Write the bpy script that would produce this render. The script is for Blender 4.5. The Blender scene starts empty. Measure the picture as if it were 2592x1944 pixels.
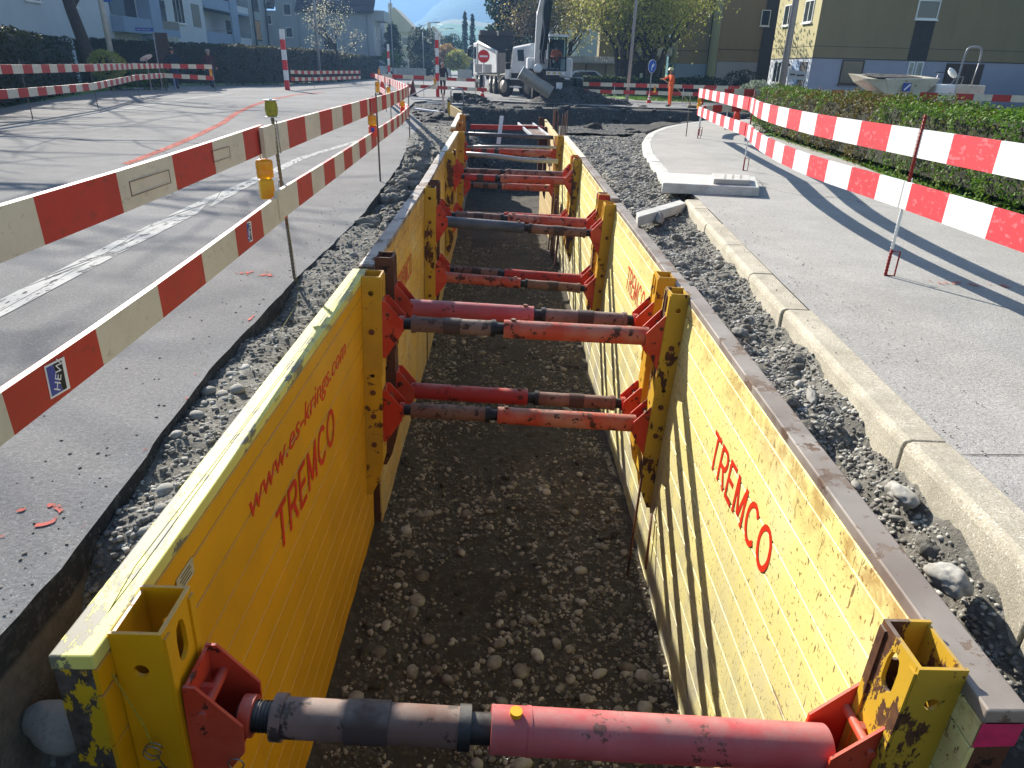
import bpy, bmesh, math, random
import numpy as np
from mathutils import Vector, Matrix, noise, Quaternion
from math import sin, cos, pi, radians, sqrt, atan2

random.seed(7)
np.random.seed(7)
SC = bpy.context.scene
COL = SC.collection

# ------------------------------------------------------------------ camera
CAM_H = 1.5
cam = bpy.data.cameras.new("camera")
camo = bpy.data.objects.new("camera", cam)
COL.objects.link(camo)
RGT = Vector((0.999562, -0.017559, 0.023831))
UPV = Vector((-0.01442, 0.414238, 0.910055))
FWD = Vector((0.025851, 0.909999, -0.413803))
camo.matrix_world = Matrix.Translation((0, 0, CAM_H)) @ Matrix((
    (RGT.x, UPV.x, -FWD.x, 0), (RGT.y, UPV.y, -FWD.y, 0), (RGT.z, UPV.z, -FWD.z, 0), (0, 0, 0, 1)))
cam.sensor_fit = 'HORIZONTAL'
cam.sensor_width = 36.0
cam.lens = 36.0 * 1760 / 2592
cam.clip_start = 0.05
cam.clip_end = 9000
SC.camera = camo

# ------------------------------------------------------------------ world, sun, exposure
SUN_EL = radians(29.5)
SUN_DIR = Vector((0.492 * cos(SUN_EL), -0.870 * cos(SUN_EL), -sin(SUN_EL))).normalized()   # the way the light travels
world = bpy.data.worlds.new("World")
SC.world = world
world.use_nodes = True
wn = world.node_tree
wn.nodes.clear()
sky = wn.nodes.new("ShaderNodeTexSky")
sky.sky_type = 'NISHITA'
sky.sun_disc = False
sky.sun_elevation = SUN_EL
sky.sun_rotation = radians(-29.5)
sky.altitude = 500
sky.air_density = 1.0
sky.dust_density = 1.2
sky.ozone_density = 1.2
bgn = wn.nodes.new("ShaderNodeBackground")
bgn.inputs[1].default_value = 0.062
wo = wn.nodes.new("ShaderNodeOutputWorld")
wn.links.new(sky.outputs[0], bgn.inputs[0])
wn.links.new(bgn.outputs[0], wo.inputs[0])
sun = bpy.data.lights.new("sun", 'SUN')
sun.energy = 5.0
sun.angle = radians(0.53)
sun.color = (1.0, 0.945, 0.85)
suno = bpy.data.objects.new("sun", sun)
COL.objects.link(suno)
suno.rotation_mode = 'QUATERNION'
suno.rotation_quaternion = SUN_DIR.to_track_quat('-Z', 'Y')
suno.location = (-20, 30, 30)
SC.view_settings.view_transform = 'Standard'
SC.view_settings.look = 'None'
SC.view_settings.gamma = 1
SC.view_settings.use_curve_mapping = False
SC.view_settings.exposure = 1.40
SC.render.engine = 'CYCLES'
SC.cycles.use_denoising = True
SC.cycles.max_bounces = 6
SC.cycles.diffuse_bounces = 3
SC.cycles.glossy_bounces = 2
SC.cycles.transmission_bounces = 3
SC.cycles.volume_bounces = 0
SC.cycles.transparent_max_bounces = 6
SC.cycles.caustics_reflective = False
SC.cycles.caustics_refractive = False

# ------------------------------------------------------------------ materials
def lin(c):
    if isinstance(c, str):
        c = c.lstrip('#')
        v = [int(c[i:i + 2], 16) / 255 for i in (0, 2, 4)]
        return tuple((x / 12.92 if x <= .04045 else ((x + .055) / 1.055) ** 2.4) for x in v)
    return tuple(c)

def c4(c):
    return (*lin(c), 1.0)

class NT:
    """small helper to chain shader nodes, all in world position so copies differ"""
    def __init__(s, name):
        s.m = bpy.data.materials.new(name)
        s.m.use_nodes = True
        s.t = s.m.node_tree
        s.b = s.t.nodes["Principled BSDF"]
        s.geo = s.t.nodes.new("ShaderNodeNewGeometry")
        s.pos = s.geo.outputs["Position"]
    def n(s, typ, **k):
        nd = s.t.nodes.new(typ)
        for a, v in k.items():
            setattr(nd, a, v)
        return nd
    def lk(s, a, b):
        s.t.links.new(a, b)
    def vec(s, scale=(1, 1, 1), rot=(0, 0, 0), loc=(0, 0, 0), src=None):
        mp = s.n("ShaderNodeMapping")
        s.lk(src or s.pos, mp.inputs[0])
        mp.inputs['Location'].default_value = loc
        mp.inputs['Scale'].default_value = scale
        mp.inputs['Rotation'].default_value = rot
        return mp.outputs[0]
    def noise(s, scale, detail=4, rough=.55, vec=None, dist=0.0):
        nd = s.n("ShaderNodeTexNoise")
        s.lk(vec if vec is not None else s.pos, nd.inputs['Vector'])
        nd.inputs['Scale'].default_value = scale
        nd.inputs['Detail'].default_value = detail
        nd.inputs['Roughness'].default_value = rough
        nd.inputs['Distortion'].default_value = dist
        return nd.outputs['Fac']
    def voro(s, scale, feature='F1', vec=None, out='Distance', rnd=1.0):
        nd = s.n("ShaderNodeTexVoronoi", feature=feature)
        s.lk(vec if vec is not None else s.pos, nd.inputs['Vector'])
        nd.inputs['Scale'].default_value = scale
        nd.inputs['Randomness'].default_value = rnd
        return nd.outputs[out]
    def ramp(s, fac, lo, hi, a=0.0, b=1.0):
        nd = s.n("ShaderNodeMapRange")
        s.lk(fac, nd.inputs[0])
        nd.inputs[1].default_value = lo
        nd.inputs[2].default_value = hi
        nd.inputs[3].default_value = a
        nd.inputs[4].default_value = b
        return nd.outputs[0]
    def math(s, op, a, b=None):
        nd = s.n("ShaderNodeMath", operation=op)
        for i, v in enumerate((a, b)):
            if v is None:
                continue
            if isinstance(v, (int, float)):
                nd.inputs[i].default_value = v
            else:
                s.lk(v, nd.inputs[i])
        return nd.outputs[0]
    def sep(s, i, src=None):
        nd = s.n("ShaderNodeSeparateXYZ")
        s.lk(src or s.pos, nd.inputs[0])
        return nd.outputs[i]
    def mix(s, fac, a, b):
        nd = s.n("ShaderNodeMix", data_type='RGBA')
        if isinstance(fac, (int, float)):
            nd.inputs[0].default_value = fac
        else:
            s.lk(fac, nd.inputs[0])
        for i, v in ((6, a), (7, b)):
            if isinstance(v, (tuple, str)):
                nd.inputs[i].default_value = c4(v)
            else:
                s.lk(v, nd.inputs[i])
        return nd.outputs[2]
    def base(s, col, rough=.7, metal=0.0, spec=None):
        if isinstance(col, (tuple, str)):
            s.b.inputs['Base Color'].default_value = c4(col)
        else:
            s.lk(col, s.b.inputs['Base Color'])
        if isinstance(rough, (int, float)):
            s.b.inputs['Roughness'].default_value = rough
        else:
            s.lk(rough, s.b.inputs['Roughness'])
        s.b.inputs['Metallic'].default_value = metal
        if spec is not None:
            s.b.inputs['Specular IOR Level'].default_value = spec
        return s
    def bump(s, h, strength=.3, dist=.01):
        nd = s.n("ShaderNodeBump")
        nd.inputs['Strength'].default_value = strength
        nd.inputs['Distance'].default_value = dist
        s.lk(h, nd.inputs['Height'])
        s.lk(nd.outputs[0], s.b.inputs['Normal'])
        return s

MATS = {}
def simple(name, col, rough=.6, metal=0.0, var=.16, vs=3.0, bs=60.0, bst=.12, spec=None):
    """a plain coat with a little tonal drift and fine relief"""
    if name in MATS:
        return MATS[name]
    k = NT(name)
    c = lin(col)
    dk = tuple(x * (1 - var) for x in c)
    lt = tuple(min(1, x * (1 + var)) for x in c)
    f = k.ramp(k.noise(vs, 5), .3, .7)
    k.base(k.mix(f, dk, lt), rough, metal, spec)
    k.bump(k.noise(bs, 3), bst, .004)
    MATS[name] = k.m
    return k.m

def worn(name, col, chip='#4a3326', amount=.5, rough=.5, chip2=None, dirt=None, stretch=(1, 1, 1), scale=9.0, dirtamt=.35, metal=0.0, fade=None):
    """painted steel: colour drift, chipped patches down to rust, small specks, dirt film"""
    k = NT(name)
    c = lin(col)
    f = k.ramp(k.noise(1.7, 4), .3, .7)
    cc = k.mix(f, tuple(x * .86 for x in c), tuple(min(1, x * 1.1) for x in c))
    if fade:
        cc = k.mix(k.ramp(k.noise(3.0, 5), .42, .68), cc, fade)
    v = k.vec(stretch)
    big = k.ramp(k.noise(scale, 8, .68, v), .72 - amount * .3, .735 - amount * .3)
    small = k.ramp(k.noise(scale * 7, 5, .7, v), .80 - amount * .22, .82 - amount * .22)
    ch = k.math('MAXIMUM', big, small)
    rust = k.mix(k.ramp(k.noise(25, 4), .35, .65), chip, chip2 or tuple(x * .55 for x in lin(chip)))
    cc = k.mix(ch, cc, rust)
    if dirt:
        d = k.math('MULTIPLY', k.ramp(k.noise(2.3, 6, .6), .38, .72), dirtamt)
        cc = k.mix(d, cc, dirt)
    up = k.math('MULTIPLY', k.ramp(k.sep(2, k.geo.outputs['Normal']), .55, .95), k.ramp(k.noise(6, 7, .7), .36, .62))
    cc = k.mix(k.math('MULTIPLY', up, .5), cc, '#938b80')
    k.base(cc, k.ramp(ch, 0, 1, rough, .85), metal, .3)
    k.bump(k.math('ADD', k.math('MULTIPLY', ch, -.6), k.math('MULTIPLY', k.noise(90, 2), .3)), .35, .003)
    MATS[name] = k.m
    return k.m
# --- ground materials
def m_asphalt(name, col, dark, grain=1.0, cracks=True, warm=None):
    k = NT(name)
    c = k.mix(k.ramp(k.noise(.35, 5), .3, .7), dark, col)
    c = k.mix(k.math('MULTIPLY', k.ramp(k.noise(2.2, 6, .6), .45, .7), .35), c, tuple(x * 1.25 for x in lin(col)))
    sp = k.voro(170 * grain, out='Color')
    spf = k.ramp(k.sep(0, sp), .88, .99)
    c = k.mix(k.math('MULTIPLY', spf, .4), c, '#c9cac6')
    c = k.mix(k.math('MULTIPLY', k.ramp(k.noise(55 * grain, 5, .75), .40, .62), .38), tuple(x * .0 for x in lin(dark)), c) if False else c
    gr = k.ramp(k.noise(48 * grain, 6, .8), .34, .66)
    c = k.mix(gr, k.mix(.40, c, '#35353a'), c)
    dk = k.ramp(k.noise(120 * grain, 3), .56, .66)
    c = k.mix(k.math('MULTIPLY', dk, .5), c, tuple(x * .45 for x in lin(dark)))
    h = k.math('ADD', k.noise(160 * grain, 3), k.math('MULTIPLY', spf, .4))
    if cracks:
        wv = k.noise(.9, 4)
        vv = k.n("ShaderNodeVectorMath", operation='ADD')
        k.lk(k.pos, vv.inputs[0])
        cmb = k.n("ShaderNodeCombineXYZ")
        k.lk(k.math('MULTIPLY', wv, 1.6), cmb.inputs[0])
        k.lk(k.math('MULTIPLY', k.noise(1.7, 3), 1.3), cmb.inputs[1])
        k.lk(cmb.outputs[0], vv.inputs[1])
        e = k.voro(.16, 'DISTANCE_TO_EDGE', vv.outputs[0])
        cr = k.math('MULTIPLY', k.ramp(e, .0012, .004, 1, 0), k.ramp(k.noise(.33, 3), .53, .60))
        c = k.mix(k.math('MULTIPLY', cr, .5), c, '#2b2b2b')
        h = k.math('ADD', h, k.math('MULTIPLY', cr, -2.0))
    k.base(c, .95, 0, .08)
    k.bump(k.math('ADD', h, k.math('MULTIPLY', gr, 1.2)), .6, .005)
    MATS[name] = k.m
    return k.m

def m_soil(name, a, b, pale, scale=1.0, wet=.9):
    k = NT(name)
    c = k.mix(k.ramp(k.noise(1.1 * scale, 6), .32, .68), a, b)
    c = k.mix(k.math('MULTIPLY', k.ramp(k.noise(14 * scale, 6, .7), .5, .72), .6), c, pale)
    v1 = k.voro(34 * scale, out='Color')
    peb = k.ramp(k.sep(0, v1), .7, .8)
    vd = k.voro(34 * scale)
    pm = k.math('MULTIPLY', peb, k.ramp(vd, .30, .42, 1, 0))
    c = k.mix(k.math('MULTIPLY', pm, .55), c, pale)
    k.base(c, wet, 0, .25)
    h = k.math('ADD', k.noise(26 * scale, 8, .72), k.math('MULTIPLY', pm, .35))
    k.bump(h, .9, .03)
    MATS[name] = k.m
    return k.m

M_ROAD = m_asphalt('road_asphalt', '#9b9996', '#858380')
M_WALKA = m_asphalt('pavement_asphalt', '#c3bfb7', '#aeaba3', 1.0)
M_ROAD2 = m_asphalt('far_asphalt', '#84868a', '#707276', .5, False)
M_SOIL = m_soil('trench_soil', '#6b675e', '#817d73', '#b9b6ac')
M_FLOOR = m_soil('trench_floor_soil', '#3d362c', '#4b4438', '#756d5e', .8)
M_PIT = m_soil('pit_soil', '#3a3733', '#4c4945', '#7d7a74', .6)
M_CUT = m_soil('asphalt_cut_edge', '#3c3a37', '#4a4743', '#86837c', 1.6)
def layer_cut():      # asphalt course on top, gravelly earth under it
    t = M_CUT.node_tree; bs = t.nodes['Principled BSDF']
    src = bs.inputs['Base Color'].links[0].from_socket
    g = t.nodes.new("ShaderNodeNewGeometry"); sp = t.nodes.new("ShaderNodeSeparateXYZ"); mr = t.nodes.new("ShaderNodeMapRange")
    t.links.new(g.outputs['Position'], sp.inputs[0]); t.links.new(sp.outputs[2], mr.inputs[0])
    mr.inputs[1].default_value = -.13; mr.inputs[2].default_value = -.11
    nz = t.nodes.new("ShaderNodeTexNoise"); nz.inputs['Scale'].default_value = 22; nz.inputs['Detail'].default_value = 8; t.links.new(g.outputs['Position'], nz.inputs['Vector'])
    m1 = t.nodes.new("ShaderNodeMix"); m1.data_type = 'RGBA'; t.links.new(nz.outputs['Fac'], m1.inputs[0]); m1.inputs[6].default_value = c4('#4f473a'); m1.inputs[7].default_value = c4('#a59a86')
    m2 = t.nodes.new("ShaderNodeMix"); m2.data_type = 'RGBA'; t.links.new(mr.outputs[0], m2.inputs[0]); t.links.new(m1.outputs[2], m2.inputs[6]); t.links.new(src, m2.inputs[7])
    t.links.new(m2.outputs[2], bs.inputs['Base Color'])
layer_cut()
def m_stone():
    k = NT('river_stone')
    oi = k.n("ShaderNodeObjectInfo")
    c = k.mix(oi.outputs['Random'], '#76746f', '#b5b2aa')
    c = k.mix(k.math('MULTIPLY', k.ramp(k.noise(7, 7, .7), .36, .6), .8), c, '#8a857a')
    c = k.mix(k.math('MULTIPLY', k.ramp(k.noise(60, 4), .55, .7), .35), c, '#4b4844')
    k.base(c, .82, 0, .3)
    k.bump(k.noise(70, 4), .25, .004)
    MATS['stone'] = k.m
    return k.m
def m_pebble(name, tints):
    k = NT(name)
    v = k.voro(11, out='Color')
    r = k.sep(0, v)
    c = k.mix(k.ramp(r, .2, .9), tints[0], tints[1])
    c = k.mix(k.math('MULTIPLY', k.ramp(k.noise(30, 5), .45, .7), .45), c, tints[2])
    k.base(c, .85, 0, .25)
    k.bump(k.noise(80, 4), .3, .004)
    MATS[name] = k.m
    return k.m
M_STONE = m_stone()
M_PEB = m_pebble('pebbles_grey', ('#6c6963', '#b0ada4', '#8d8575'))
M_PEBD = m_pebble('pebbles_brown', ('#5a5346', '#a39a89', '#746c5e'))
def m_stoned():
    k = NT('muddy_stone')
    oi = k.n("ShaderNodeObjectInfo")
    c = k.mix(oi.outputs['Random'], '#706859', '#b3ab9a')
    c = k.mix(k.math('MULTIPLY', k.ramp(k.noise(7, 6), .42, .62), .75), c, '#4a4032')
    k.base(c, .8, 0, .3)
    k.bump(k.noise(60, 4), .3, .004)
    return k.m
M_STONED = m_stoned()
def m_granite(name, a, b, dirt):
    k = NT(name)
    c = k.mix(k.ramp(k.noise(2.0, 4), .3, .7), a, b)
    c = k.mix(k.ramp(k.noise(110, 3, .7), .52, .62), c, tuple(x * .55 for x in lin(a)))
    c = k.mix(k.ramp(k.noise(85, 3, .7, k.vec(loc=(3, 7, 1))), .56, .66), c, '#d8d2c2')
    c = k.mix(k.math('MULTIPLY', k.ramp(k.noise(4, 6, .65), .45, .65), .55), c, dirt)
    k.base(c, .85, 0, .3)
    k.bump(k.math('ADD', k.noise(12, 4), k.noise(140, 3)), .4, .006)
    MATS[name] = k.m
    return k.m
M_KERB = m_granite('granite_kerb', '#c0b7a2', '#a9a08b', '#938c7c')
M_KERBW = m_granite('pale_kerb', '#d2d0c8', '#c0beb5', '#a8a59c')
M_CONC = simple('concrete', '#b5b3ab', .85, var=.15, vs=4, bs=120, bst=.3)
def m_line(name, col, under, thr):
    k = NT(name)
    f = k.ramp(k.noise(16, 7, .7, k.vec((1, .35, 1))), thr, thr + .03)
    e = k.ramp(k.voro(1.6, 'DISTANCE_TO_EDGE', k.vec((2.2, .35, 1))), .004, .016, 1, 0)
    f = k.math('MAXIMUM', f, e)
    c = k.mix(k.ramp(k.noise(3), .3, .7), col, tuple(x * .8 for x in lin(col)))
    k.base(c, .9, 0, .08)
    k.lk(k.math('SUBTRACT', 1.0, f), k.b.inputs['Alpha'])
    k.bump(k.math('MULTIPLY', f, -1.0), .4, .004)
    MATS[name] = k.m
    return k.m
M_WLINE = m_line('white_line_paint', '#b9b8b3', '#4a4a4c', .56)
M_RLINE = m_line('red_line_paint', '#bb5f50', '#8a8886', .53)
M_SPRAY = m_line('spray_mark', '#c97064', '#8a8886', .45)

# --- steel, paint
M_YNEW = worn('yellow_paint_new', '#dc9c02', amount=.10, rough=.42, dirt='#b59a3a', dirtamt=.12)
M_YSCUF = worn('yellow_paint_chipped', '#cfa518', chip='#5b5148', chip2='#3e3329', amount=.78, rough=.5, stretch=(1, 1, .6), scale=7)
def m_topedge():
    k = NT('panel_top_new')
    ch = k.ramp(k.noise(6, 8, .7, k.vec((1.2, .5, 1))), .525, .54)
    dn = k.ramp(k.sep(1), 3.6, 5.2, 1, .25)
    ch = k.math('MULTIPLY', ch, k.ramp(k.sep(1), 4.6, 3.2, .55, 1))
    c = k.mix(k.ramp(k.noise(3), .3, .7), '#d9cf6e', '#cfc662')
    k.base(k.mix(ch, c, '#716c58'), .6)
    k.bump(k.math('MULTIPLY', ch, -1), .3, .003)
    return k.m
M_TOPNEW = m_topedge()
M_TOPOLD = worn('panel_top_grey', '#a29a90', chip='#6b5545', amount=.62, rough=.5, scale=3.5, metal=.25, fade='#6d6058', dirt='#8c7b6c', dirtamt=.5)
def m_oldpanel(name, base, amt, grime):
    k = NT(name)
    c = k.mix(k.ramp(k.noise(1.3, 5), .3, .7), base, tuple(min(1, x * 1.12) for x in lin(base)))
    # short slanted scratches
    s1 = k.ramp(k.noise(9, 3, .5, k.vec((1, 7, 1.6), (radians(35), 0, 0))), .73 - amt, .745 - amt)
    s2 = k.ramp(k.noise(8, 3, .5, k.vec((1, 1.4, 8), (radians(18), 0, 0))), .75 - amt, .765 - amt)
    sp = k.ramp(k.noise(38, 3, .6), .71 - amt, .72 - amt)
    s3 = k.ramp(k.noise(3.2, 8, .7), .70 - amt * .6, .71 - amt * .6)
    ch = k.math('MAXIMUM', k.math('MAXIMUM', s1, s2), k.math('MAXIMUM', sp, s3))
    c = k.mix(k.math('MULTIPLY', k.ramp(k.noise(2.6, 7, .7), .48, .66), .5), c, '#d8cda0')
    l1 = k.ramp(k.noise(1.1, 2, .5, k.vec((1, .9, 9), (radians(-38), 0, 0))), .735, .74)
    l2 = k.ramp(k.noise(1.3, 2, .5, k.vec((1, 12, 1.2), (radians(28), 0, 0))), .73, .736)
    ch = k.math('MAXIMUM', ch, k.math('MULTIPLY', k.math('MAXIMUM', l1, l2), k.ramp(k.noise(24, 3), .42, .5)))
    c = k.mix(k.math('MULTIPLY', ch, .9), c, k.mix(k.ramp(k.noise(18, 3), .4, .6), '#94743e', '#6c4e32'))
    z = k.sep(2)
    low = k.math('MULTIPLY', k.ramp(z, -2.5, -.7, 1, 0), k.ramp(k.noise(2.2, 7, .65, k.vec((1, 1.3, .5))), .33, .62))
    c = k.mix(k.math('MULTIPLY', low, grime), c, '#9a958a')
    edge = k.math('MULTIPLY', k.ramp(z, -.42, -.16, 0, 1), k.ramp(k.noise(5, 6, .7), .42, .58))
    c = k.mix(k.math('MULTIPLY', edge, .65), c, '#9a6a35')
    k.base(c, .55)
    k.bump(k.math('MULTIPLY', ch, -1), .25, .002)
    MATS[name] = k.m
    return k.m
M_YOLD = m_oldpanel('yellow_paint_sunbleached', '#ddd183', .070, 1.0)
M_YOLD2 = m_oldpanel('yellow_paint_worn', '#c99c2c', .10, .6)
M_YRUST = worn('yellow_paint_rusty', '#c59d2c', chip='#624128', chip2='#472c20', amount=.64, rough=.6, stretch=(1, 1, .5), scale=6)
M_YMID = worn('yellow_paint_post', '#cf9d1a', chip='#6b4020', amount=.42, rough=.55, dirt='#8a7440', dirtamt=.4, scale=7)
M_RUST = worn('rusty_steel', '#5d3b29', chip='#3a2519', amount=.5, rough=.85)
M_DSTEEL = worn('dark_oily_steel', '#2c2a28', chip='#4a3a30', amount=.35, rough=.5, metal=.3)
M_SLEEVE = worn('sleeve_steel', '#6f5347', chip='#4a382f', amount=.5, rough=.75, fade='#8c7064')
M_SLEEVEB = worn('sleeve_rust', '#755144', chip='#4a3026', amount=.5, rough=.7, fade='#8a6a5c')
M_RED = worn('red_paint_strut', '#b03022', chip='#5f2a1e', amount=.45, rough=.5)
M_REDOR = worn('orange_red_strut', '#bb472c', chip='#5f3427', amount=.55, rough=.55, fade='#b87a66')
M_PINK = worn('sunbleached_red_strut', '#bf4a4b', chip='#7a3a30', amount=.42, rough=.5, dirt='#8a6a60', dirtamt=.4, fade='#cf6a68')
M_BRKT = worn('red_bracket', '#bd3519', chip='#5b2a1d', amount=.42, rough=.5, fade='#d1573a')
M_GPIPE = worn('grey_pipe', '#4b4e55', chip='#36322f', amount=.3, rough=.45, fade='#62656c')
M_LETTER = worn('red_lettering', '#cd2f14', chip='#c9a21a', amount=.03, rough=.5)
M_LETTERO = worn('faded_red_lettering', '#c84a24', chip='#cfae3a', amount=.2, rough=.55)
M_MAG = simple('magenta_spray', '#c22358', .6, var=.25, vs=14)
M_WIRE = simple('steel_wire', '#8d8a84', .35, .8)
M_SIGNW = simple('data_plate', '#b9ad85', .5, var=.1, vs=20)
M_BOLT = worn('rusty_bolt', '#6b3f22', chip='#3d2619', amount=.4, rough=.8)

# --- barriers
def m_board(name, col, am, scuff='#8a7f70'):
    k = NT(name)
    c = k.mix(k.ramp(k.noise(1.4, 4), .3, .7), col, tuple(x * .88 for x in lin(col)))
    c = k.mix(k.math('MULTIPLY', k.ramp(k.noise(2.4, 7, .7), .46, .7), .45), c, tuple(x * .6 for x in lin(col)))
    sc = k.ramp(k.noise(13, 6, .7, k.vec((1, 1, 2))), .68 - am, .70 - am)
    c = k.mix(k.math('MULTIPLY', sc, .5), c, scuff)
    st = k.ramp(k.noise(90, 2), .72, .74)
    c = k.mix(k.math('MULTIPLY', st, .7), c, '#4b4238')
    k.base(c, .55)
    k.bump(k.noise(50, 3), .08, .003)
    MATS[name] = k.m
    return k.m
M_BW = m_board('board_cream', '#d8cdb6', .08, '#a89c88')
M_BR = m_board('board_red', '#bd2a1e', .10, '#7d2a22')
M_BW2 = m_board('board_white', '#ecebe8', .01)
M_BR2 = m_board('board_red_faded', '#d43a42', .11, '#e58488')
M_GALV = simple('galvanised_steel', '#98979a', .5, .25, var=.2, vs=20)
M_STAKE = worn('rebar_stake', '#6d655c', chip='#7a4a30', amount=.4, rough=.7)
M_STAKER = worn('red_stake', '#8e2a24', chip='#5a2a20', amount=.3, rough=.6)
M_AMBER = None
def m_amber():
    k = NT('amber_lens')
    k.base(k.mix(k.ramp(k.noise(20), .4, .6), '#ff9d00', '#ffb700'), .25)
    k.b.inputs['Transmission Weight'].default_value = .35
    k.b.inputs['Subsurface Weight'].default_value = .0
    return k.m
M_AMBER = m_amber()
M_LAMPY = simple('lamp_housing_yellow', '#e0a500', .5)
M_LAMPR = simple('lamp_housing_orange', '#e2431c', .5)
M_CONE = simple('cone_orange', '#d23a1c', .55)
M_CONEW = simple('reflective_white', '#dddddd', .4)
M_BLACK = simple('black_rubber', '#1b1b1c', .75)
M_BLUE = simple('sign_blue', '#1c4fae', .4)
M_BLUED = simple('sticker_blue', '#2a3f9a', .45)
M_WHITE = simple('white_paint', '#e7e7e4', .4, var=.05)
M_SIGNR = simple('sign_red', '#d0151b', .4, var=.05)
M_WOOD = simple('formwork_wood', '#c9b07a', .75, var=.25, vs=9)
M_YTWINE = simple('yellow_green_twine', '#8f8d2e', .8, var=.3, vs=60)
def m_glass(name, col, rough=.08):
    k = NT(name)
    k.base(col, rough, 0, .8)
    MATS[name] = k.m
    return k.m
M_GLASS = m_glass('window_glass', '#2b3238')
M_GLASSL = m_glass('cab_glass', '#27414a')

# --- vegetation
def m_leaf(name, cols, trans=.0, rough=.6):
    k = NT(name)
    n1 = k.ramp(k.noise(.9, 3), .35, .65)
    n2 = k.voro(17, out='Color')
    c = k.mix(n1, cols[0], cols[1])
    c = k.mix(k.math('MULTIPLY', k.sep(0, n2), .7), c, cols[2])
    c = k.mix(k.math('MULTIPLY', k.ramp(k.sep(1, n2), .85, .9), .8), c, cols[3])
    k.base(c, rough, 0, .3)
    tb = k.n("ShaderNodeBsdfTranslucent")
    k.lk(c, tb.inputs[0])
    ms = k.n("ShaderNodeMixShader")
    ms.inputs[0].default_value = .35
    k.lk(k.b.outputs[0], ms.inputs[1])
    k.lk(tb.outputs[0], ms.inputs[2])
    k.lk(ms.outputs[0], k.t.nodes['Material Output'].inputs[0])
    MATS[name] = k.m
    return k.m
M_HEDGE = m_leaf('hedge_leaf', ('#47701b', '#505f1f', '#6f942a', '#665526'))
M_HEDGEB = m_leaf('hedge_leaf_bronze', ('#594a1f', '#625626', '#6f6c2a', '#4f331d'))
M_HEDGED = m_leaf('dark_hedge_leaf', ('#222b14', '#2d371a', '#3b4521', '#3a301f'))
M_HEDGEG = m_leaf('grey_hedge_leaf', ('#47432f', '#3b3a29', '#605b44', '#55662c'))
M_SPRING = m_leaf('spring_leaf', ('#8f9a3c', '#a3a04a', '#b8b65a', '#6f7f2c'))
M_SPRING2 = m_leaf('spring_leaf_yellow', ('#a59a55', '#b3a763', '#c4bb78', '#857a44'))
M_CONIF = m_leaf('conifer_needle', ('#1f3420', '#28402a', '#35503a', '#20281c'))
M_BROWNT = m_leaf('brown_twig', ('#5b4a3c', '#6a5a49', '#7b6c58', '#493a2e'))
M_MAGN = m_leaf('magnolia_bud', ('#d8cfc0', '#c8c87f', '#e6ddd0', '#9aa04a'))
M_BARK = simple('bark', '#40352d', .9, var=.35, vs=6, bs=40, bst=.6)
def m_grass():
    k = NT('grass_ground')
    c = k.mix(k.ramp(k.noise(1.3, 6), .35, .65), '#4f7a25', '#6a8a35')
    c = k.mix(k.math('MULTIPLY', k.ramp(k.noise(30, 4), .5, .7), .5), c, '#394f1c')
    k.base(c, .9)
    k.bump(k.noise(60, 4), .6, .02)
    return k.m
M_GRASS = m_grass()
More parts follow.
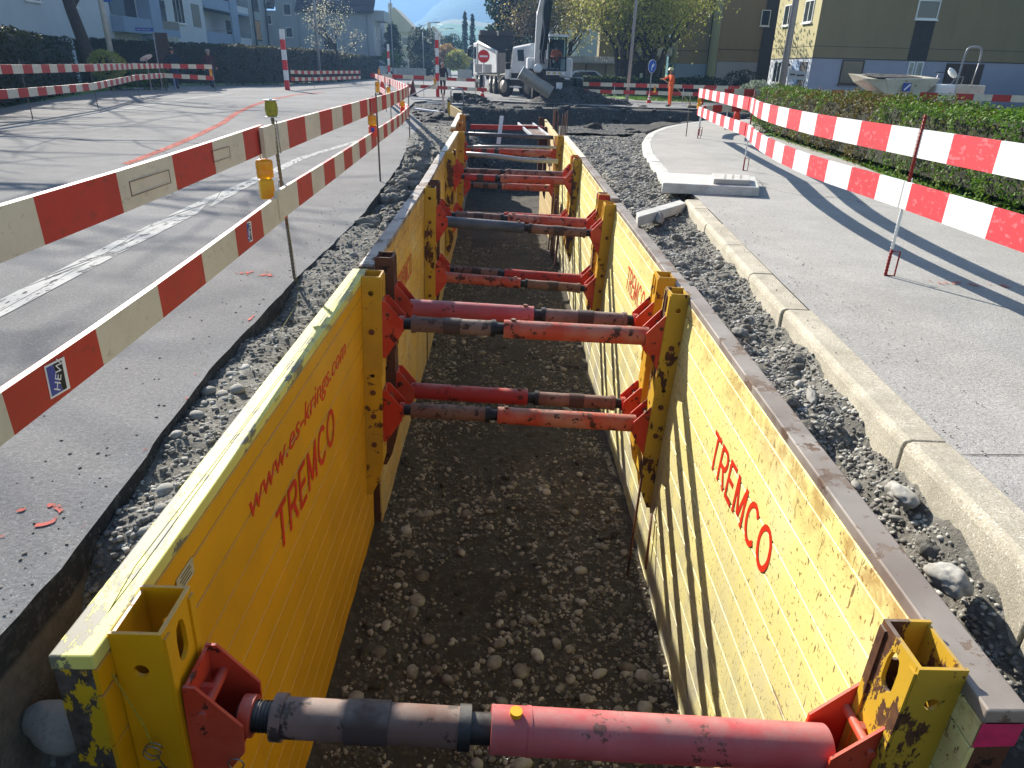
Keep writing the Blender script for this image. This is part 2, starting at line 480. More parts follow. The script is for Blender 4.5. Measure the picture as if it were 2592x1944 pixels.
# ------------------------------------------------------------------ mesh helpers
class MB:
    def __init__(s):
        s.v, s.f, s.mi = [], [], []
        s.cur = 0
        s.smooth = []
        s.sm = False
    def add(s, vs, fs, M=None):
        o = len(s.v)
        for p in vs:
            q = Vector(p)
            s.v.append(tuple(M @ q) if M is not None else tuple(q))
        for f in fs:
            s.f.append([o + i for i in f])
            s.mi.append(s.cur)
            s.smooth.append(s.sm)
        return s
    def box(s, c, d, M=None, taper=None):
        x, y, z = d[0] / 2, d[1] / 2, d[2] / 2
        t = taper or 1
        vs = [(-x, -y, -z), (x, -y, -z), (x, y, -z), (-x, y, -z), (-x * t, -y * t, z), (x * t, -y * t, z), (x * t, y * t, z), (-x * t, y * t, z)]
        vs = [(a + c[0], b + c[1], e + c[2]) for a, b, e in vs]
        return s.add(vs, [(0, 3, 2, 1), (4, 5, 6, 7), (0, 1, 5, 4), (1, 2, 6, 5), (2, 3, 7, 6), (3, 0, 4, 7)], M)
    def hexa(s, p):
        """eight corners, bottom four then top four"""
        return s.add(p, [(0, 3, 2, 1), (4, 5, 6, 7), (0, 1, 5, 4), (1, 2, 6, 5), (2, 3, 7, 6), (3, 0, 4, 7)])
    def cyl(s, a, b, r, r2=None, n=16, caps=True, M=None):
        a, b = Vector(a), Vector(b)
        r2 = r if r2 is None else r2
        d = (b - a).normalized()
        u = d.orthogonal().normalized()
        w = d.cross(u)
        vs = []
        for p, rr in ((a, r), (b, r2)):
            for i in range(n):
                t = 2 * pi * i / n
                vs.append(p + (u * cos(t) + w * sin(t)) * rr)
        sm = s.sm
        s.sm = n > 6
        s.add(vs, [(i, (i + 1) % n, n + (i + 1) % n, n + i) for i in range(n)], M)
        s.sm = False
        if caps:
            s.add(vs, [tuple(range(n))[::-1], tuple(range(n, 2 * n))], M)
        s.sm = sm
        return s
    def tube(s, pts, r, n=8, closed=False):
        """r: a number or one per point"""
        pts = [Vector(p) for p in pts]
        m = len(pts)
        rs = r if isinstance(r, (list, tuple)) else [r] * m
        o = len(s.v)
        u = None
        for i, p in enumerate(pts):
            a = pts[max(0, i - 1)] if not closed else pts[i - 1]
            b = pts[min(m - 1, i + 1)] if not closed else pts[(i + 1) % m]
            d = (b - a).normalized()
            if u is None:
                u = d.orthogonal().normalized()
            u = (u - d * u.dot(d))
            if u.length < 1e-6:
                u = d.orthogonal()
            u.normalize()
            w = d.cross(u)
            for k in range(n):
                t = 2 * pi * k / n
                s.v.append(tuple(p + (u * cos(t) + w * sin(t)) * rs[i]))
        for i in range(m if closed else m - 1):
            j = (i + 1) % m
            for k in range(n):
                s.f.append([o + i * n + k, o + i * n + (k + 1) % n, o + j * n + (k + 1) % n, o + j * n + k])
                s.mi.append(s.cur)
                s.smooth.append(n > 4)
        if not closed:
            s.f.append([o + k for k in range(n)][::-1]); s.mi.append(s.cur); s.smooth.append(False)
            s.f.append([o + (m - 1) * n + k for k in range(n)]); s.mi.append(s.cur); s.smooth.append(False)
        return s
    def prism(s, poly, h, M=None, z0=0.0):
        """polygon in local xy extruded along z by h"""
        n = len(poly)
        vs = [(x, y, z0) for x, y in poly] + [(x, y, z0 + h) for x, y in poly]
        return s.add(vs, [tuple(range(n))[::-1], tuple(range(n, 2 * n))] + [(i, (i + 1) % n, n + (i + 1) % n, n + i) for i in range(n)], M)
    def lathe(s, prof, c=(0, 0, 0), n=20, M=None):
        vs, fs = [], []
        for r, z in prof:
            for i in range(n):
                t = 2 * pi * i / n
                vs.append((c[0] + r * cos(t), c[1] + r * sin(t), c[2] + z))
        for j in range(len(prof) - 1):
            for i in range(n):
                fs.append((j * n + i, j * n + (i + 1) % n, (j + 1) * n + (i + 1) % n, (j + 1) * n + i))
        fs.append(tuple(range(n))[::-1])
        fs.append(tuple((len(prof) - 1) * n + i for i in range(n)))
        sm = s.sm
        s.sm = True
        s.add(vs, fs, M)
        s.sm = sm
        return s
    def mesh(s, name):
        me = bpy.data.meshes.new(name)
        me.from_pydata(s.v, [], s.f)
        me.polygons.foreach_set('material_index', s.mi)
        me.polygons.foreach_set('use_smooth', s.smooth)
        me.update()
        return me

W = {}          # world matrix of every object we place
def tag(o, label=None, cat=None, group=None, kind=None):
    if label: o['label'] = label
    if cat: o['category'] = cat
    if group: o['group'] = group
    if kind: o['kind'] = kind
    return o
def put(name, data, parent=None, M=None):
    """link an object with world matrix M under parent"""
    M = M.copy() if M is not None else (W[parent.name].copy() if parent else Matrix())
    o = bpy.data.objects.new(name, data)
    COL.objects.link(o)
    if parent:
        o.parent = parent
        o.matrix_basis = W[parent.name].inverted() @ M
    else:
        o.matrix_basis = M
    W[o.name] = M
    return o
def thing(name, loc, label, cat, group=None, M=None):
    o = put(name, None, None, M if M is not None else Matrix.Translation(loc))
    o.empty_display_size = .2
    return tag(o, label, cat, group)
def mo(name, mb, mats, parent=None, M=None, bevel=0):
    """MB given in WORLD coordinates (M None) or local to M -> object"""
    me = mb.mesh(name) if isinstance(mb, MB) else mb
    mats = mats if isinstance(mats, (list, tuple)) else [mats]
    if not me.materials:
        for m in mats:
            me.materials.append(m)
    if M is None:
        base = W[parent.name] if parent else Matrix()
        me.transform(base.inverted())
        o = put(name, me, parent, base)
    else:
        o = put(name, me, parent, M)
    if bevel:
        b = o.modifiers.new('bevel', 'BEVEL')
        b.width = bevel
        b.segments = 2
        b.limit_method = 'ANGLE'
        b.angle_limit = radians(40)
    return o
def struct(name, mb, mats, parent=None, M=None):
    o = mo(name, mb, mats, parent, M)
    if not parent:
        o['kind'] = 'structure'
    return o
def copy_tree(o, M, label=None, group=None, parent=None):
    """copy an object with its parts; M is the new world matrix of the root"""
    c = o.copy()
    COL.objects.link(c)
    if parent is not None:
        c.parent = parent
        c.matrix_basis = o.matrix_basis.copy()
        W[c.name] = W[parent.name] @ c.matrix_basis
    else:
        c.matrix_basis = M
        W[c.name] = M
    if label: c['label'] = label
    if group: c['group'] = group
    for ch in list(o.children):
        copy_tree(ch, None, parent=c)
    return c
def frame(origin, xdir, zdir=(0, 0, 1)):
    x = Vector(xdir).normalized()
    z = Vector(zdir)
    y = z.cross(x).normalized()
    z = x.cross(y).normalized()
    o = Vector(origin)
    return Matrix(((x.x, y.x, z.x, o.x), (x.y, y.y, z.y, o.y), (x.z, y.z, z.z, o.z), (0, 0, 0, 1)))
def T(x, y, z=0):
    return Matrix.Translation((x, y, z))
def Rz(a):
    return Matrix.Rotation(a, 4, 'Z')
def interp(pts, t):
    """pts: sorted (t, value)"""
    if t <= pts[0][0]: return pts[0][1]
    for (a, u), (b, v) in zip(pts, pts[1:]):
        if t <= b:
            return u + (v - u) * (t - a) / (b - a)
    return pts[-1][1]
def plate_with_holes(w, h, t, holes, n=18):
    """a plate in xz, thickness along y (0..t); holes: list of point lists"""
    bm = bmesh.new()
    loops = [[(0, 0), (w, 0), (w, h), (0, h)]] if not isinstance(w, list) else [w]
    loops += holes
    ed = []
    for lp in loops:
        vs = [bm.verts.new((x, 0, z)) for x, z in lp]
        ed += [bm.edges.new((vs[i], vs[(i + 1) % len(vs)])) for i in range(len(vs))]
    bmesh.ops.triangle_fill(bm, use_beauty=True, use_dissolve=False, edges=ed)
    r = bmesh.ops.extrude_face_region(bm, geom=bm.faces[:])
    vs = [g for g in r['geom'] if isinstance(g, bmesh.types.BMVert)]
    bmesh.ops.translate(bm, verts=vs, vec=(0, t, 0))
    bmesh.ops.recalc_face_normals(bm, faces=bm.faces[:])
    bm.verts.index_update()
    V = [tuple(v.co) for v in bm.verts]
    F = [[v.index for v in f.verts] for f in bm.faces]
    bm.free()
    return V, F
def circ(cx, cz, r, n=16, rx=None):
    return [(cx + (rx or r) * cos(2 * pi * i / n), cz + r * sin(2 * pi * i / n)) for i in range(n)]
def text_mesh(name, body, size, depth=.003, shear=0.0, sx=1.0, bold=0.0):
    cu = bpy.data.curves.new(name, 'FONT')
    cu.body = body
    cu.size = size
    cu.extrude = depth / 2
    cu.shear = shear
    cu.offset = bold
    cu.resolution_u = 3
    o = bpy.data.objects.new(name, cu)
    COL.objects.link(o)
    bpy.context.view_layer.update()
    dg = bpy.context.evaluated_depsgraph_get()
    me = bpy.data.meshes.new_from_object(o.evaluated_get(dg))
    bpy.data.objects.remove(o)
    bpy.data.curves.remove(cu)
    if sx != 1:
        me.transform(Matrix.Diagonal((sx, 1, 1, 1)))
    me.name = name
    me.materials.clear()
    return me
def rock_mesh(name, seed, sub=2, flat=.6, rough=.26):
    rnd = random.Random(seed)
    bm = bmesh.new()
    bmesh.ops.create_icosphere(bm, subdivisions=sub, radius=1)
    sx, sy = 1.0, rnd.uniform(.52, .88)
    off = Vector((rnd.random() * 50, rnd.random() * 50, 0))
    for v in bm.verts:
        d = 1 + (noise.noise(v.co * .9 + off)) * rough + noise.noise(v.co * 2.3 + off) * rough * .5 + noise.noise(v.co * 5 + off) * rough * .22
        v.co = Vector((v.co.x * sx, v.co.y * sy, v.co.z * flat)) * d
    for f in bm.faces: f.smooth = True
    me = bpy.data.meshes.new(name)
    bm.to_mesh(me)
    bm.free()
    return me
def pebble_cloud(name, pts, mat, parent, kind='stuff'):
    """many small stones joined; pts: (x,y,z,r)"""
    tmpl = []
    for sd in range(5):
        m = rock_mesh('tmp', 900 + sd, 1, .6, .3)
        V = np.array([v.co[:] for v in m.vertices]); F = np.array([p.vertices[:] for p in m.polygons])
        tmpl.append((V, F)); bpy.data.meshes.remove(m)
    vs, fs, off = [], [], 0
    for i, (x, y, z, r) in enumerate(pts):
        V, F = tmpl[i % 5]
        a = random.random() * 6.28; c, s_ = cos(a), sin(a)
        t = random.uniform(-.3, .3)
        P = V * r
        X = P[:, 0] * c - P[:, 1] * s_; Y = P[:, 0] * s_ + P[:, 1] * c; Z = P[:, 2] + X * t
        vs.append(np.stack([X + x, Y + y, Z + z], 1)); fs.append(F + off); off += len(V)
    me = bpy.data.meshes.new(name)
    V = np.concatenate(vs); F = np.concatenate(fs)
    me.vertices.add(len(V)); me.vertices.foreach_set('co', V.astype(np.float32).ravel())
    me.loops.add(F.size); me.loops.foreach_set('vertex_index', F.astype(np.int32).ravel())
    me.polygons.add(len(F)); me.polygons.foreach_set('loop_start', np.arange(0, F.size, 3, dtype=np.int32))
    me.update(calc_edges=True)
    me.polygons.foreach_set('use_smooth', np.ones(len(F), bool))
    me.materials.append(mat)
    o = put(name, me, parent)
    o['kind'] = kind
    return o
def grid_mesh(name, us, vs, fn, uniq=True):
    """fn(u, v) -> point"""
    nu, nv = len(us), len(vs)
    V = [fn(u, v) for v in vs for u in us]
    F = [(j * nu + i, j * nu + i + 1, (j + 1) * nu + i + 1, (j + 1) * nu + i) for j in range(nv - 1) for i in range(nu - 1)]
    me = bpy.data.meshes.new(name)
    me.from_pydata(V, [], F)
    me.polygons.foreach_set('use_smooth', [True] * len(F))
    me.update()
    return me

def polyline(pts):
    P = [Vector(p) for p in pts]
    seg = [0.0]
    for a, b in zip(P, P[1:]): seg.append(seg[-1] + (b - a).length)
    def at(t):
        t = max(0, min(seg[-1], t))
        for i in range(len(P) - 1):
            if t <= seg[i + 1] + 1e-9:
                return P[i].lerp(P[i + 1], (t - seg[i]) / max(1e-9, seg[i + 1] - seg[i]))
        return P[-1]
    return at, seg[-1]
def smooth_pts(pts, k=4):
    """Catmull-Rom through the points"""
    P = [Vector(p) for p in pts]
    if len(P) < 3: return P
    out = []
    for i in range(len(P) - 1):
        a, b = P[i], P[i + 1]
        p0 = P[i - 1] if i else a * 2 - b
        p3 = P[i + 2] if i + 2 < len(P) else b * 2 - a
        for j in range(k):
            t = j / k
            out.append(.5 * ((2 * a) + (b - p0) * t + (2 * p0 - 5 * a + 4 * b - p3) * t * t + (3 * a - p0 - 3 * b + p3) * t ** 3))
    out.append(P[-1])
    return out
# ------------------------------------------------------------------ ground, road, pavement, excavation
LEFT_EDGE = [(-3, -1.40), (1.5, -1.38), (1.81, -1.39), (2.83, -1.465), (3.42, -1.517), (5.2, -1.52), (7.55, -1.46), (11.8, -1.60),
             (13.7, -1.74), (15.1, -1.80), (16.5, -1.92), (19.7, -2.0), (22, -2.3), (24, -2.72), (26.3, -3.1), (28.5, -3.45), (33.8, -3.75)]
KERB = [(-3, 1.80), (2.2, 1.82), (3.4, 1.92), (4.32, 2.0), (6.6, 2.2), (9.2, 2.45), (10.6, 2.52), (14.7, 2.95), (17.2, 3.4), (19.4, 3.95)]
KERB_FAR = [(3.95, 19.4), (4.8, 21.75), (5.64, 23.3), (7.2, 25.6), (8.6, 26.7), (10.4, 27.3), (16, 27.8), (30, 28)]
def pan_l(y):  # outer face of the left side panels
    return interp([(1.4, -1.17), (5.5, -1.17), (5.7, -1.11), (18, -1.1)], y)
def pan_r(y):
    return interp([(1.4, 1.47), (5.5, 1.63), (5.7, 1.63), (9.6, 1.73), (9.9, 1.70), (18, 1.74)], y)

def sheet(name, polys, z, mat, thick=0.0, side=None, jitter=None, kind=True):
    mb = MB()
    for poly in polys:
        n = len(poly)
        if thick:
            mb.cur = 0
            mb.add([(x, y, z) for x, y in poly], [tuple(range(n))])
            mb.cur = 1
            mb.add([(x, y, z) for x, y in poly] + [(x, y, z - thick) for x, y in poly], [(i, n + i, n + (i + 1) % n, (i + 1) % n) for i in range(n)])
        else:
            mb.add([(x, y, z) for x, y in poly], [tuple(range(n))])
    me = mb.mesh(name)
    o = struct(name, me, [mat, side] if side else mat, M=Matrix())
    return o
def subdiv_line(pts, step, amp, seed=0):
    out = []
    for i in range(len(pts) - 1):
        a, b = Vector((*pts[i], 0)), Vector((*pts[i + 1], 0))
        L = (b - a).length
        k = max(1, int(L / step))
        nrm = Vector((-(b - a).y, (b - a).x, 0)).normalized()
        for j in range(k):
            p = a.lerp(b, j / k)
            d = noise.noise(Vector((p.x * 3, p.y * 3, seed))) * amp + noise.noise(Vector((p.x * 14, p.y * 14, seed))) * amp * .5
            p = p + nrm * d
            out.append((p.x, p.y))
    out.append(tuple(pts[-1]))
    return out

sheet('ground', [[(-1850, -60), (-3.9, -60), (-3.9, 1780), (-1850, 1780)], [(-3.9, -60), (1850, -60), (1850, -2), (-3.9, -2)],
                 [(18, -2), (1850, -2), (1850, 1780), (18, 1780)], [(-3.9, 37.5), (18, 37.5), (18, 1780), (-3.9, 1780)]], -.035, M_GRASS)
edge = subdiv_line([(x, y) for y, x in LEFT_EDGE] + [(-3.3, 35.6), (-1.8, 36.8), (-0.2, 36.9), (1.4, 36.2), (3.4, 35.2), (5.0, 34.2), (8, 33.8), (14, 33.7), (30, 33.7)], .10, .014)
road_poly = edge + [(60, 33.7), (60, 41.5), (14, 41.5), (8.5, 41.8), (7.0, 44), (5.0, 60), (4.0, 90), (3.0, 140), (2, 260), (-14, 260), (-14.5, 60), (-21, 44), (-18, 33), (-15, 22), (-13.5, 10), (-13.5, -3)]
ROAD = sheet('road', [road_poly], 0.0, M_ROAD, 1.35, M_CUT)

# left footway kerb line, a pale low strip
mb = MB()
lk = [(-10.2, -2), (-10.3, 6), (-10.6, 12), (-11.3, 19), (-12.4, 27), (-13.2, 33), (-13.4, 38)]
for a, b in zip(lk, lk[1:]):
    mb.add([(a[0], a[1], .004), (a[0] + .13, a[1], .004), (b[0] + .13, b[1], .004), (b[0], b[1], .004)], [(0, 1, 2, 3)])
tag(mo('edge_line', mb, m_line('worn_edge_line', '#b9b9b6', '#85878a', .60), ROAD), None)

mb = MB()
wl = [(1.0, -3.25, -3.05), (4.3, -3.31, -3.10), (6.2, -3.40, -3.17), (8.3, -3.46, -3.21), (10.0, -3.43, -3.26), (12.6, -3.44, -3.28), (16.6, -2.93, -2.80), (19.5, -2.7, -2.58)]
for a, b in zip(wl, wl[1:]):
    mb.add([(a[1], a[0], .004), (a[2], a[0], .004), (b[2], b[0], .004), (b[1], b[0], .004)], [(0, 1, 2, 3)])
mo('lane_line', mb, M_WLINE, ROAD)
mb = MB()
rl = [(-5.75, 11.3), (-5.95, 12.7), (-6.15, 14), (-6.5, 16), (-7.2, 19.5), (-8.2, 23.5), (-9.1, 28), (-9.85, 32.8), (-10.2, 38), (-9.9, 43)]
for i, (a, b) in enumerate(zip(rl, rl[1:])):
    w = .075 + .006 * i
    mb.add([(a[0] - w, a[1], .005), (a[0] + w, a[1], .005), (b[0] + w, b[1], .005), (b[0] - w, b[1], .005)], [(0, 1, 2, 3)])
mo('temporary_red_line', mb, M_RLINE, ROAD)
# spray marks near the cut edge: strokes
mb = MB()
def stroke(pts, w, z=.005):
    pp = smooth_pts([(*p, z) for p in pts], 5)
    n = len(pp)
    L, Rr = [], []
    for i, p in enumerate(pp):
        d = (pp[min(n - 1, i + 1)] - pp[max(0, i - 1)]).normalized()
        nn = Vector((-d.y, d.x, 0)) * w / 2 * (.35 if i in (0, n - 1) else 1) * (1 + .35 * noise.noise(p * 25))
        L.append(p + nn); Rr.append(p - nn)
    mb.add(L + Rr, [(i, i + 1, n + i + 1, n + i) for i in range(n - 1)])
stroke([(-1.72, 2.12), (-1.62, 2.16), (-1.55, 2.12), (-1.56, 2.05), (-1.66, 2.03)], .022)
stroke([(-1.53, 2.08), (-1.46, 2.07), (-1.42, 2.02)], .02)
stroke([(-1.72, 1.97), (-1.62, 1.98)], .02)
stroke([(-1.56, 3.35), (-1.53, 3.5)], .04)
stroke([(-1.46, 2.5), (-1.46, 2.58)], .03)
stroke([(-1.50, 2.95), (-1.49, 3.08)], .03)
stroke([(-2.05, 5.24), (-1.85, 5.30), (-1.66, 5.26)], .12)
stroke([(-1.56, 4.2), (-1.56, 4.35)], .05)
mo('spray_mark', mb, M_SPRAY, ROAD)

# ---- pavement on the right
back = [(9.9, 25.6), (8.7, 23.4), (7.4, 20.4), (6.8, 13.5), (6.0, 9.1), (5.35, 6.2), (4.85, 3.0), (4.5, -3)]
kf = [(x + .19, y) for y, x in KERB] + [(x + .1, y - .15) for x, y in KERB_FAR[1:]]
walk_poly = kf + [(30, 26.2), (12, 26)] + back
WALK = sheet('pavement', [walk_poly], -.004, M_WALKA, .95, M_CUT)
mb = MB()
stroke([(3.50, 5.50), (3.58, 5.38), (3.68, 5.42)], .05)
stroke([(3.62, 5.34), (3.78, 5.42), (3.86, 5.30)], .05)
stroke([(3.98, 5.38), (4.2, 5.30), (4.5, 5.3)], .06)
mo('spray_mark', mb, M_SPRAY, WALK)
# joints across the pavement
mb = MB()
for y0 in (2.62, 10.9):
    stroke([(interp(KERB, y0) + .2, y0)] + [(interp(KERB, y0) + .5 + i * .35, y0 + noise.noise(Vector((i * .9, y0, 0))) * .05) for i in range(7)], .006, .0)
mo('pavement_joint', mb, M_BLACK, WALK)
sheet('lawn', [[(4.4, -3), (14, -3), (14, 26), (9.8, 26), (8.5, 23.4), (7.2, 20.4), (6.6, 13.5), (5.8, 9.1), (5.2, 6.2), (4.7, 3.0)]], -.02, M_GRASS)
sheet('yard', [[(11, 9), (60, 9), (60, 28.3), (9.5, 28.3), (10, 23)]], -.012, M_ROAD2)
sheet('verge', [[(7.6, 41.9), (60, 41.6), (60, 52), (6.2, 52)]], -.005, M_GRASS)

# kerb stones
def kerb_run(pts, L, mat, w=.19, j=.012, start=0):
    P = [Vector((x, y, 0)) for x, y in pts]
    seg = [0]
    for a, b in zip(P, P[1:]): seg.append(seg[-1] + (b - a).length)
    def at(t):
        for i in range(len(P) - 1):
            if t <= seg[i + 1]:
                return P[i].lerp(P[i + 1], (t - seg[i]) / (seg[i + 1] - seg[i]))
        return P[-1]
    t, n = 0.0, 0
    while t < seg[-1] - .1:
        l = L * random.uniform(.92, 1.06)
        e = min(seg[-1], t + l)
        a, b = at(t + .006), at(e - .006)
        d = (b - a).normalized(); nr = Vector((d.y, -d.x, 0))
        sh = random.uniform(-j, j); dz = random.uniform(-.006, .006)
        m = MB()
        c = (a + b) / 2 + nr * (w / 2 + sh) + Vector((0, 0, -.15 + dz))
        F = frame(c, d)
        LL = (b - a).length
        prof = [(-w / 2, -.15), (w / 2, -.15), (w / 2, .15), (-w / 2 + .035, .15), (-w / 2 + .008, .138), (-w / 2, .11)]
        vs = []
        for sx in (-LL / 2, LL / 2):
            vs += [(sx, -q[0], q[1]) for q in prof]
        k = len(prof)
        m.add(vs, [tuple(range(k)), tuple(range(k, 2 * k))[::-1]] + [(i, k + i, k + (i + 1) % k, (i + 1) % k) for i in range(k)])
        mo('kerb_stone', m, mat, WALK, F, bevel=.006)
        t = e; n += 1
kerb_run([(x, y) for y, x in KERB if y <= 9.3], 1.0, M_KERB)
kerb_run([(x, y) for y, x in KERB if y >= 10.5] + KERB_FAR[1:], 1.3, M_KERBW, j=.004)

# ---- soil strips either side of the trench boxes
CLODD = []
def fb(x, y, s, o=5, seed=0.0):
    return noise.fractal(Vector((x * s, y * s, seed)), .9, 2.1, o)
def left_z(x, y):
    z = -.055 + .035 * fb(x, y, 3.0) + .02 * fb(x, y, 14, 3, 4)
    if y < 2.1:
        z -= (2.1 - y) * .8 * min(1, max(0, (2.1 - y) / .35))
    z -= .09 * max(0, 1 - abs(y - 4.55) / .5)
    if 5.3 < y < 7.2: z += .03
    z -= .12 * max(0, 1 - abs(y - 8.6) / 1.2)
    if y > 12: z += min(.07, (y - 12) * .02)
    return max(z, -1.2)
ys = [.3 + i * .035 for i in range(int(19.8 / .035))]
def left_pt(u, y):
    a, b = interp(LEFT_EDGE, y) - .07, pan_l(y) + .02
    x = a + (b - a) * u
    return (x, y, left_z(x, y))
SOIL_L = struct('soil_strip', grid_mesh('soil_strip', [i / 13 for i in range(14)], ys, left_pt), M_SOIL, M=Matrix())
def right_z(x, y):
    z = -.165 + .06 * fb(x, y, 2.2, 6, 9) + .025 * fb(x, y, 11, 4, 2)
    p, k = pan_r(y), interp(KERB, y)
    u = (x - p) / max(.1, (k - p))
    if y < 3.2:
        z -= (3.2 - y) * .42 * (1 - min(1, u * .8))
    if y < 1.9: z -= (1.9 - y) * .7
    z -= .12 * max(0, 1 - abs(y - 8.4) / .8) * (1 - u)
    if u > .8: z += .05 * (u - .8) / .2
    if y > 11:
        z += .05 * min(1, (y - 11) / 3) * (u)
        z -= .3 * max(0, 1 - u * 4) * max(0, 1 - abs(y - 12) / 2.5)
    return max(z, -1.0)
ysr = [.3 + i * .037 for i in range(int(19.8 / .037))]
def right_pt(u, y):
    a, b = pan_r(y) - .02, interp(KERB, y) + .05
    x = a + (b - a) * u
    return (x, y, right_z(x, y))
SOIL_R = struct('soil_bank', grid_mesh('soil_bank', [i / 30 for i in range(31)], ysr, right_pt), M_SOIL, M=Matrix())
# trench floor
def floor_z(x, y):
    z = -2.66 + .035 * fb(x, y, 1.3, 5, 3) + .012 * fb(x, y, 9, 3, 1)
    e = max(0, abs(x - .12) - .75)
    z += e * (.32 if x < 0 else .06)
    z += .02 * sin(y * 38 + fb(x, y, 3) * 3) * max(0, 1 - abs(x + .25) * 2.6) * max(0, 1 - abs(y - 5.5) / .7)
    return z
FLOOR = struct('trench_floor', grid_mesh('trench_floor', [-1.35 + i * .09 for i in range(34)], [1.0 + i * .06 for i in range(440)], lambda x, y: (x, y, floor_z(x, y))), M_FLOOR, M=Matrix())
# ---- the open pit beyond the boxes
def pit_z(x, y):
    n1 = fb(x, y, .8, 6, 7)
    yw = interp([(-4, 31.5), (-.8, 32.2), (1, 31), (3, 33.1), (6, 33.3), (12, 33.2), (18, 33.3)], x) + n1 * .35
    yn = interp([(-4, 31), (-.9, 24.5), (1.9, 22.3), (4.2, 23.8), (7, 26.5), (10, 28.4), (18, 29.0)], x) + n1 * .25
    if x < -.9:   # soil shelf left of the pit
        yn = interp([(-4, 35), (-2.2, 30), (-.9, 26)], x) + n1 * .3
    top = -.07 + .05 * n1
    dep = interp([(-4, .25), (-1, 1.0), (0, 1.8), (3, 1.55), (7, 1.2), (12, .55), (18, .35)], x)
    a = min(1, max(0, (y - yn) / .8)); b = min(1, max(0, (yw - y) / .7))
    k = min(a, b); k = k * k * (3 - 2 * k)
    z = top - dep * k + .10 * n1 * k
    z += .5 * max(0, 1 - ((x - 3.4) / 1.3) ** 2 - ((y - 25.2) / 1.3) ** 2) * k
    if -1.05 < x < 1.75 and y < 27:
        z = -2.7 + .05 * n1 if y < 26 else -2.7 + (y - 26) * 1.2
    if y > 36.4: z = -.3
    return z
PIT = struct('excavated_pit', grid_mesh('excavated_pit', [-4.2 + i * .11 for i in range(204)], [20.02 + i * .11 for i in range(158)],
             lambda x, y: (x, y, pit_z(x, y) if not (x > 2.2 and y < interp([(2.2, 20.0), (3.9, 20), (4.8, 22.2), (5.64, 23.8), (7.2, 26), (8.6, 27.1), (10.4, 27.7), (18, 28.3)], x) - .05 and x > 4.0) else -.3)), M_PIT, M=Matrix())

# ---- stones
ROCKS = [rock_mesh('river_stone', 100 + i, 2, random.uniform(.5, .75), .2) for i in range(9)]
ROCKSD = [m.copy() for m in ROCKS]
for m in ROCKS: m.materials.append(M_STONE)
for m in ROCKSD: m.materials.append(M_STONED)
CLODS = [rock_mesh('soil_clod', 300 + i, 3, random.uniform(.6, .9), .55) for i in range(6)]
for m in CLODS: m.materials.append(M_SOIL)
def stone(parent, x, y, z, r, sq=(1, 1, 1), dark=False, name='stone'):
    m = random.choice(CLODS if name == 'soil_clod' else ROCKSD if dark else ROCKS)
    M = T(x, y, z) @ Rz(random.random() * 6.28) @ Matrix.Rotation(random.uniform(-.25, .25), 4, 'X') @ Matrix.Diagonal((r * sq[0], r * sq[1], r * sq[2], 1))
    return put(name, m, parent, M)
n = 0
while n < 290:      # cobbles on the trench floor
    y = 2.7 + 10.5 * random.random() ** 1.5
    x = random.uniform(-.95, 1.25)
    if fb(x, y, .9, 3, 5) < .02 - .3 * (abs(x - .12) > .7): continue
    if y < 3.1 and random.random() < .6: continue
    stone(FLOOR, x, y, floor_z(x, y) + .006, random.choice([.026, .03, .036, .044, .052, .066]) * random.uniform(.85, 1.25), (1, 1, .8), dark=True)
    n += 1
pts = []
while len(pts) < 13000:
    y = 2.5 + 16 * random.random() ** 1.35
    x = random.uniform(-1.05, 1.35)
    if fb(x, y, .9, 3, 5) + random.uniform(-.3, .3) < .0 and abs(x - .12) < .75: continue
    pts.append((x, y, floor_z(x, y) + .001, random.choice([.006, .008, .010, .013, .016, .020, .027])))
for i in range(2600):
    y = 2.7 + 12 * random.random() ** 1.4
    x = random.uniform(-1.0, 1.3)
    if fb(x, y, .8, 3, 8) < -.05: continue
    r = random.choice([.02, .025, .03, .036])
    pts.append((x, y, floor_z(x, y) - r * .1, r))
pebble_cloud('floor_gravel', pts, M_PEBD, FLOOR)
# left strip
n = 0
while n < 95:
    y = 1.9 + 16 * random.random() ** 1.25
    if 3.9 < y < 7.4 and random.random() < .5: continue
    a, b = interp(LEFT_EDGE, y), pan_l(y)
    x = random.uniform(a + .03, b - .03)
    r = random.choice([.014, .018, .022, .03, .042]) if y < 7.2 else random.choice([.02, .03, .04, .055, .075]) * .85
    stone(SOIL_L, x, y, left_z(x, y) + r * .05, r)
    n += 1
pts = []
while len(pts) < 4200:
    y = 1.7 + 18 * random.random() ** 1.5
    a, b = interp(LEFT_EDGE, y), pan_l(y)
    x = random.uniform(a, b)
    pts.append((x, y, left_z(x, y) + .002, random.choice([.005, .007, .009, .013, .017]) * (1 if y < 7.3 else 1.4)))
pebble_cloud('gravel', pts, M_PEB, SOIL_L)
# rough clods between 7.3 and 13 on the left
for i in range(120):
    y = random.uniform(7.2, 14.5); a, b = interp(LEFT_EDGE, y), pan_l(y)
    x = random.uniform(a + .05, b - .03)
    m = stone(SOIL_L, x, y, left_z(x, y) + .01, random.uniform(.035, .12), (1, .9, .9), name='soil_clod')
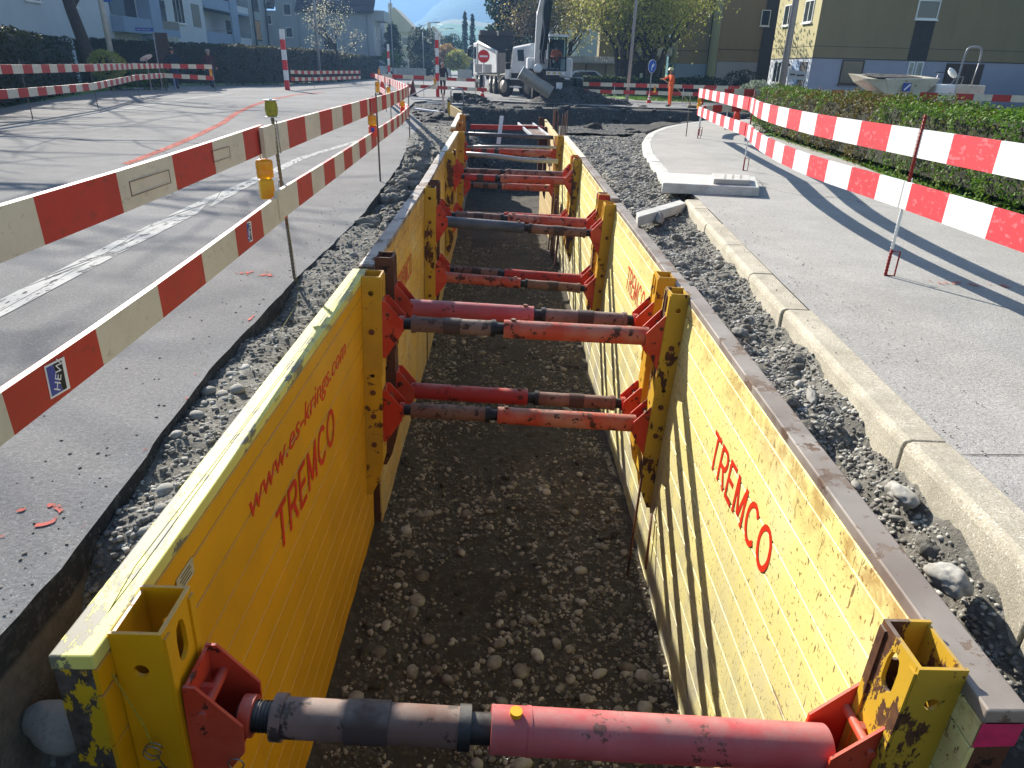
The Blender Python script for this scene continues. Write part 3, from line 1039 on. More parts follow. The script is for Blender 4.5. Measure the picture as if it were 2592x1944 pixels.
# right bank
n = 0
while n < 230:
    y = 1.9 + 19 * random.random() ** 1.2
    a, b = pan_r(y), interp(KERB, min(y, 19))
    x = random.uniform(a + .03, b - .03)
    r = random.choice([.018, .024, .03, .038, .05]) * (1 if y < 10 else 1.35)
    if y < 19.6: stone(SOIL_R, x, y, right_z(x, y) + r * .08, r, (1, .8, .75)); n += 1
pts = []
while len(pts) < 13000:
    y = 1.7 + 18.0 * random.random() ** 1.3
    a, b = pan_r(y), interp(KERB, y)
    x = random.uniform(a, b)
    pts.append((x, y, right_z(x, y) + .003, random.choice([.005, .007, .009, .013, .018]) * (1 if y < 9 else 2)))
pebble_cloud('gravel', pts, M_PEB, SOIL_R)
pts = []
for i in range(5200):
    x, y = random.uniform(-3.6, 6), random.uniform(20.1, 35)
    if x > 4 and y < 23.8 + (x - 4): continue
    z = pit_z(x, y)
    if z < -2: continue
    pts.append((x, y, z, random.choice([.015, .02, .03, .05])))
pebble_cloud('gravel', pts, M_PEB, PIT)
# the few big ones the photo singles out
def boulder(x, y, z, r, sq, label, seed, rough=.36):
    m = rock_mesh('boulder', seed, 4, .8, rough)
    m.materials.append(M_STONE)
    o = put('boulder', m, None, T(x, y, z) @ Rz(seed) @ Matrix.Diagonal((r * sq[0], r * sq[1], r * sq[2], 1)))
    tag(o, label, 'boulder', 'loose boulders along the trench')
boulder(-1.29, 1.50, -.34, .105, (1, 1, 1.1), 'smooth round grey boulder wedged between asphalt cut and left panel end', 3, .14)
boulder(-1.26, 1.42, -.58, .11, (1.2, 1, .8), 'reddish half-buried boulder below the round grey boulder at left', 11)
boulder(1.70, 2.02, -.19, .072, (1.1, 1.05, .9), 'pale rounded boulder beside the nearest granite kerb stones', 5)
boulder(1.78, 2.52, -.15, .075, (1.15, 1, .6), 'dusty broad flat boulder lying between right panel and kerb', 8)
boulder(1.95, 8.45, -.10, .13, (1.35, .9, .75), 'large pale boulder near the wooden plank by the slab', 14)
boulder(1.76, 3.45, -.12, .06, (1.6, .6, .5), 'elongated pale boulder in the soil halfway along the kerb', 17)
boulder(1.68, 4.45, -.11, .055, (1.1, .9, .8), 'small rounded boulder beside the second box joint', 21)
boulder(-1.30, 2.10, -.2, .065, (1.1, .9, .8), 'rounded boulder against the outer top edge of left panel', 23)

# crumbs strewn on the two asphalt surfaces
pts = []
for i in range(230):
    y = 1.6 + 9 * random.random() ** 1.6
    x = interp(LEFT_EDGE, y) - .02 - abs(random.gauss(0, .28))
    pts.append((x, y, .001, random.choice([.002, .003, .004, .006, .009])))
pebble_cloud('crumbs', pts, M_SOIL, ROAD)
pts = []
for i in range(700):
    y = 1.8 + 10 * random.random() ** 1.4
    x = interp(KERB, y) + .05 + abs(random.gauss(0, .45))
    pts.append((x, y, .002, random.choice([.002, .003, .004, .006])))
pebble_cloud('crumbs', pts, M_PEB, WALK)

for i in range(90):
    y = 1.9 + 12 * random.random() ** 1.2
    x = random.uniform(pan_r(y) + .04, interp(KERB, y) - .02)
    stone(SOIL_R, x, y, right_z(x, y), random.uniform(.02, .06) * (1 + y * .05), (1, .9, .8), name='soil_clod')

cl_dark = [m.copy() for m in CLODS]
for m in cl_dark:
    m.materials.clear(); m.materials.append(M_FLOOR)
for i in range(150):
    y = 2.8 + 9 * random.random() ** 1.3
    x = random.uniform(-1.0, 1.28)
    r = random.uniform(.02, .055) * (1.5 if abs(x - .12) > .85 else 1)
    put('soil_clod', random.choice(cl_dark), FLOOR, T(x, y, floor_z(x, y)) @ Rz(i) @ Matrix.Diagonal((r, r * .9, r * .7, 1)))
cl_pit = [m.copy() for m in CLODS]
for m in cl_pit:
    m.materials.clear(); m.materials.append(M_PIT)
for i in range(170):
    x, y = random.uniform(-3, 8), random.uniform(20.3, 35.5)
    if x > 4 and y < 24.3 + (x - 4): continue
    z = pit_z(x, y)
    if z < -2: continue
    r = random.uniform(.08, .28)
    put('soil_clod', random.choice(cl_pit), PIT, T(x, y, z) @ Rz(i) @ Matrix.Diagonal((r, r, r * .6, 1)))
# ------------------------------------------------------------------ trench boxes
PH = 2.72   # height of a side panel
def side_panel(root, s, y0, y1, xt, xb, zt, mats, thick=.115, nsl=14, name_kids=True):
    """s=-1 left / +1 right. xt, xb: inner face x at top and bottom as (near, far); zt: top z (near, far)"""
    def P(a, b, off=0.0):   # a 0..1 along y, b 0..1 down, off outward
        x0 = xt[0] + (xt[1] - xt[0]) * a
        x1 = xb[0] + (xb[1] - xb[0]) * a
        z0 = zt[0] + (zt[1] - zt[0]) * a
        return Vector((x0 + (x1 - x0) * b + s * off, y0 + (y1 - y0) * a, z0 - PH * b))
    m = MB()
    c = [P(0, 1, .014), P(1, 1, .014), P(1, 1, thick), P(0, 1, thick), P(0, .004, .014), P(1, .004, .014), P(1, .004, thick), P(0, .004, thick)]
    m.hexa(c)
    pn = mo('side_panel', m, mats['end'], root)
    # top rail
    m = MB()
    d = .05 / PH
    m.hexa([P(-.001, d, .0005), P(1.001, d, .0005), P(1.001, d, thick + .004), P(-.001, d, thick + .004),
            P(-.001, 0, 0), P(1.001, 0, 0), P(1.001, 0, thick + .004), P(-.001, 0, thick + .004)])
    mo('top_rail', m, mats['top'], pn, bevel=.006)
    hh = (1 - d) / nsl
    cuts = [d]
    for i in range(nsl):
        cuts.append(cuts[-1] + hh * (.5 if i in (0,) else 1.0))
    cuts = [d + (q - d) * (1 - d) / (cuts[-1] - d) for q in cuts]
    g = .0035 / PH
    for i in range(nsl):
        a, b = cuts[i] + g, cuts[i + 1] - g
        ch = .0028 / PH
        m = MB()
        vs = []
        for q in (0, 1):
            vs += [P(q, a, .014), P(q, a, .004), P(q, a + ch, 0), P(q, b - ch, 0), P(q, b, .004), P(q, b, .014)]
        m.add(vs, [tuple(range(6)), tuple(range(6, 12))[::-1]] + [(k, 6 + k, 6 + (k + 1) % 6, (k + 1) % 6) for k in range(6)])
        mo('slat', m, mats['slat'], pn)
    pn['P'] = 0
    del pn['P']
    return pn, P

HOLE_TD = [(.0 + .030 * cos(t), -.155 + .030 * sin(t)) for t in np.linspace(pi, 2 * pi, 9)] + \
          [(.030, -.09), (.022, -.055), (.0, -.04), (-.022, -.055), (-.030, -.09)]
POSTW, POSTD = .20, .145
def post_meshes(L=1.98):
    w = .011
    # web outline in (x, z)
    out = [(0, 0), (POSTD, 0), (POSTD, -L + .33), (POSTD - .05, -L + .12), (.04, -L), (0, -L)]
    hs = [circ(.07, -.135, .022), circ(.07, -L * .42, .017)]
    V, F = plate_with_holes(out, 0, w, hs)
    web = MB(); web.add(V, F)
    # front plate facing the trench, in (y, z)
    outf = [(-POSTW / 2 + .011, 0), (POSTW / 2 - .011, 0), (POSTW / 2 - .011, -L + .33), (-POSTW / 2 + .011, -L + .33)]
    V, F = plate_with_holes(outf, 0, .014, [HOLE_TD, circ(0, -L * .5, .02)])
    fr = MB(); fr.add(V, F)
    return web.mesh('web'), fr.mesh('front_plate')
WEB, FRONT = post_meshes()
def post(root, s, yc, xt, xb, z, mat, z_extra=.0, L=1.98, pins=(.45, .98, 1.2, 1.47), boltmat=None, tape=None, clip=False):
    """channel post on the inner face. xt,xb: face x at z and at z-L"""
    tilt = (xb - xt) / L * -s  # inward lean per metre down
    xin = Vector((-s, 0, 0)); zdn = Vector((-(xb - xt) / L, 0, 1)).normalized()
    yv = zdn.cross(xin).normalized(); xin = yv.cross(zdn).normalized()
    O = Vector((xt - s * .002, yc, z))
    F = Matrix(((xin.x, yv.x, zdn.x, O.x), (xin.y, yv.y, zdn.y, O.y), (xin.z, yv.z, zdn.z, O.z), (0, 0, 0, 1)))
    m = MB()
    # back plate and side webs (with holes), then the front plate
    w = .011
    me = bpy.data.meshes.new('end_post')
    bm = bmesh.new()
    def addmesh(src, M):
        t = src.copy(); t.transform(M); bm.from_mesh(t); bpy.data.meshes.remove(t)
    addmesh(WEB, Matrix.Translation((0, -POSTW / 2, 0)))
    addmesh(WEB, Matrix.Translation((0, POSTW / 2 - w, 0)))
    addmesh(FRONT, Matrix(((0, 1, 0, POSTD - .013), (1, 0, 0, 0), (0, 0, 1, 0), (0, 0, 0, 1))))
    b = MB(); b.box((.006, 0, -L / 2 + .02), (.010, POSTW - .024, L - .06))
    b.cur = 0
    # lips beside the opening
    b.box((POSTD + .004, -POSTW / 2 + .018, -.42), (.009, .030, .80))
    b.box((POSTD + .004, POSTW / 2 - .018, -.42), (.009, .030, .80))
    bme = b.mesh('tmp'); bm.from_mesh(bme); bpy.data.meshes.remove(bme)
    bmesh.ops.recalc_face_normals(bm, faces=bm.faces[:])
    bm.to_mesh(me); bm.free()
    me.materials.append(mat)
    po = put('end_post', me, root, F)
    for q in pins:
        b = MB()
        b.cyl((.072, -POSTW / 2 - .012, -q), (.072, POSTW / 2 + .012, -q), .023, n=14)
        mo('bolt', b, boltmat or M_BOLT, po, F @ Matrix())
    if tape:
        b = MB(); b.box((POSTD / 2, 0, -.045), (POSTD + .006, POSTW + .006, .06))
        b2 = MB()
        mo('spray_band', b, tape, po, F @ Matrix())
    if clip:
        b = MB()
        pts = [(.072 + .0 + .024 * cos(t), -POSTW / 2 - .022 - .002 * t, -.42 + .024 * sin(t)) for t in np.linspace(0, 4 * pi, 30)]
        pts += [(.085, -POSTW / 2 - .03, -.46), (.10, -POSTW / 2 - .03, -.50)]
        b.tube(pts, .0022, 6)
        mo('spring_clip', b, M_WIRE, po, F @ Matrix())
    return po, F

def strut(root, A, B, mirror, mpipe, msleeve, mbr, rp=.074, split=.62, clip=False, capn=True, sleeveband=None):
    A, B = Vector(A), Vector(B)
    if mirror: A, B = B, A
    L = (B - A).length
    d = (B - A).normalized()
    F = frame(A, d)          # local x along the strut, z up, y across
    up = -1 if mirror else 1
    m = MB()
    x_br = .15
    ps = split * (L - 2 * x_br)     # length taken by the sleeve side
    # pipe is the part with the name strut_pipe; the strut object itself carries it
    xp0 = L - x_br - (L - 2 * x_br - ps)
    m.cyl((xp0, 0, 0), (L - x_br + .02, 0, 0), rp, n=28)
    st = mo('strut', m, mpipe, root, F)
    r1_ = rp * .60
    b = MB(); b.cyl((x_br - .03, 0, 0), (x_br + .11, 0, 0), r1_, n=20)
    for i in range(9):
        b.cyl((x_br + .005 + i * .011, 0, 0), (x_br + .010 + i * .011, 0, 0), r1_ + .0035, n=20)
    mo('spindle', b, M_DSTEEL, st, F @ Matrix())
    b = MB(); b.cyl((xp0 - .12, 0, 0), (xp0 + .01, 0, 0), r1_ + .004, n=20)
    mo('inner_tube', b, M_DSTEEL, st, F @ Matrix())
    xs0, xs1 = x_br + .09, xp0 - .09
    b = MB(); b.cyl((xs0, 0, 0), (xs1, 0, 0), rp * .84, n=24)
    mo('sleeve', b, msleeve, st, F @ Matrix())
    b = MB()
    b.cyl((xs0 - .012, 0, 0), (xs0 + .022, 0, 0), rp * .97, n=24)
    mo('collar', b, msleeve, st, F @ Matrix())
    xm = (xs0 + xs1) / 2
    b = MB(); b.cyl((xm - .075, 0, 0), (xm + .06, 0, 0), rp * .92, n=24)
    mo('grip_band', b, sleeveband or M_SLEEVED, st, F @ Matrix())
    b = MB(); b.cyl((xs1 - .012, 0, 0), (xs1 + .026, 0, 0), rp * .95, n=24)
    mo('flange', b, M_DSTEEL, st, F @ Matrix())
    b = MB()
    b.cyl((xp0 + .075, 0, rp - .004), (xp0 + .075, 0, rp + .014), .020, n=14)
    mo('locking_pin', b, M_LAMPY if clip else M_BOLT, st, F @ Matrix())
    b = MB(); b.cyl((xp0 + .115, 0, 0), (xp0 + .128, 0, 0), rp + .0025, n=28)
    mo('weld_ring', b, mpipe, st, F @ Matrix())
    # wire loops hanging under the joint
    b = MB()
    pts = [(xp0 + .06 + .016 * cos(t), -.01, -rp - .028 + .022 * sin(t)) for t in np.linspace(0, 2 * pi, 14)]
    b.tube(pts, .0018, 5, True)
    b.tube([(xp0 + .06, -.01, -rp - .006), (xp0 + .06, -.01, -rp + .01)], .0018, 5)
    mo('wire_loop', b, M_WIRE, st, F @ Matrix())
    # brackets
    for e in (0, 1):
        FB = F if e == 0 else F @ Matrix.Translation((L, 0, 0)) @ Rz(pi)
        b = MB()
        prof = [(0.0, .205), (.035, .205), (x_br + .012, .055), (x_br + .012, -.055), (.03, -.27), (0.0, -.27)]
        for yy in (-.088, .078):
            vs = [(x, yy, z) for x, z in prof] + [(x, yy + .010, z) for x, z in prof]
            n = len(prof)
            b.add(vs, [tuple(range(n))[::-1], tuple(range(n, 2 * n))] + [(i, (i + 1) % n, n + (i + 1) % n, n + i) for i in range(n)])
        b.box((.006, 0, -.03), (.011, .156, .46))
        # sloping lower closing plate, top stays open
        b.hexa([(.030, -.078, -.268), (x_br, -.078, -.062), (x_br, .078, -.062), (.030, .078, -.268),
                (.030, -.078, -.256), (x_br, -.078, -.050), (x_br, .078, -.050), (.030, .078, -.256)])
        b.cyl((x_br - .02, 0, 0), (x_br + .018, 0, 0), rp * .86, n=20)
        br = mo('bracket', b, mbr, st, FB)
        b = MB()
        b.cyl((.05, -.10, .10), (.05, .10, .10), .016, n=12)
        b.cyl((.05, 0, .10), (.012, 0, .10), .022, n=6)
        # third level holds parts of the strut only: the pin belongs to the strut too
        mo('bracket_pin', b, M_BOLT if not clip else mbr, st, FB)
        if e == 0 and clip:
            b = MB()
            pts = [(x_br - .01 + .024 * cos(t), -.105, -.085 + .024 * sin(t)) for t in np.linspace(0, 4 * pi, 26)]
            b.tube(pts, .0022, 6)
            mo('spring_clip', b, M_WIRE, st, FB)
    return st

M_SLEEVED = worn('sleeve_dark', '#4d3c34', chip='#352a26', amount=.35, rough=.85)
LN = dict(slat=M_YNEW, top=M_TOPNEW, end=M_YSCUF)
LO = dict(slat=M_YOLD2, top=M_TOPOLD, end=M_RUST)
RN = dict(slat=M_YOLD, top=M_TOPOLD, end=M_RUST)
GB = 'linked trench boxes in the long excavation'
def tbox(loc, label): return thing('trench_box', loc, label, 'trench box', GB)

# --- box 1
b1 = tbox((.1, 3.5, -2.68), 'nearest yellow trench box, its left panel fresh yellow, its right panel scratched and sunlit')
pl, PL = side_panel(b1, -1, 1.40, 5.50, (-1.052, -1.03), (-1.15, -1.13), (.055, .0), LN)
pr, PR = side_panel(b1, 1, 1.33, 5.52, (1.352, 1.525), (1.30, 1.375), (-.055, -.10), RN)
# square end caps
def on_panel(P, name, me, s, yw, z, mat, par, tiltz=0.0, off=.0015):
    """place a text mesh on the inner face; yw world y of the text origin"""
    y0 = P(0, 0).y; y1 = P(1, 0).y
    a = (yw - y0) / (y1 - y0)
    zt = P(a, 0).z
    b = (zt - z) / PH
    p = P(a, b)
    q = P(a + (.1 if s < 0 else -.1), b + (tiltz * .1 * (y1 - y0) / PH))
    up = (P(a, b - .1) - p).normalized()
    xd = (q - p).normalized()
    nz = xd.cross(up).normalized()
    up = nz.cross(xd)
    p = p + nz * off
    M = Matrix(((xd.x, up.x, nz.x, p.x), (xd.y, up.y, nz.y, p.y), (xd.z, up.z, nz.z, p.z), (0, 0, 0, 1)))
    if not me.materials: me.materials.append(mat)
    return put(name, me, par, M)
def block_word(h, w):
    """TREMCO in heavy block strokes; h cap height, w stroke width as a share of h"""
    O = [(.5 + .42 * cos(t), .5 + .46 * sin(t)) for t in np.linspace(0, 2 * pi, 25)]
    C = [(.5 + .42 * cos(t), .5 + .46 * sin(t)) for t in np.linspace(radians(45), radians(315), 19)]
    Rb = [(.0, .96), (.45, .96)] + [(.45 + .24 * cos(t), .73 + .23 * sin(t)) for t in np.linspace(pi / 2, -pi / 2, 9)] + [(.0, .50)]
    G = dict(T=([[(0, .96), (.8, .96)], [(.4, .94), (.4, 0)]], .8), R=([[(.04, 1), (.04, 0)], Rb, [(.38, .5), (.70, 0)]], .78), E=([[(.04, 1), (.04, 0)], [(0, .96), (.62, .96)], [(0, .52), (.56, .52)], [(0, .04), (.62, .04)]], .66),
             M=([[(.04, 0), (.04, 1)], [(.06, .98), (.45, .12)], [(.45, .12), (.84, .98)], [(.86, 1), (.86, 0)]], .92), C=([C], .90), O=([O], .98))
    m = MB(); x = 0; n = 0
    for ch in 'TREMCO':
        st, adv = G[ch]
        for ln in st:
            for a, b in zip(ln, ln[1:]):
                a, b = Vector((a[0] * .8 + x, a[1], 0)) * h, Vector((b[0] * .8 + x, b[1], 0)) * h
                d = (b - a).normalized(); q = Vector((-d.y, d.x, 0)) * h * w / 2
                e = d * (h * w * .22 if len(ln) > 4 else 0)
                z = Vector((0, 0, .0022 + .00012 * (n % 7))); n += 1
                m.add([a - e - q + z, b + e - q + z, b + e + q + z, a - e + q + z], [(0, 1, 2, 3)])
        x += adv * .8 + .16
    return m.mesh('lettering')
tm = block_word(.25, .135)
def fit(me, w):
    xs = [v.co.x for v in me.vertices]
    me.transform(Matrix.Translation((-min(xs), 0, 0)))
    me.transform(Matrix.Diagonal((w / (max(xs) - min(xs)), 1, 1, 1)))
    return me
on_panel(PL, 'lettering', fit(tm, 1.27), -1, 2.86, -.775, M_LETTER, pl)
um = fit(text_mesh('lettering', 'www.es-krings.com', .185, .003, .2, bold=.0), 2.02)
on_panel(PL, 'lettering', um, -1, 2.55, -.335, M_LETTER, pl, 0.0)
m = MB(); m.box((.055, .035, .001), (.13, .07, .002))
for i in range(5):
    pass
on_panel(PL, 'data_plate', m.mesh('data_plate'), -1, 1.87, -.155, M_SIGNW, pl, 0.0)
m = MB()
for i in range(4):
    m.box((.055, .016 + i * .013, .0028), (.09 - .02 * (i % 2), .0035, .0006))
on_panel(PL, 'plate_print', m.mesh('plate_print'), -1, 1.87, -.155, M_BLACK, pl, 0.0)
on_panel(PR, 'lettering', fit(block_word(.25, .135), 1.16), 1, 3.93, -.845, M_LETTER, pr)
# magenta spray on the right end
m = MB()
c = [PR(0, .018, -.001), PR(0, .018, .118), PR(0, .05, .118), PR(0, .052, -.001)]
m.add([v + Vector((0, -.006, 0)) for v in c], [(0, 1, 2, 3)])
mo('magenta_mark', m, M_MAG, pr)
po, F = post(b1, -1, 1.57, -1.052, -1.115, .062, M_YNEW, pins=(.55, 1.2, 1.6), clip=True)
po, F = post(b1, -1, 5.30, -1.031, -1.105, .022, M_YMID)
po, F = post(b1, 1, 1.53, 1.358, 1.318, -.02, M_YRUST, pins=(.62, 1.2, 1.6))
m = MB(); m.box((.085, -POSTW / 2 - .002, -.085), (.10, .003, .11)); mo('magenta_mark', m, M_MAG, po, F)
post(b1, 1, 5.28, 1.515, 1.42, -.075, M_YRUST, pins=(.45, .98, 1.25, 1.5))
strut(b1, (-.905, 1.575, -.365), (1.225, 1.555, -.505), 0, M_PINK, M_SLEEVE, M_BRKT, split=.415, clip=True)
strut(b1, (-.945, 1.575, -1.17), (1.20, 1.555, -1.29), 0, M_RED, M_SLEEVE, M_BRKT, split=.455)
strut(b1, (-.895, 5.30, -.385), (1.372, 5.28, -.462), 0, M_REDOR, M_SLEEVE, M_BRKT, split=.415)
strut(b1, (-.925, 5.30, -1.155), (1.345, 5.28, -1.262), 0, M_REDOR, M_SLEEVEB, M_BRKT, split=.41, sleeveband=M_SLEEVE)

# --- box 2
b2 = tbox((.15, 7.6, -2.68), 'second yellow trench box from the camera, with rusted posts and a dark grey upper strut')
pl, PL = side_panel(b2, -1, 5.57, 9.68, (-1.0, -.952), (-1.06, -1.02), (.0, .03), LO)
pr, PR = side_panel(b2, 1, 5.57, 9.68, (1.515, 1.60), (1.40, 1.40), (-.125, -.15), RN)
on_panel(PR, 'lettering', fit(block_word(.25, .135), 1.13), 1, 7.85, -.80, M_LETTERO, pr)
on_panel(PL, 'lettering', fit(block_word(.25, .135), 1.1), -1, 6.9, -.72, M_LETTERO, pl)
post(b2, -1, 5.76, -1.0, -1.04, .055, M_RUST)
post(b2, -1, 9.50, -.955, -1.0, .04, M_YRUST)
post(b2, 1, 5.76, 1.52, 1.45, -.075, M_YMID, tape=None)
post(b2, 1, 9.50, 1.60, 1.50, -.13, M_YMID, tape=None)
strut(b2, (-.862, 5.76, -.40), (1.375, 5.76, -.50), 1, M_PINK, M_SLEEVE, M_BRKT, split=.46)
strut(b2, (-.88, 5.76, -1.19), (1.34, 5.76, -1.31), 1, M_RED, M_SLEEVEB, M_BRKT, split=.46)
strut(b2, (-.815, 9.50, -.41), (1.45, 9.50, -.545), 1, M_GPIPE, M_SLEEVEB, M_BRKT, split=.47)
strut(b2, (-.84, 9.50, -1.18), (1.42, 9.50, -1.33), 1, M_REDOR, M_SLEEVEB, M_BRKT, split=.47)

# --- box 3
b3 = tbox((.2, 11.8, -2.68), 'third yellow trench box, a salmon upper strut near it and red-painted post tops')
pl, PL = side_panel(b3, -1, 9.75, 13.98, (-.95, -.985), (-1.0, -1.02), (.015, .01), LO)
pr, PR = side_panel(b3, 1, 9.75, 13.98, (1.57, 1.605), (1.42, 1.44), (-.10, -.055), RN)
post(b3, -1, 9.94, -.945, -.98, .05, M_RUST)
post(b3, -1, 13.80, -.985, -1.0, .03, M_YRUST)
post(b3, 1, 9.94, 1.57, 1.50, -.07, M_YRUST, tape=M_RED)
post(b3, 1, 13.80, 1.605, 1.52, -.04, M_YRUST, tape=None)
strut(b3, (-.80, 9.94, -.41), (1.43, 9.94, -.50), 0, M_REDOR, M_SLEEVEB, M_BRKT, split=.42)
strut(b3, (-.83, 9.94, -1.19), (1.40, 9.94, -1.32), 0, M_RED, M_SLEEVEB, M_BRKT, split=.42)
strut(b3, (-.845, 13.80, -.42), (1.46, 13.80, -.465), 0, M_REDOR, M_RED, M_BRKT, split=.38)
strut(b3, (-.85, 13.80, -1.2), (1.44, 13.80, -1.28), 0, M_RED, M_SLEEVEB, M_BRKT, split=.38)

# --- box 4
b4 = tbox((.2, 16.1, -2.68), 'fourth yellow trench box, clean bright panels and loose pipes laid across its struts')
pl, PL = side_panel(b4, -1, 14.05, 18.22, (-.965, -.96), (-1.02, -1.02), (.02, .045), dict(slat=M_YOLD2, top=M_BW, end=M_RUST))
pr, PR = side_panel(b4, 1, 14.05, 18.22, (1.60, 1.62), (1.46, 1.48), (-.04, .0), dict(slat=M_YOLD, top=M_BW, end=M_YMID))
post(b4, -1, 14.2, -.96, -1.0, .03, M_YRUST)
post(b4, -1, 18.0, -.96, -1.0, .055, M_YMID)
post(b4, 1, 14.2, 1.60, 1.52, -.03, M_YMID, tape=M_SIGNR)
post(b4, 1, 18.0, 1.62, 1.55, .015, M_YMID)
strut(b4, (-.82, 14.2, -.36), (1.45, 14.2, -.40), 0, M_SLEEVE, M_SLEEVEB, M_BRKT, split=.42, rp=.062)
strut(b4, (-.83, 14.2, -1.2), (1.44, 14.2, -1.26), 0, M_RED, M_SLEEVEB, M_BRKT, split=.42)
strut(b4, (-.815, 18.0, -.385), (1.47, 18.0, -.41), 0, M_REDOR, M_RED, M_BRKT, split=.35, rp=.085)
strut(b4, (-.82, 18.0, -1.2), (1.46, 18.0, -1.25), 0, M_REDOR, M_SLEEVEB, M_BRKT, split=.40, rp=.085)

# --- box 5, older, orange brown
b5 = tbox((.2, 20.6, -2.68), 'farthest orange-brown shoring box by the pit, with a dark red beam across')
M_YORG = worn('ochre_rusty_panel', '#b87a28', chip='#6a3a1c', amount=.45, rough=.65, scale=4)
LO5 = dict(slat=M_YORG, top=M_BW, end=M_YORG)
side_panel(b5, -1, 18.5, 21.2, (-1.06, -1.02), (-1.06, -1.02), (.13, .30), LO5, nsl=6)
side_panel(b5, 1, 18.35, 21.6, (1.42, 1.30), (1.42, 1.30), (-.02, .16), dict(slat=M_WOOD, top=M_WOOD, end=M_WOOD), nsl=7)
post(b5, -1, 19.9, -1.02, -1.02, .33, M_YORG)
post(b5, -1, 19.1, -1.05, -1.05, .20, M_YORG)
post(b5, 1, 21.2, 1.33, 1.33, .24, M_RUST)
post(b5, 1, 20.2, 1.42, 1.42, .05, M_RUST)
m = MB(); m.box((.25, 20.5, -.01), (2.0, .10, .12)); mo('cross_beam', m, M_RED, b5)
# loose things on the struts
def pipe(label, pts, r, mat, name='loose_pipe', cat='pipe'):
    m = MB(); m.tube(pts, r, 12)
    o = mo(name, m, mat); tag(o, label, cat)
pipe('dark grey steel pipe laid across the farthest end of the fourth box', [(-.86, 18.75, -.05), (1.44, 18.6, -.085)], .048, M_GPIPE)
pipe('thin pale pipe lying across the trench just before the orange strut', [(-.75, 17.6, -.255), (.3, 17.6, -.225), (1.42, 17.6, -.225)], .034, M_GALV)
pipe('bent pale plastic pipe sagging over the red struts of the fourth box', [(-.70, 16.5, -.30), (-.1, 16.5, -.325), (.6, 16.5, -.40), (1.38, 16.5, -.415)], .052, M_GALV)
m = MB(); m.hexa([(-.03, 18.95, -.3), (.08, 18.95, -.3), (.08, 18.98, -.3), (-.03, 18.98, -.3), (.05, 19.25, .36), (.15, 19.25, .36), (.15, 19.28, .36), (.05, 19.28, .36)])
tag(mo('board', m, M_CONEW), 'white plank standing upright against the grey pipe in mid trench', 'board')
m = MB()
m.hexa([(.90, 19.5, -.16), (1.38, 19.4, -.16), (1.38, 19.4, -.13), (.90, 19.5, -.13), (.58, 21.0, .02), (1.02, 21.0, .02), (1.02, 21.0, .05), (.58, 21.0, .05)])
pl_ = mo('walkway_plate', m, M_SLEEVE); tag(pl_, 'grey metal walkway plate with white edges sloping over the far box', 'plate')
for a, b in (((.90, 19.5), (.58, 21.0)), ((1.36, 19.4), (1.0, 21.0))):
    m = MB()
    m.hexa([(a[0] - .02, a[1], -.16), (a[0] + .02, a[1], -.16), (b[0] + .02, b[1], .03), (b[0] - .02, b[1], .03), (a[0] - .02, a[1], -.09), (a[0] + .02, a[1], -.09), (b[0] + .02, b[1], .10), (b[0] - .02, b[1], .10)])
    mo('side_rail', m, M_CONEW, pl_)
# steel sheeting rods
rods = [(1.47, .56), (1.50, .54), (1.53, .5), (1.57, .53), (1.61, .38), (1.72, .42), (1.76, .40), (1.80, .46), (1.85, .50), (1.68, .12)]
SPL = ['leftmost and tallest rusty sheet pile of the bundle right of the far box', 'second tall rusty sheet pile from the left in the upright bundle', 'third slim rusty sheet pile from the left in the upright bundle', 'bright-edged rusty sheet pile in the middle of the left cluster', 'lower sheet pile at the right edge of the left cluster', 'first sheet pile of the right-hand cluster beside the far box', 'second sheet pile of the right-hand cluster beside the far box', 'third sheet pile of the right-hand cluster beside the far box', 'rightmost rusty sheet pile of the whole upright bundle', 'shortest sheet pile, between the two clusters behind the yellow post']
for i, (x, zt) in enumerate(rods):
    m = MB()
    yb = 19.6 + .05 * (i % 3)
    m.box((x, yb, (zt - 2.6) / 2), (.022, .07, zt + 2.6))
    o = mo('sheet_pile', m, M_RUST)
    tag(o, SPL[i], 'sheet pile', 'rusty sheet piles right of the far box')
for i, (x, y) in enumerate([(1.30, 17.3), (1.33, 17.0), (1.36, 16.7), (1.30, 16.4), (1.33, 16.1), (1.37, 15.8), (1.33, 15.5)]):
    m = MB(); m.hexa([(x, y, -2.66), (x + .03, y, -2.66), (x + .03, y + .05, -2.66), (x, y + .05, -2.66), (x + .07, y, -1.25), (x + .10, y, -1.25), (x + .10, y + .05, -1.25), (x + .07, y + .05, -1.25)])
    tag(mo('sheet_pile', m, M_RUST), ['rearmost', 'second rearmost', 'third rearmost', 'middle', 'third nearest', 'second nearest', 'nearest'][i] + ' sheet pile in the row leaning on the fourth box right panel', 'sheet pile', 'sheet piles leaning inside the fourth box')
# two thin rods hanging below the second frame
for i, (p, q) in enumerate([((1.31, 5.2, -1.65), (1.22, 4.95, -2.64)), ((1.37, 4.95, -1.95), (1.31, 4.7, -2.35))]):
    m = MB(); m.tube([p, q], .011, 6)
    tag(mo('steel_rod', m, M_BOLT), ['long thin rusty rod reaching the trench floor below the right post of the first box', 'short thin rod against the right panel just below the post tip'][i], 'rod')
# twine over the left panel near end
m = MB(); m.tube([(-1.08, 5.2, .02), (-1.09, 4.0, .03), (-1.10, 2.6, .045), (-1.105, 1.75, .065), (-1.09, 1.46, .045), (-1.0, 1.44, -.25), (-.96, 1.44, -.55), (-.93, 1.45, -.9)], .0018, 5)
tag(mo('builders_line', m, M_YTWINE), 'thin yellow-green string stretched along the left panel top and over its near post', 'string')
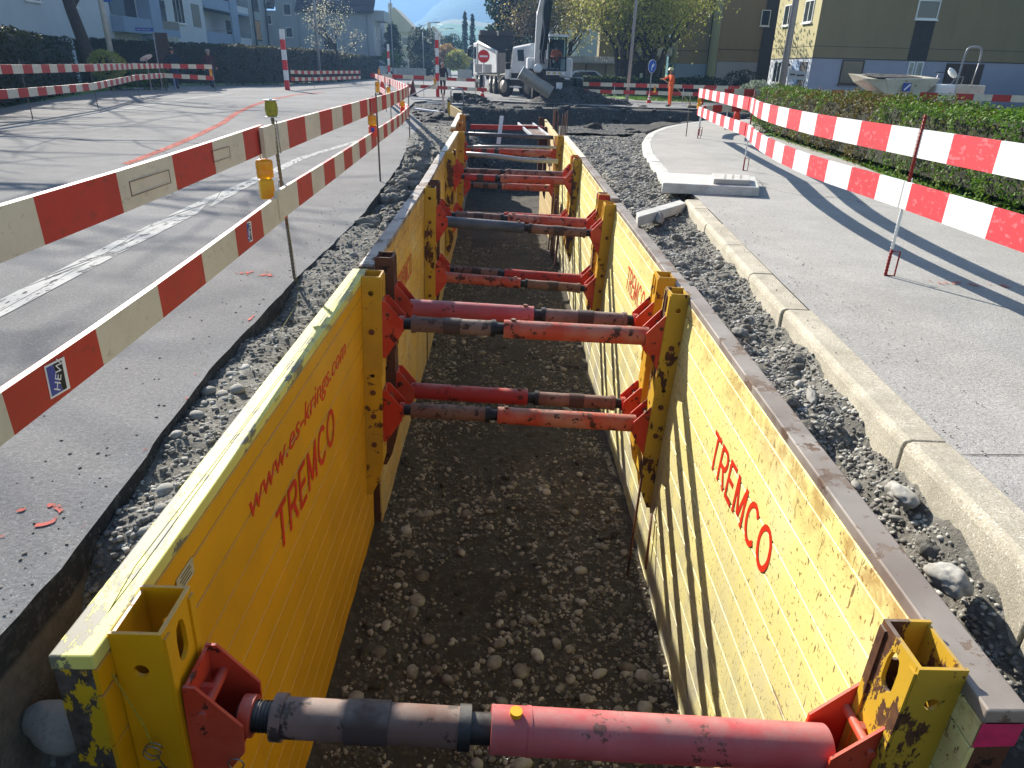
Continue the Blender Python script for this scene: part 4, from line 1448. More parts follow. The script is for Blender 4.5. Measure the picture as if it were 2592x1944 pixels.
# ------------------------------------------------------------------ striped barriers
def board(parent, pts, h=.195, th=.026, stripe=.52, first=0, start=None, mats=None, bot=None):
    """pts: top edge line; stripes are faces of their own colour, the board one plank"""
    at, L = polyline(smooth_pts(pts))
    if bot:
        at2, L2 = polyline(smooth_pts(bot))
    cuts = [0.0]
    t = start if start is not None else stripe
    while t < L - .02:
        cuts.append(t); t += stripe
    cuts.append(L)
    m = MB()
    c = first
    for a, b in zip(cuts, cuts[1:]):
        k = max(1, int((b - a) / .35))
        for j in range(k):
            p, q = at(a + (b - a) * j / k), at(a + (b - a) * (j + 1) / k)
            def nrm(t):
                d = at(t + .05) - at(t - .05); d.z = 0; d.normalize()
                return Vector((d.y, -d.x, 0)) * th / 2
            n1, n2 = nrm(a + (b - a) * j / k), nrm(a + (b - a) * (j + 1) / k)
            z = Vector((0, 0, -h))
            pb, qb = p + z, q + z
            if bot:
                pb, qb = at2((a + (b - a) * j / k) / L * L2), at2((a + (b - a) * (j + 1) / k) / L * L2)
            vs = [pb - n1, pb + n1, p + n1, p - n1, qb - n2, qb + n2, q + n2, q - n2]
            f = [(1, 5, 6, 2), (4, 0, 3, 7), (2, 6, 7, 3), (0, 4, 5, 1)]
            if j == 0 and a == 0: f.append((0, 1, 2, 3))
            if j == k - 1 and b == L: f.append((5, 4, 7, 6))
            m.cur = c
            m.add(vs, f)
        c = 1 - c
    return mo('board', m, mats or [M_BW, M_BR], parent)
def stake(parent, x, y, top, style=0, lean=(0, 0), zs=(), side=1, r=.0115):
    m = MB()
    tx, ty = x + lean[0], y + lean[1]
    def at(z): return (x + (tx - x) * z / top, y + (ty - y) * z / top, z)
    if style == 0:
        m.tube([at(-.02), at(top)], r, 8)
        for i in range(int(top / .03)):
            z = .02 + i * .03
            p, q = Vector(at(z)), Vector(at(z + .008))
            m.cyl(p, q, r + .0022, n=8, caps=False)
        o = mo('stake', m, M_STAKE, parent)
    else:
        bands = [(0, .22, M_STAKER), (.22, .74, M_GALV), (.74, top, M_STAKER)]
        for i, (a, b, mt) in enumerate(bands):
            m.cur = i
            m.tube([at(a - (.02 if a == 0 else 0)), at(b)], r, 8)
            for j in range(int((b - a) / .028)):
                z = a + .01 + j * .028
                m.cyl(at(z), at(z + .009), r + .003, n=8, caps=False)
        o = mo('stake', m, [M_STAKER, M_WHITE, M_STAKER], parent)
        b = MB()
        b.tube([at(.20), (x + .07, y - .01, .20), (x + .07, y - .01, 0), at(.0)], .0075, 6)
        mo('step_loop', b, M_STAKER, parent)
    for z in zs:
        b = MB()
        s_ = .05 * side
        b.tube([(x, y, z - .2), (x - s_ * .2, y + .01, z + .015), (x - s_, y + .05, z + .02), (x - s_ * 1.1, y + .05, z - .03)], .0045, 6)
        mo('hook', b, M_GALV if style == 0 else M_WHITE, parent)
    return o
def barrier(loc, label): return thing('site_barrier', loc, label, 'barrier', 'red and white site barriers')

# A: the near left run
A = barrier((-1.53, 5.18, 0), 'worn cream and red barrier on rebar stakes beside the left edge of the trench')
def drop(pts, zs): return [(p[0], p[1], z) for p, z in zip(pts, zs)]
U = [(-1.49, -.6, 1.08), (-1.50, 1.2, 1.08), (-1.525, 2.8, 1.085), (-1.56, 3.9, 1.095), (-1.60, 5.02, 1.11)]
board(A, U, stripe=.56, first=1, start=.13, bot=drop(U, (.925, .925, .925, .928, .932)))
board(A, [(-1.555, 4.88, 1.105), (-1.59, 6.5, 1.105), (-1.63, 8.2, 1.10), (-1.66, 9.75, 1.10)], .195, stripe=.56, first=0, start=.62)
board(A, [(-1.64, 9.6, 1.10), (-1.68, 11.6, 1.10), (-1.78, 14.0, 1.10), (-1.96, 16.5, 1.10)], .195, stripe=.52, first=1)
Lw = [(-1.385, -.8, .63), (-1.39, .8, .63), (-1.41, 2.3, .635), (-1.45, 3.6, .65), (-1.49, 5.0, .68)]
board(A, Lw, stripe=.52, first=0, start=.52, bot=drop(Lw, (.495, .495, .495, .495, .50)))
board(A, [(-1.475, 4.78, .71), (-1.53, 6.5, .70), (-1.58, 8.3, .70), (-1.63, 9.9, .70)], .190, stripe=.50, first=0, start=.55)
board(A, [(-1.645, 9.8, .70), (-1.72, 12.0, .69), (-1.83, 14.4, .68), (-1.97, 16.5, .68)], .190, stripe=.5, first=1)
stake(A, -1.53, 5.18, 1.15, lean=(-.03, -.01), zs=(1.11, .70))
stake(A, -1.64, 10.12, 1.15, zs=(1.10,))
stake(A, -1.96, 16.46, 1.16)
AB = bpy.data.objects['board']
# faint stamped rectangles on the pale fields
for y0, y1, x0, z0, z1 in ((2.98, 3.36, -1.515, .975, 1.035), (3.98, 4.25, -1.548, .99, 1.05), (1.25, 1.75, -1.487, .965, 1.03)):
    m = MB()
    for a, b, c, d in ((y0, y1, z0, z0 + .003), (y0, y1, z1 - .003, z1), (y0, y0 + .004, z0, z1), (y1 - .004, y1, z0, z1)):
        m.box((x0, (a + b) / 2, (c + d) / 2), (.002, b - a, d - c))
    mo('stamp_outline', m, M_SLEEVE, A)
for y in (2.86,):
    pass
# stickers
def sticker(parent, c, w, h, rot, body, lean=0.0):
    M = Matrix(((0, 0, 1, c[0]), (1, 0, 0, c[1]), (0, 1, 0, c[2]), (0, 0, 0, 1))) @ Matrix.Rotation(lean, 4, 'X') @ Rz(rot)
    m = MB(); m.box((0, 0, 0), (w, h, .001)); o = mo('sticker', m, M_WHITE, parent, M)
    m = MB(); m.cur = 0
    m.add([(-w * .44, -h * .44, .0012), (w * .12, -h * .44, .0012), (-w * .12, h * .44, .0012), (-w * .44, h * .44, .0012)], [(0, 1, 2, 3)])
    m.cur = 1
    m.add([(w * .13, -h * .44, .0012), (w * .33, -h * .44, .0012), (w * .33, h * .44, .0012), (-w * .11, h * .44, .0012)], [(0, 1, 2, 3)])
    mo('sticker_print', m, [M_BLUED, M_BLACK], parent, M)
    t = text_mesh('lettering', body, h * .42, .0006, .0)
    t.transform(Matrix.Translation((-h * .40, -h * .14, .0018)))
    t.materials.append(M_WHITE)
    put('lettering', t, parent, M @ Rz(radians(66)))
sticker(A, (-1.3905, 2.05, .567), .105, .108, radians(-5), 'HEW')
sticker(A, (-1.452, 4.12, .585), .09, .115, radians(-6), 'HEW')

# A2: the same run bending away from the trench, sunlit white boards
A2 = barrier((-2.94, 20.6, 0), 'sunlit pinkish white barrier curving back from the trench along the road')
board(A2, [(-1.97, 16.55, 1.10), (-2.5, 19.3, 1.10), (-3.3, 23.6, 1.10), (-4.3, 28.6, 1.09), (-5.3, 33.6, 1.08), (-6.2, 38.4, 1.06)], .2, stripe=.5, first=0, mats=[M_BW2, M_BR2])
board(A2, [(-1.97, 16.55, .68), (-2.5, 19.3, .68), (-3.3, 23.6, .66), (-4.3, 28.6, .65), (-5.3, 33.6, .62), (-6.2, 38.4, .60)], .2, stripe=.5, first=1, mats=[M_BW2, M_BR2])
for x, y in ((-2.94, 20.6), (-3.9, 26.2), (-5.1, 32.4), (-6.2, 38.3)):
    stake(A2, x, y - .05, 1.14)

# B: right run
B = barrier((3.25, 5.66, 0), 'bright white and red barrier with painted stakes on the right pavement')
MR = [M_BW2, M_BR2]
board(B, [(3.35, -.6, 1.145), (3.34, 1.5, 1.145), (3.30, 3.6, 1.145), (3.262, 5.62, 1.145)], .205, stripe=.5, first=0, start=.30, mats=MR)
board(B, [(3.262, 5.64, 1.145), (3.27, 7.5, 1.145), (3.56, 9.9, 1.15), (4.18, 12.35, 1.15)], .205, stripe=.5, first=0, start=.40, mats=MR)
board(B, [(4.18, 12.4, 1.15), (4.55, 15.2, 1.15), (4.95, 18.5, 1.15)], .2, stripe=.5, first=1, mats=MR)
board(B, [(3.25, -.6, .755), (3.24, 1.6, .755), (3.235, 3.6, .75), (3.245, 5.62, .755)], .205, stripe=.5, first=1, start=.12, mats=MR)
board(B, [(3.245, 5.64, .755), (3.27, 7.6, .75), (3.60, 9.9, .75), (4.17, 12.3, .75)], .205, stripe=.5, first=0, start=.38, mats=MR)
board(B, [(4.17, 12.35, .75), (4.55, 15.4, .74), (4.98, 18.5, .74)], .2, stripe=.5, first=1, mats=MR)
stake(B, 3.25, 5.60, 1.25, 1, zs=(.755,), side=-1)
stake(B, 4.20, 12.25, 1.25, 1, side=-1)
stake(B, 5.03, 18.40, 1.22, 1, side=-1)
stake(B, 4.86, 18.9, 1.0, 0)

# C: run behind the hedge
Cb = barrier((5.8, 20.8, 0), 'barrier running from the pavement corner behind the green hedge to the yard')
for z in (1.10, .68):
    board(Cb, [(5.25, 19.2, z), (5.75, 20.6, z), (6.6, 21.5, z), (8.2, 22.7, z), (10.2, 23.8, z), (12.6, 24.3, z), (14.2, 23.6, z), (16.5, 22.6, z), (20, 22.0, z)], .195, stripe=.5, first=0 if z > 1 else 1)
for x, y in ((5.3, 19.3), (6.65, 21.5), (10.2, 23.75), (13.4, 24.0), (16.5, 22.55)):
    stake(Cb, x, y, 1.2, 1)
# D: across the side road
D = barrier((9, 40.3, 0), 'long red and white barrier in front of the grass verge behind the worker')
for z, f in ((.90, 0), (.55, 1)):
    board(D, [(3.0, 40.6, z), (8.0, 40.3, z), (13.0, 40.2, z)], .19, stripe=.62, first=f)
for x in (3.6, 6.2, 9.9, 12.9): stake(D, x, 40.2, .95, 1)
# E: across the street left of the trucks
Eb = barrier((-3.4, 40, 0), 'red and white barrier across the street between the left kerb and the trucks')
board(Eb, [(-6.7, 40.1, 1.06), (-3.3, 40.0, 1.0)], .19, stripe=.56, first=1)
board(Eb, [(-3.2, 39.9, .97), (-1.0, 40.0, .93)], .15, stripe=.5, first=0)
board(Eb, [(-5.1, 40.1, .60), (-3.2, 40.0, .55)], .17, stripe=.5, first=1)
board(Eb, [(-3.2, 39.85, .55), (-.6, 40.0, .49)], .17, stripe=.52, first=1)
for x in (-6.4, -3.95, -1.2): stake(Eb, x, 40.1, 1.08)
# F: far left footway
Fb = barrier((-12.1, 19.7, 0), 'barrier on thin stakes in front of the dark hedge at far left')
up = [(-11.6, 14.0, 1.27), (-12.13, 19.6, 1.28), (-12.85, 24.25, 1.29), (-15.17, 32.1, 1.29), (-16.3, 37.4, 1.28), (-14.92, 40.1, 1.28)]
lw = [(-11.6, 14.0, .72), (-12.13, 19.6, .73), (-12.85, 24.25, .75), (-15.17, 32.1, .86), (-16.3, 37.4, .86), (-14.92, 40.1, .74)]
for s_, f in ((up, 0), (lw, 1)):
    board(Fb, s_[:3], .21, stripe=.52, first=f)
    board(Fb, s_[2:4], .21, stripe=.52, first=1 - f)
    board(Fb, s_[3:5], .21, stripe=.5, first=f)
    board(Fb, s_[4:], .21, stripe=.5, first=1 - f)
for x, y, _ in up: stake(Fb, x, y, 1.36)
# G: back left
Gb = barrier((-11.3, 54, 0), 'distant barrier in front of the second hedge beside the striped post')
for z, f in ((1.02, 0), (.64, 1)):
    board(Gb, [(-12.2, 45.0, z + .05), (-11.9, 49.1, z), (-11.3, 54.6, z), (-10.7, 59.3, z)], .2, stripe=.6, first=f)
for x, y in ((-11.9, 49.1), (-11.3, 54.6), (-10.7, 59.2)): stake(Gb, x, y, 1.05)

# ------------------------------------------------------------------ warning lamps
def lamp(x, y, ztop, body, label, rot=0, sc=1.0, sticker_=False):
    t = thing('warning_lamp', (x, y, ztop - .29 * sc), label, 'warning lamp', 'amber warning lamps on the barriers', M=T(x, y, ztop - .29 * sc) @ Rz(rot) @ Matrix.Scale(sc, 4))
    M = W[t.name]
    m = MB()
    m.lathe([(.034, .135), (.056, .145), (.058, .19), (.054, .195), (.058, .20), (.058, .25), (.050, .262), (.02, .268)], n=16)
    mo('lens', m, M_AMBER, t, M @ Matrix.Diagonal((1, .62, 1, 1)))
    m = MB(); m.box((0, 0, .066), (.098, .07, .13), taper=.92); m.box((0, 0, .135), (.075, .06, .012))
    mo('housing', m, body, t, M @ Matrix.Identity(4), bevel=.008)
    m = MB(); m.tube([(-.02, 0, .262), (-.02, 0, .29), (.02, 0, .29), (.02, 0, .262)], .005, 6)
    mo('handle', m, M_LAMPY, t, M @ Matrix.Identity(4))
    m = MB(); m.tube([(0, 0, .285), (0, -.01, .40), (.0, .03, .415), (.0, .05, .40)], .004, 6)
    mo('hook', m, M_GALV, t, M @ Matrix.Identity(4))
    if sticker_:
        m = MB(); m.box((-.012, -.0365, .09), (.045, .002, .05)); mo('sticker', m, M_BLUED, t, M @ Matrix.Identity(4))
    return t
lamp(-1.60, 5.0, .915, M_LAMPY, 'amber lamp with yellow housing hanging beside the nearest rebar stake at left', .5, 1.0)
lamp(-1.62, 9.6, .93, M_LAMPR, 'amber lamp with orange sticker-marked housing by the second stake at left', .5, 1.0, True)
lamp(-2.13, 16.7, .80, M_LAMPR, 'amber lamp with orange housing at the bend of the left barrier', .3, .95)
lamp(-2.98, 20.5, .97, M_LAMPY, 'yellow amber lamp just past the bend of the left barrier', .3, .95)
lamp(-3.5, 22.0, 1.07, M_LAMPY, 'amber lamp in front of a tall orange cone at the road edge', .3, 1.1)
lamp(-3.32, 39.7, .92, M_LAMPY, 'amber lamp hanging on the red and white post in the street', .2, 1.2)
lamp(-6.3, 40.3, 1.30, M_LAMPY, 'amber lamp on the left end of the street barrier', .2, .9)
lamp(-15.0, 40.0, 1.1, M_LAMPY, 'amber lamp at the end of the far left barrier', .2, 1.3)
lamp(5.0, 18.55, .95, M_LAMPY, 'amber lamp at the far corner of the right pavement barrier', .4, .9)
lamp(8.35, 40.1, .80, M_LAMPY, 'amber lamp on the barrier before the grass verge', .2, 1.1)

# spool on the first stake
t = thing('twine_spool', (-1.56, 5.17, 1.15), 'spool of yellow-green twine stuck on top of the nearest left stake', 'spool')
M = W[t.name]
m = MB(); m.lathe([(.047, 0), (.047, .004)], n=20); m.lathe([(.052, .108), (.052, .113)], n=20); m.lathe([(.012, .113), (.012, .118)], n=12)
mo('reel', m, M_CONEW, t, M @ Matrix.Identity(4))
m = MB(); prof = [(.026, .004)] + [(.034 + .008 * sin(i / 9 * pi) + (.0022 if i % 2 else 0), .006 + i * .0112) for i in range(10)] + [(.026, .108)]
m.lathe(prof, n=20); mo('twine', m, M_YTWINE, t, M @ Matrix.Identity(4))
m = MB(); m.tube([(-1.56, 5.16, 1.14), (-1.52, 5.1, .7), (-1.49, 5.05, .35), (-1.46, 5.0, .1), (-1.43, 4.9, -.08), (-1.40, 4.4, -.09), (-1.33, 3.6, -.08), (-1.36, 3.0, -.07)], .0013, 5)
tag(mo('loose_twine', m, M_YTWINE), 'thin loose twine hanging from the spool down into the left soil strip', 'string')

# ------------------------------------------------------------------ cones, posts, signs
def cone(x, y, h, label, stripes=True, mat=None, tilt=0):
    t = thing('traffic_cone', (x, y, 0), label, 'traffic cone', 'traffic cones around the works', M=T(x, y, 0) @ Matrix.Rotation(tilt, 4, 'X'))
    M = W[t.name]
    m = MB(); m.box((0, 0, .015), (h * .62, h * .62, .03)); mo('base', m, M_BLACK if not stripes else M_CONE, t, M @ Matrix.Identity(4), bevel=.006)
    m = MB(); m.lathe([(h * .24, .03), (h * .045, h), (h * .03, h)], n=20); mo('body', m, mat or M_CONE, t, M @ Matrix.Identity(4))
    if stripes:
        for z in (.35, .62):
            r = lambda q: h * .24 + (h * .045 - h * .24) * (q - .03) / (h - .03) + .003
            a, b = h * z, h * (z + .14)
            m = MB(); m.lathe([(r(a), a), (r(b), b)], n=20); mo('sleeve', m, M_CONEW, t, M @ Matrix.Identity(4))
M_CONED = simple('cone_backlit_shade', '#6a2a22', .6)  # cone orange darkened, its backlit shade painted into the colour
cone(-4.52, 40.1, .82, 'dark backlit tall cone standing at the edge of the dug road', False, M_CONED)
cone(-6.3, 41.2, .85, 'tall orange cone behind the lamps at the left road edge', False)
cone(-.86, 41.2, .5, 'small orange cone in front of the truck rear wheels')
cone(7.55, 23.4, .62, 'orange cone partly hidden behind the right pavement barrier', False)
cone(7.85, 38.9, .45, 'striped cone at the foot of the round blue sign')
cone(-9.0, 66, .8, 'tiny far cone in the street beside the parked white car', False, M_CONED)

def striped_post(x, y, h, w, n, label, first=0, topw=None, lean=0):
    t = thing('striped_post', (x, y, 0), label, 'post', 'red and white marker posts')
    for i in range(n):
        a, b = h * i / n, h * (i + 1) / n
        ww = w if topw is None else w + (topw - w) * i / n
        m = MB(); m.box((x + lean * (a + b) / 2, y, (a + b) / 2), (ww, ww, b - a - .004))
        mo('band', m, M_SIGNR if (i + first) % 2 == 0 else M_CONEW, t)
    return t
striped_post(-12.35, 44.5, 3.2, .24, 6, 'thick red and white post at the left side of the road before the second hedge', 0)
striped_post(-3.2, 39.95, 3.1, .17, 8, 'tall red and white post in the middle of the street beside a pedestrian', 0)
striped_post(-8.3, 58, 2.9, .16, 6, 'distant thin red and white post by the white car', 0)
def disc_sign(x, y, z, r, yaw, label, cat, face, paint, ph, extra=None):
    t = thing('traffic_sign', (x, y, 0), label, cat)
    m = MB(); m.cyl((x, y + .03, 0), (x, y + .03, ph), .03, n=10); mo('pole', m, M_GALV, t)
    M = T(x, y, z) @ Rz(yaw) @ Matrix.Rotation(radians(90), 4, 'X')
    m = MB(); m.cyl((0, 0, -.006), (0, 0, .006), r, n=36); mo('rim', m, M_CONEW, t, M)
    m = MB(); m.cyl((0, 0, .004), (0, 0, .010), r * .94, n=36); mo('face', m, face, t, M)
    paint(t, M)
    return t
def bar(t, M):
    m = MB(); m.box((0, 0, .012), (.44, .085, .004)); mo('white_bar', m, M_CONEW, t, M)
ns = disc_sign(-.81, 41.4, 2.03, .33, 0, 'round red no-entry sign with white bar in front of the tipper truck', 'traffic sign', M_SIGNR, bar, 2.4)
for dx in (-.26, .24):
    m = MB(); m.box((-.81 + dx, 41.38, 1.44), (.40, .015, .40)); mo('notice_panel', m, M_CONC, ns)
def arrow(t, M):
    m = MB()
    m.prism([(-.05, -.2), (.0, -.2), (.01, -.06), (.06, .0), (.06, -.05), (.16, .06), (.05, .16), (.05, .10), (-.02, .06), (-.05, -.02)], .004, M=None, z0=.010)
    mo('arrow', m, M_CONEW, t, M)
disc_sign(7.88, 39.1, 1.75, .31, radians(38), 'round blue sign with bent white arrow behind the orange worker', 'traffic sign', M_BLUE, arrow, 2.05)
m = MB(); m.cyl((0, 0, -.01), (0, 0, .01), .31, n=32)
t = thing('round_mirror', (-17.3, 38, 0), 'bright white round disc tilted to the sky on a short post near the two walkers', 'mirror')
mo('disc', m, M_WHITE, t, T(-17.3, 38, 1.52) @ Matrix.Rotation(radians(-28), 4, 'Y') @ Matrix.Rotation(radians(-8), 4, 'X'))
m = MB(); m.cyl((-17.3, 38, 0), (-17.3, 38, 1.5), .03, n=8); mo('pole', m, M_GALV, t)
# street name sign and notice case at left
t = thing('street_name_sign', (-17.7, 40, 0), 'narrow blue street name sign on a post above the walkers', 'street sign')
m = MB(); m.cyl((-17.66, 40.05, 0), (-17.66, 40.05, 2.95), .03, n=8); mo('pole', m, M_GALV, t)
m = MB(); m.box((-18.05, 40, 2.83), (.9, .02, .17)); mo('plate', m, M_BLUE, t)
for x0, x1 in ((-18.42, -18.20), (-18.15, -17.98), (-17.94, -17.74)):      # the name is too small to read in the photo
    m = MB(); m.box(((x0 + x1) / 2, 39.985, 2.83), (x1 - x0, .006, .05)); mo('faint_print', m, M_GALV, t)

# slab, block and plank by the kerb
m = MB(); m.hexa([(2.26, 9.75, -.02), (3.52, 9.5, -.0), (3.83, 10.6, .0), (2.50, 10.80, -.02), (2.27, 9.76, .12), (3.52, 9.51, .12), (3.84, 10.6, .12), (2.50, 10.80, .12)])
o = mo('concrete_slab', m, M_KERBW, bevel=.015); tag(o, 'flat concrete slab lying over the gap in the kerb', 'slab')
m = MB(); m.hexa([(2.95, 9.72, .124), (3.43, 9.66, .124), (3.60, 10.2, .124), (3.10, 10.32, .124), (2.95, 9.72, .19), (3.43, 9.66, .19), (3.60, 10.2, .19), (3.10, 10.32, .19)])
o = mo('concrete_block', m, M_CONC, bevel=.008); tag(o, 'small thick concrete block with holes resting on the flat slab', 'block')
for i in range(3):
    for j in range(4):
        q = MB(); q.cyl((3.12 + i * .11 + j * .04, 9.78 + j * .12, .188), (3.12 + i * .11 + j * .04, 9.78 + j * .12, .192), .018, n=8)
        mo('hole', q, M_BLACK, o)
m = MB(); m.hexa([(1.62, 8.0, -.13), (1.66, 8.32, -.13), (2.40, 9.25, -.13), (2.42, 9.0, -.13), (1.62, 8.0, -.02), (1.66, 8.32, -.02), (2.40, 9.25, -.02), (2.42, 9.0, -.02)])
tag(mo('wooden_plank', m, M_CONC, bevel=.01), 'short grey plank bridging from the right panel to the kerb gap', 'plank')
# ------------------------------------------------------------------ leaves, hedges, trees
def leaf_mesh(name, P, size, mats, mat_w=None, jitter=.5, asp=.55, N=None):
    """one small four-cornered leaf at every row of P, turned at random (or roughly along N)"""
    P = np.asarray(P, np.float32)
    n = len(P)
    rs = np.random.RandomState(n % 1000 + 3)
    a = rs.normal(size=(n, 3)); 
    if N is not None: a = a * .75 + np.asarray(N) * .9
    a /= np.linalg.norm(a, axis=1)[:, None]
    b = rs.normal(size=(n, 3)); b -= a * (a * b).sum(1)[:, None]; b /= np.linalg.norm(b, axis=1)[:, None]
    c = np.cross(a, b)
    s = size * (1 + jitter * (rs.rand(n, 1) - .5))
    b *= s; c *= s * asp
    fold = a * s * .22
    V = np.stack([P - b, P + c + fold, P + b, P - c + fold], 1).reshape(-1, 3)
    me = bpy.data.meshes.new(name)
    me.vertices.add(4 * n); me.vertices.foreach_set('co', V.astype(np.float32).ravel())
    me.loops.add(4 * n); me.loops.foreach_set('vertex_index', np.arange(4 * n, dtype=np.int32))
    me.polygons.add(n); me.polygons.foreach_set('loop_start', np.arange(0, 4 * n, 4, dtype=np.int32))
    for m in mats: me.materials.append(m)
    if len(mats) > 1:
        w = mat_w(P) if callable(mat_w) else rs.choice(len(mats), n, p=mat_w)
        me.polygons.foreach_set('material_index', np.asarray(w, np.int32))
    me.update(calc_edges=True)
    return me
def fbn(P, s, seed):
    return np.array([noise.fractal(Vector((p[0] * s, p[1] * s, p[2] * s + seed)), .8, 2, 3) for p in P])
def hedge(label, path, w, h, nl, size, mats, core, mat_w=None, bumps=.12, name='hedge', hfun=None):
    at, L = polyline([(x, y, 0) for x, y in path])
    t = thing(name, (path[0][0], path[0][1], 0), label, 'hedge')
    rs = random.Random(len(label))
    hf = hfun or (lambda s: h)
    P, N = [], []
    for i in range(nl):
        s = rs.random() * L
        p = at(s); d = at(s + .2) - at(s - .2); d.normalize()
        nr = Vector((d.y, -d.x, 0))
        H = hf(s / L)
        q = rs.random() * (2 * H + w)
        if q < H: off, z, n_ = w / 2, q, nr
        elif q < H + w: off, z, n_ = w / 2 - (q - H), H, Vector((0, 0, 1))
        else: off, z, n_ = -w / 2, 2 * H + w - q, -nr
        bb = noise.fractal(Vector((p.x * 1.6 + off, p.y * 1.6, z * 1.6)), .9, 2, 3) * bumps
        dp = abs(rs.gauss(0, .05)) * (1.0 + h * .5)
        rr = min(1, z / H + .35)
        pt = p + nr * off + Vector((0, 0, z)) + n_ * (bb - dp)
        if z < H * .12 and rs.random() < .6: continue
        P.append(tuple(pt)); N.append(tuple(n_))
    me = leaf_mesh('foliage', P, size, mats, mat_w, N=N)
    f = put('foliage', me, t, Matrix())
    m = MB()
    n = max(2, int(L / 1.2))
    vs, fs = [], []
    for i in range(n + 1):
        s = L * i / n; p = at(s); d = at(s + .2) - at(s - .2); d.normalize(); nr = Vector((d.y, -d.x, 0)); H = hf(s / L)
        k = .13
        for o, z in ((w / 2 - k, .12), (w / 2 - k, H - k), (-w / 2 + k, H - k), (-w / 2 + k, .12)):
            vs.append(p + nr * o + Vector((0, 0, z)))
    for i in range(n):
        for j in range(4):
            a = i * 4 + j; b = i * 4 + (j + 1) % 4
            fs.append((a, b, b + 4, a + 4))
    fs += [(0, 3, 2, 1), (n * 4, n * 4 + 1, n * 4 + 2, n * 4 + 3)]
    m.add(vs, fs)
    mo('dark_core', m, core, t)  # solid dark core stands in for the shade inside the hedge
    m = MB()
    for i in range(int(L / .5)):
        s = i * .5 + rs.random() * .3; p = at(s)
        m.tube([p + Vector((rs.uniform(-.2, .2) * w, 0, 0)), p + Vector((rs.uniform(-.3, .3) * w, rs.uniform(-.2, .2), h * .6))], .02, 5)
    mo('stem', m, M_BARK, t)['kind'] = 'stuff'
    return t
M_CORE = simple('hedge_core', '#23240f', .95, var=.3, vs=5)
M_CORE2 = simple('hedge_core_grey', '#2b2a20', .95, var=.3, vs=5)

def tree(label, x, y, H, trunk_r, levels, mats, nleaf, leaf, spread=1.0, first=.25, name='tree', bark=None, seed=1, leafr=.5, up=.35, splits=4, cat='tree', group=None, crown_min=0, leaf_w=None, trunkn=1, tlean=None):
    rs = random.Random(seed)
    t = thing(name, (x, y, 0), label, cat, group)
    tm, bm_ = MB(), MB()
    tips = []
    def grow(m, p, d, L, r, lev):
        n = 4
        pts, rr = [p], [r]
        for i in range(n):
            g_ = .16 if lev else .04
            d = (d + Vector((rs.gauss(0, g_), rs.gauss(0, g_), rs.gauss(0, .10) + (.06 if lev else .05)))).normalized()
            p = p + d * L / n
            pts.append(p); rr.append(r * (1 - .42 * (i + 1) / n))
        m.tube(pts, rr, 7 if lev < 2 else 4)
        if lev >= levels:
            tips.append((pts[-1], d)); tips.append((pts[2], d))
            return
        if lev >= levels - 1: tips.append((pts[-1], d))
        k = splits if lev else splits + 2
        for i in range(k):
            q = pts[rs.randint(1 if lev else 2, n)] if i < k - 2 else pts[-1]
            a = rs.random() * 6.28
            side = Vector((cos(a), sin(a), 0))
            nd = (d * rs.uniform(.45, .9) + side * spread * rs.uniform(.5, 1.0) + Vector((0, 0, up))).normalized()
            grow(bm_, q, nd, L * rs.uniform(.58, .78), rr[-1] * rs.uniform(.5, .75), lev + 1)
    for q in range(trunkn):
        a = 6.28 * q / trunkn + seed
        lean = Vector((cos(a) * .28, sin(a) * .28, 1)).normalized() if trunkn > 1 else Vector((0, 0, 1))
        if tlean: lean = Vector(tlean).normalized()
        grow(tm, Vector((x, y, -.05)), lean, H * first * 1.5, trunk_r * (1 if trunkn == 1 else .7), 0)
    mo('trunk', tm, bark or M_BARK, t)
    mo('branches', bm_, bark or M_BARK, t)['kind'] = 'stuff'
    if nleaf:
        P = []
        for i in range(nleaf):
            p, d = rs.choice(tips)
            if p.z < crown_min: continue
            P.append((p.x + rs.gauss(0, leafr), p.y + rs.gauss(0, leafr), p.z + rs.gauss(0, leafr * .8)))
        put('crown', leaf_mesh('crown', P, leaf, mats, leaf_w), t, Matrix())
    return t

# right hedge: fresh green with a bronze stretch
def wfun(P):
    f = fbn(P, .55, 3.0)
    br = ((P[:, 1] > 13.2) & (P[:, 1] < 18.6)).astype(float) * .55
    r = np.random.RandomState(5).rand(len(P))
    return ((f * .9 + br + (r - .5) * .5) > .34).astype(int)
HD = hedge('clipped green and bronze hedge along the right pavement', [(8.9, 24.0), (8.15, 21.2), (7.65, 17.5), (7.35, 13.6), (7.15, 11.2), (7.0, 9.0), (6.7, 6.6), (6.5, 3.2)],
      1.25, 1.10, 56000, .027, [M_HEDGE, M_HEDGEB], M_CORE, wfun, .24)
# left dark hedges
hedge('tall dark clipped hedge behind the far left barrier', [(-13.4, 12), (-14.9, 20.3), (-18.9, 31.8), (-19.6, 34.5)], 1.5, 2.2, 16000, .075, [M_HEDGED], M_CORE2, None, .12, hfun=lambda a: 2.45 - .25 * a)
hedge('low light-green hedge strip between the two walkers and the tall hedge', [(-20.5, 38.8), (-17.6, 40.6)], .8, .98, 2500, .06, [M_HEDGE], M_CORE, None, .1)
hedge('long dark brown hedge behind the walkers and the striped post', [(-25, 46.0), (-20.0, 48.6), (-17.0, 52), (-15.6, 60), (-15.2, 72)], 1.4, 2.45, 26000, .085, [M_HEDGED, M_HEDGEG], M_CORE2, lambda P: (P[:, 1] * .12 - 6.2 + np.random.RandomState(2).rand(len(P)) * .8 > .35).astype(int), .14)  # greyer leaves farther along paint the partly lit stretch of the hedge
hedge('far grey-brown hedge continuing along the left side of the street', [(-15.2, 72.2), (-15.0, 84), (-14.8, 96)], 1.4, 2.3, 7000, .11, [M_HEDGEG], M_CORE2, None, .14)
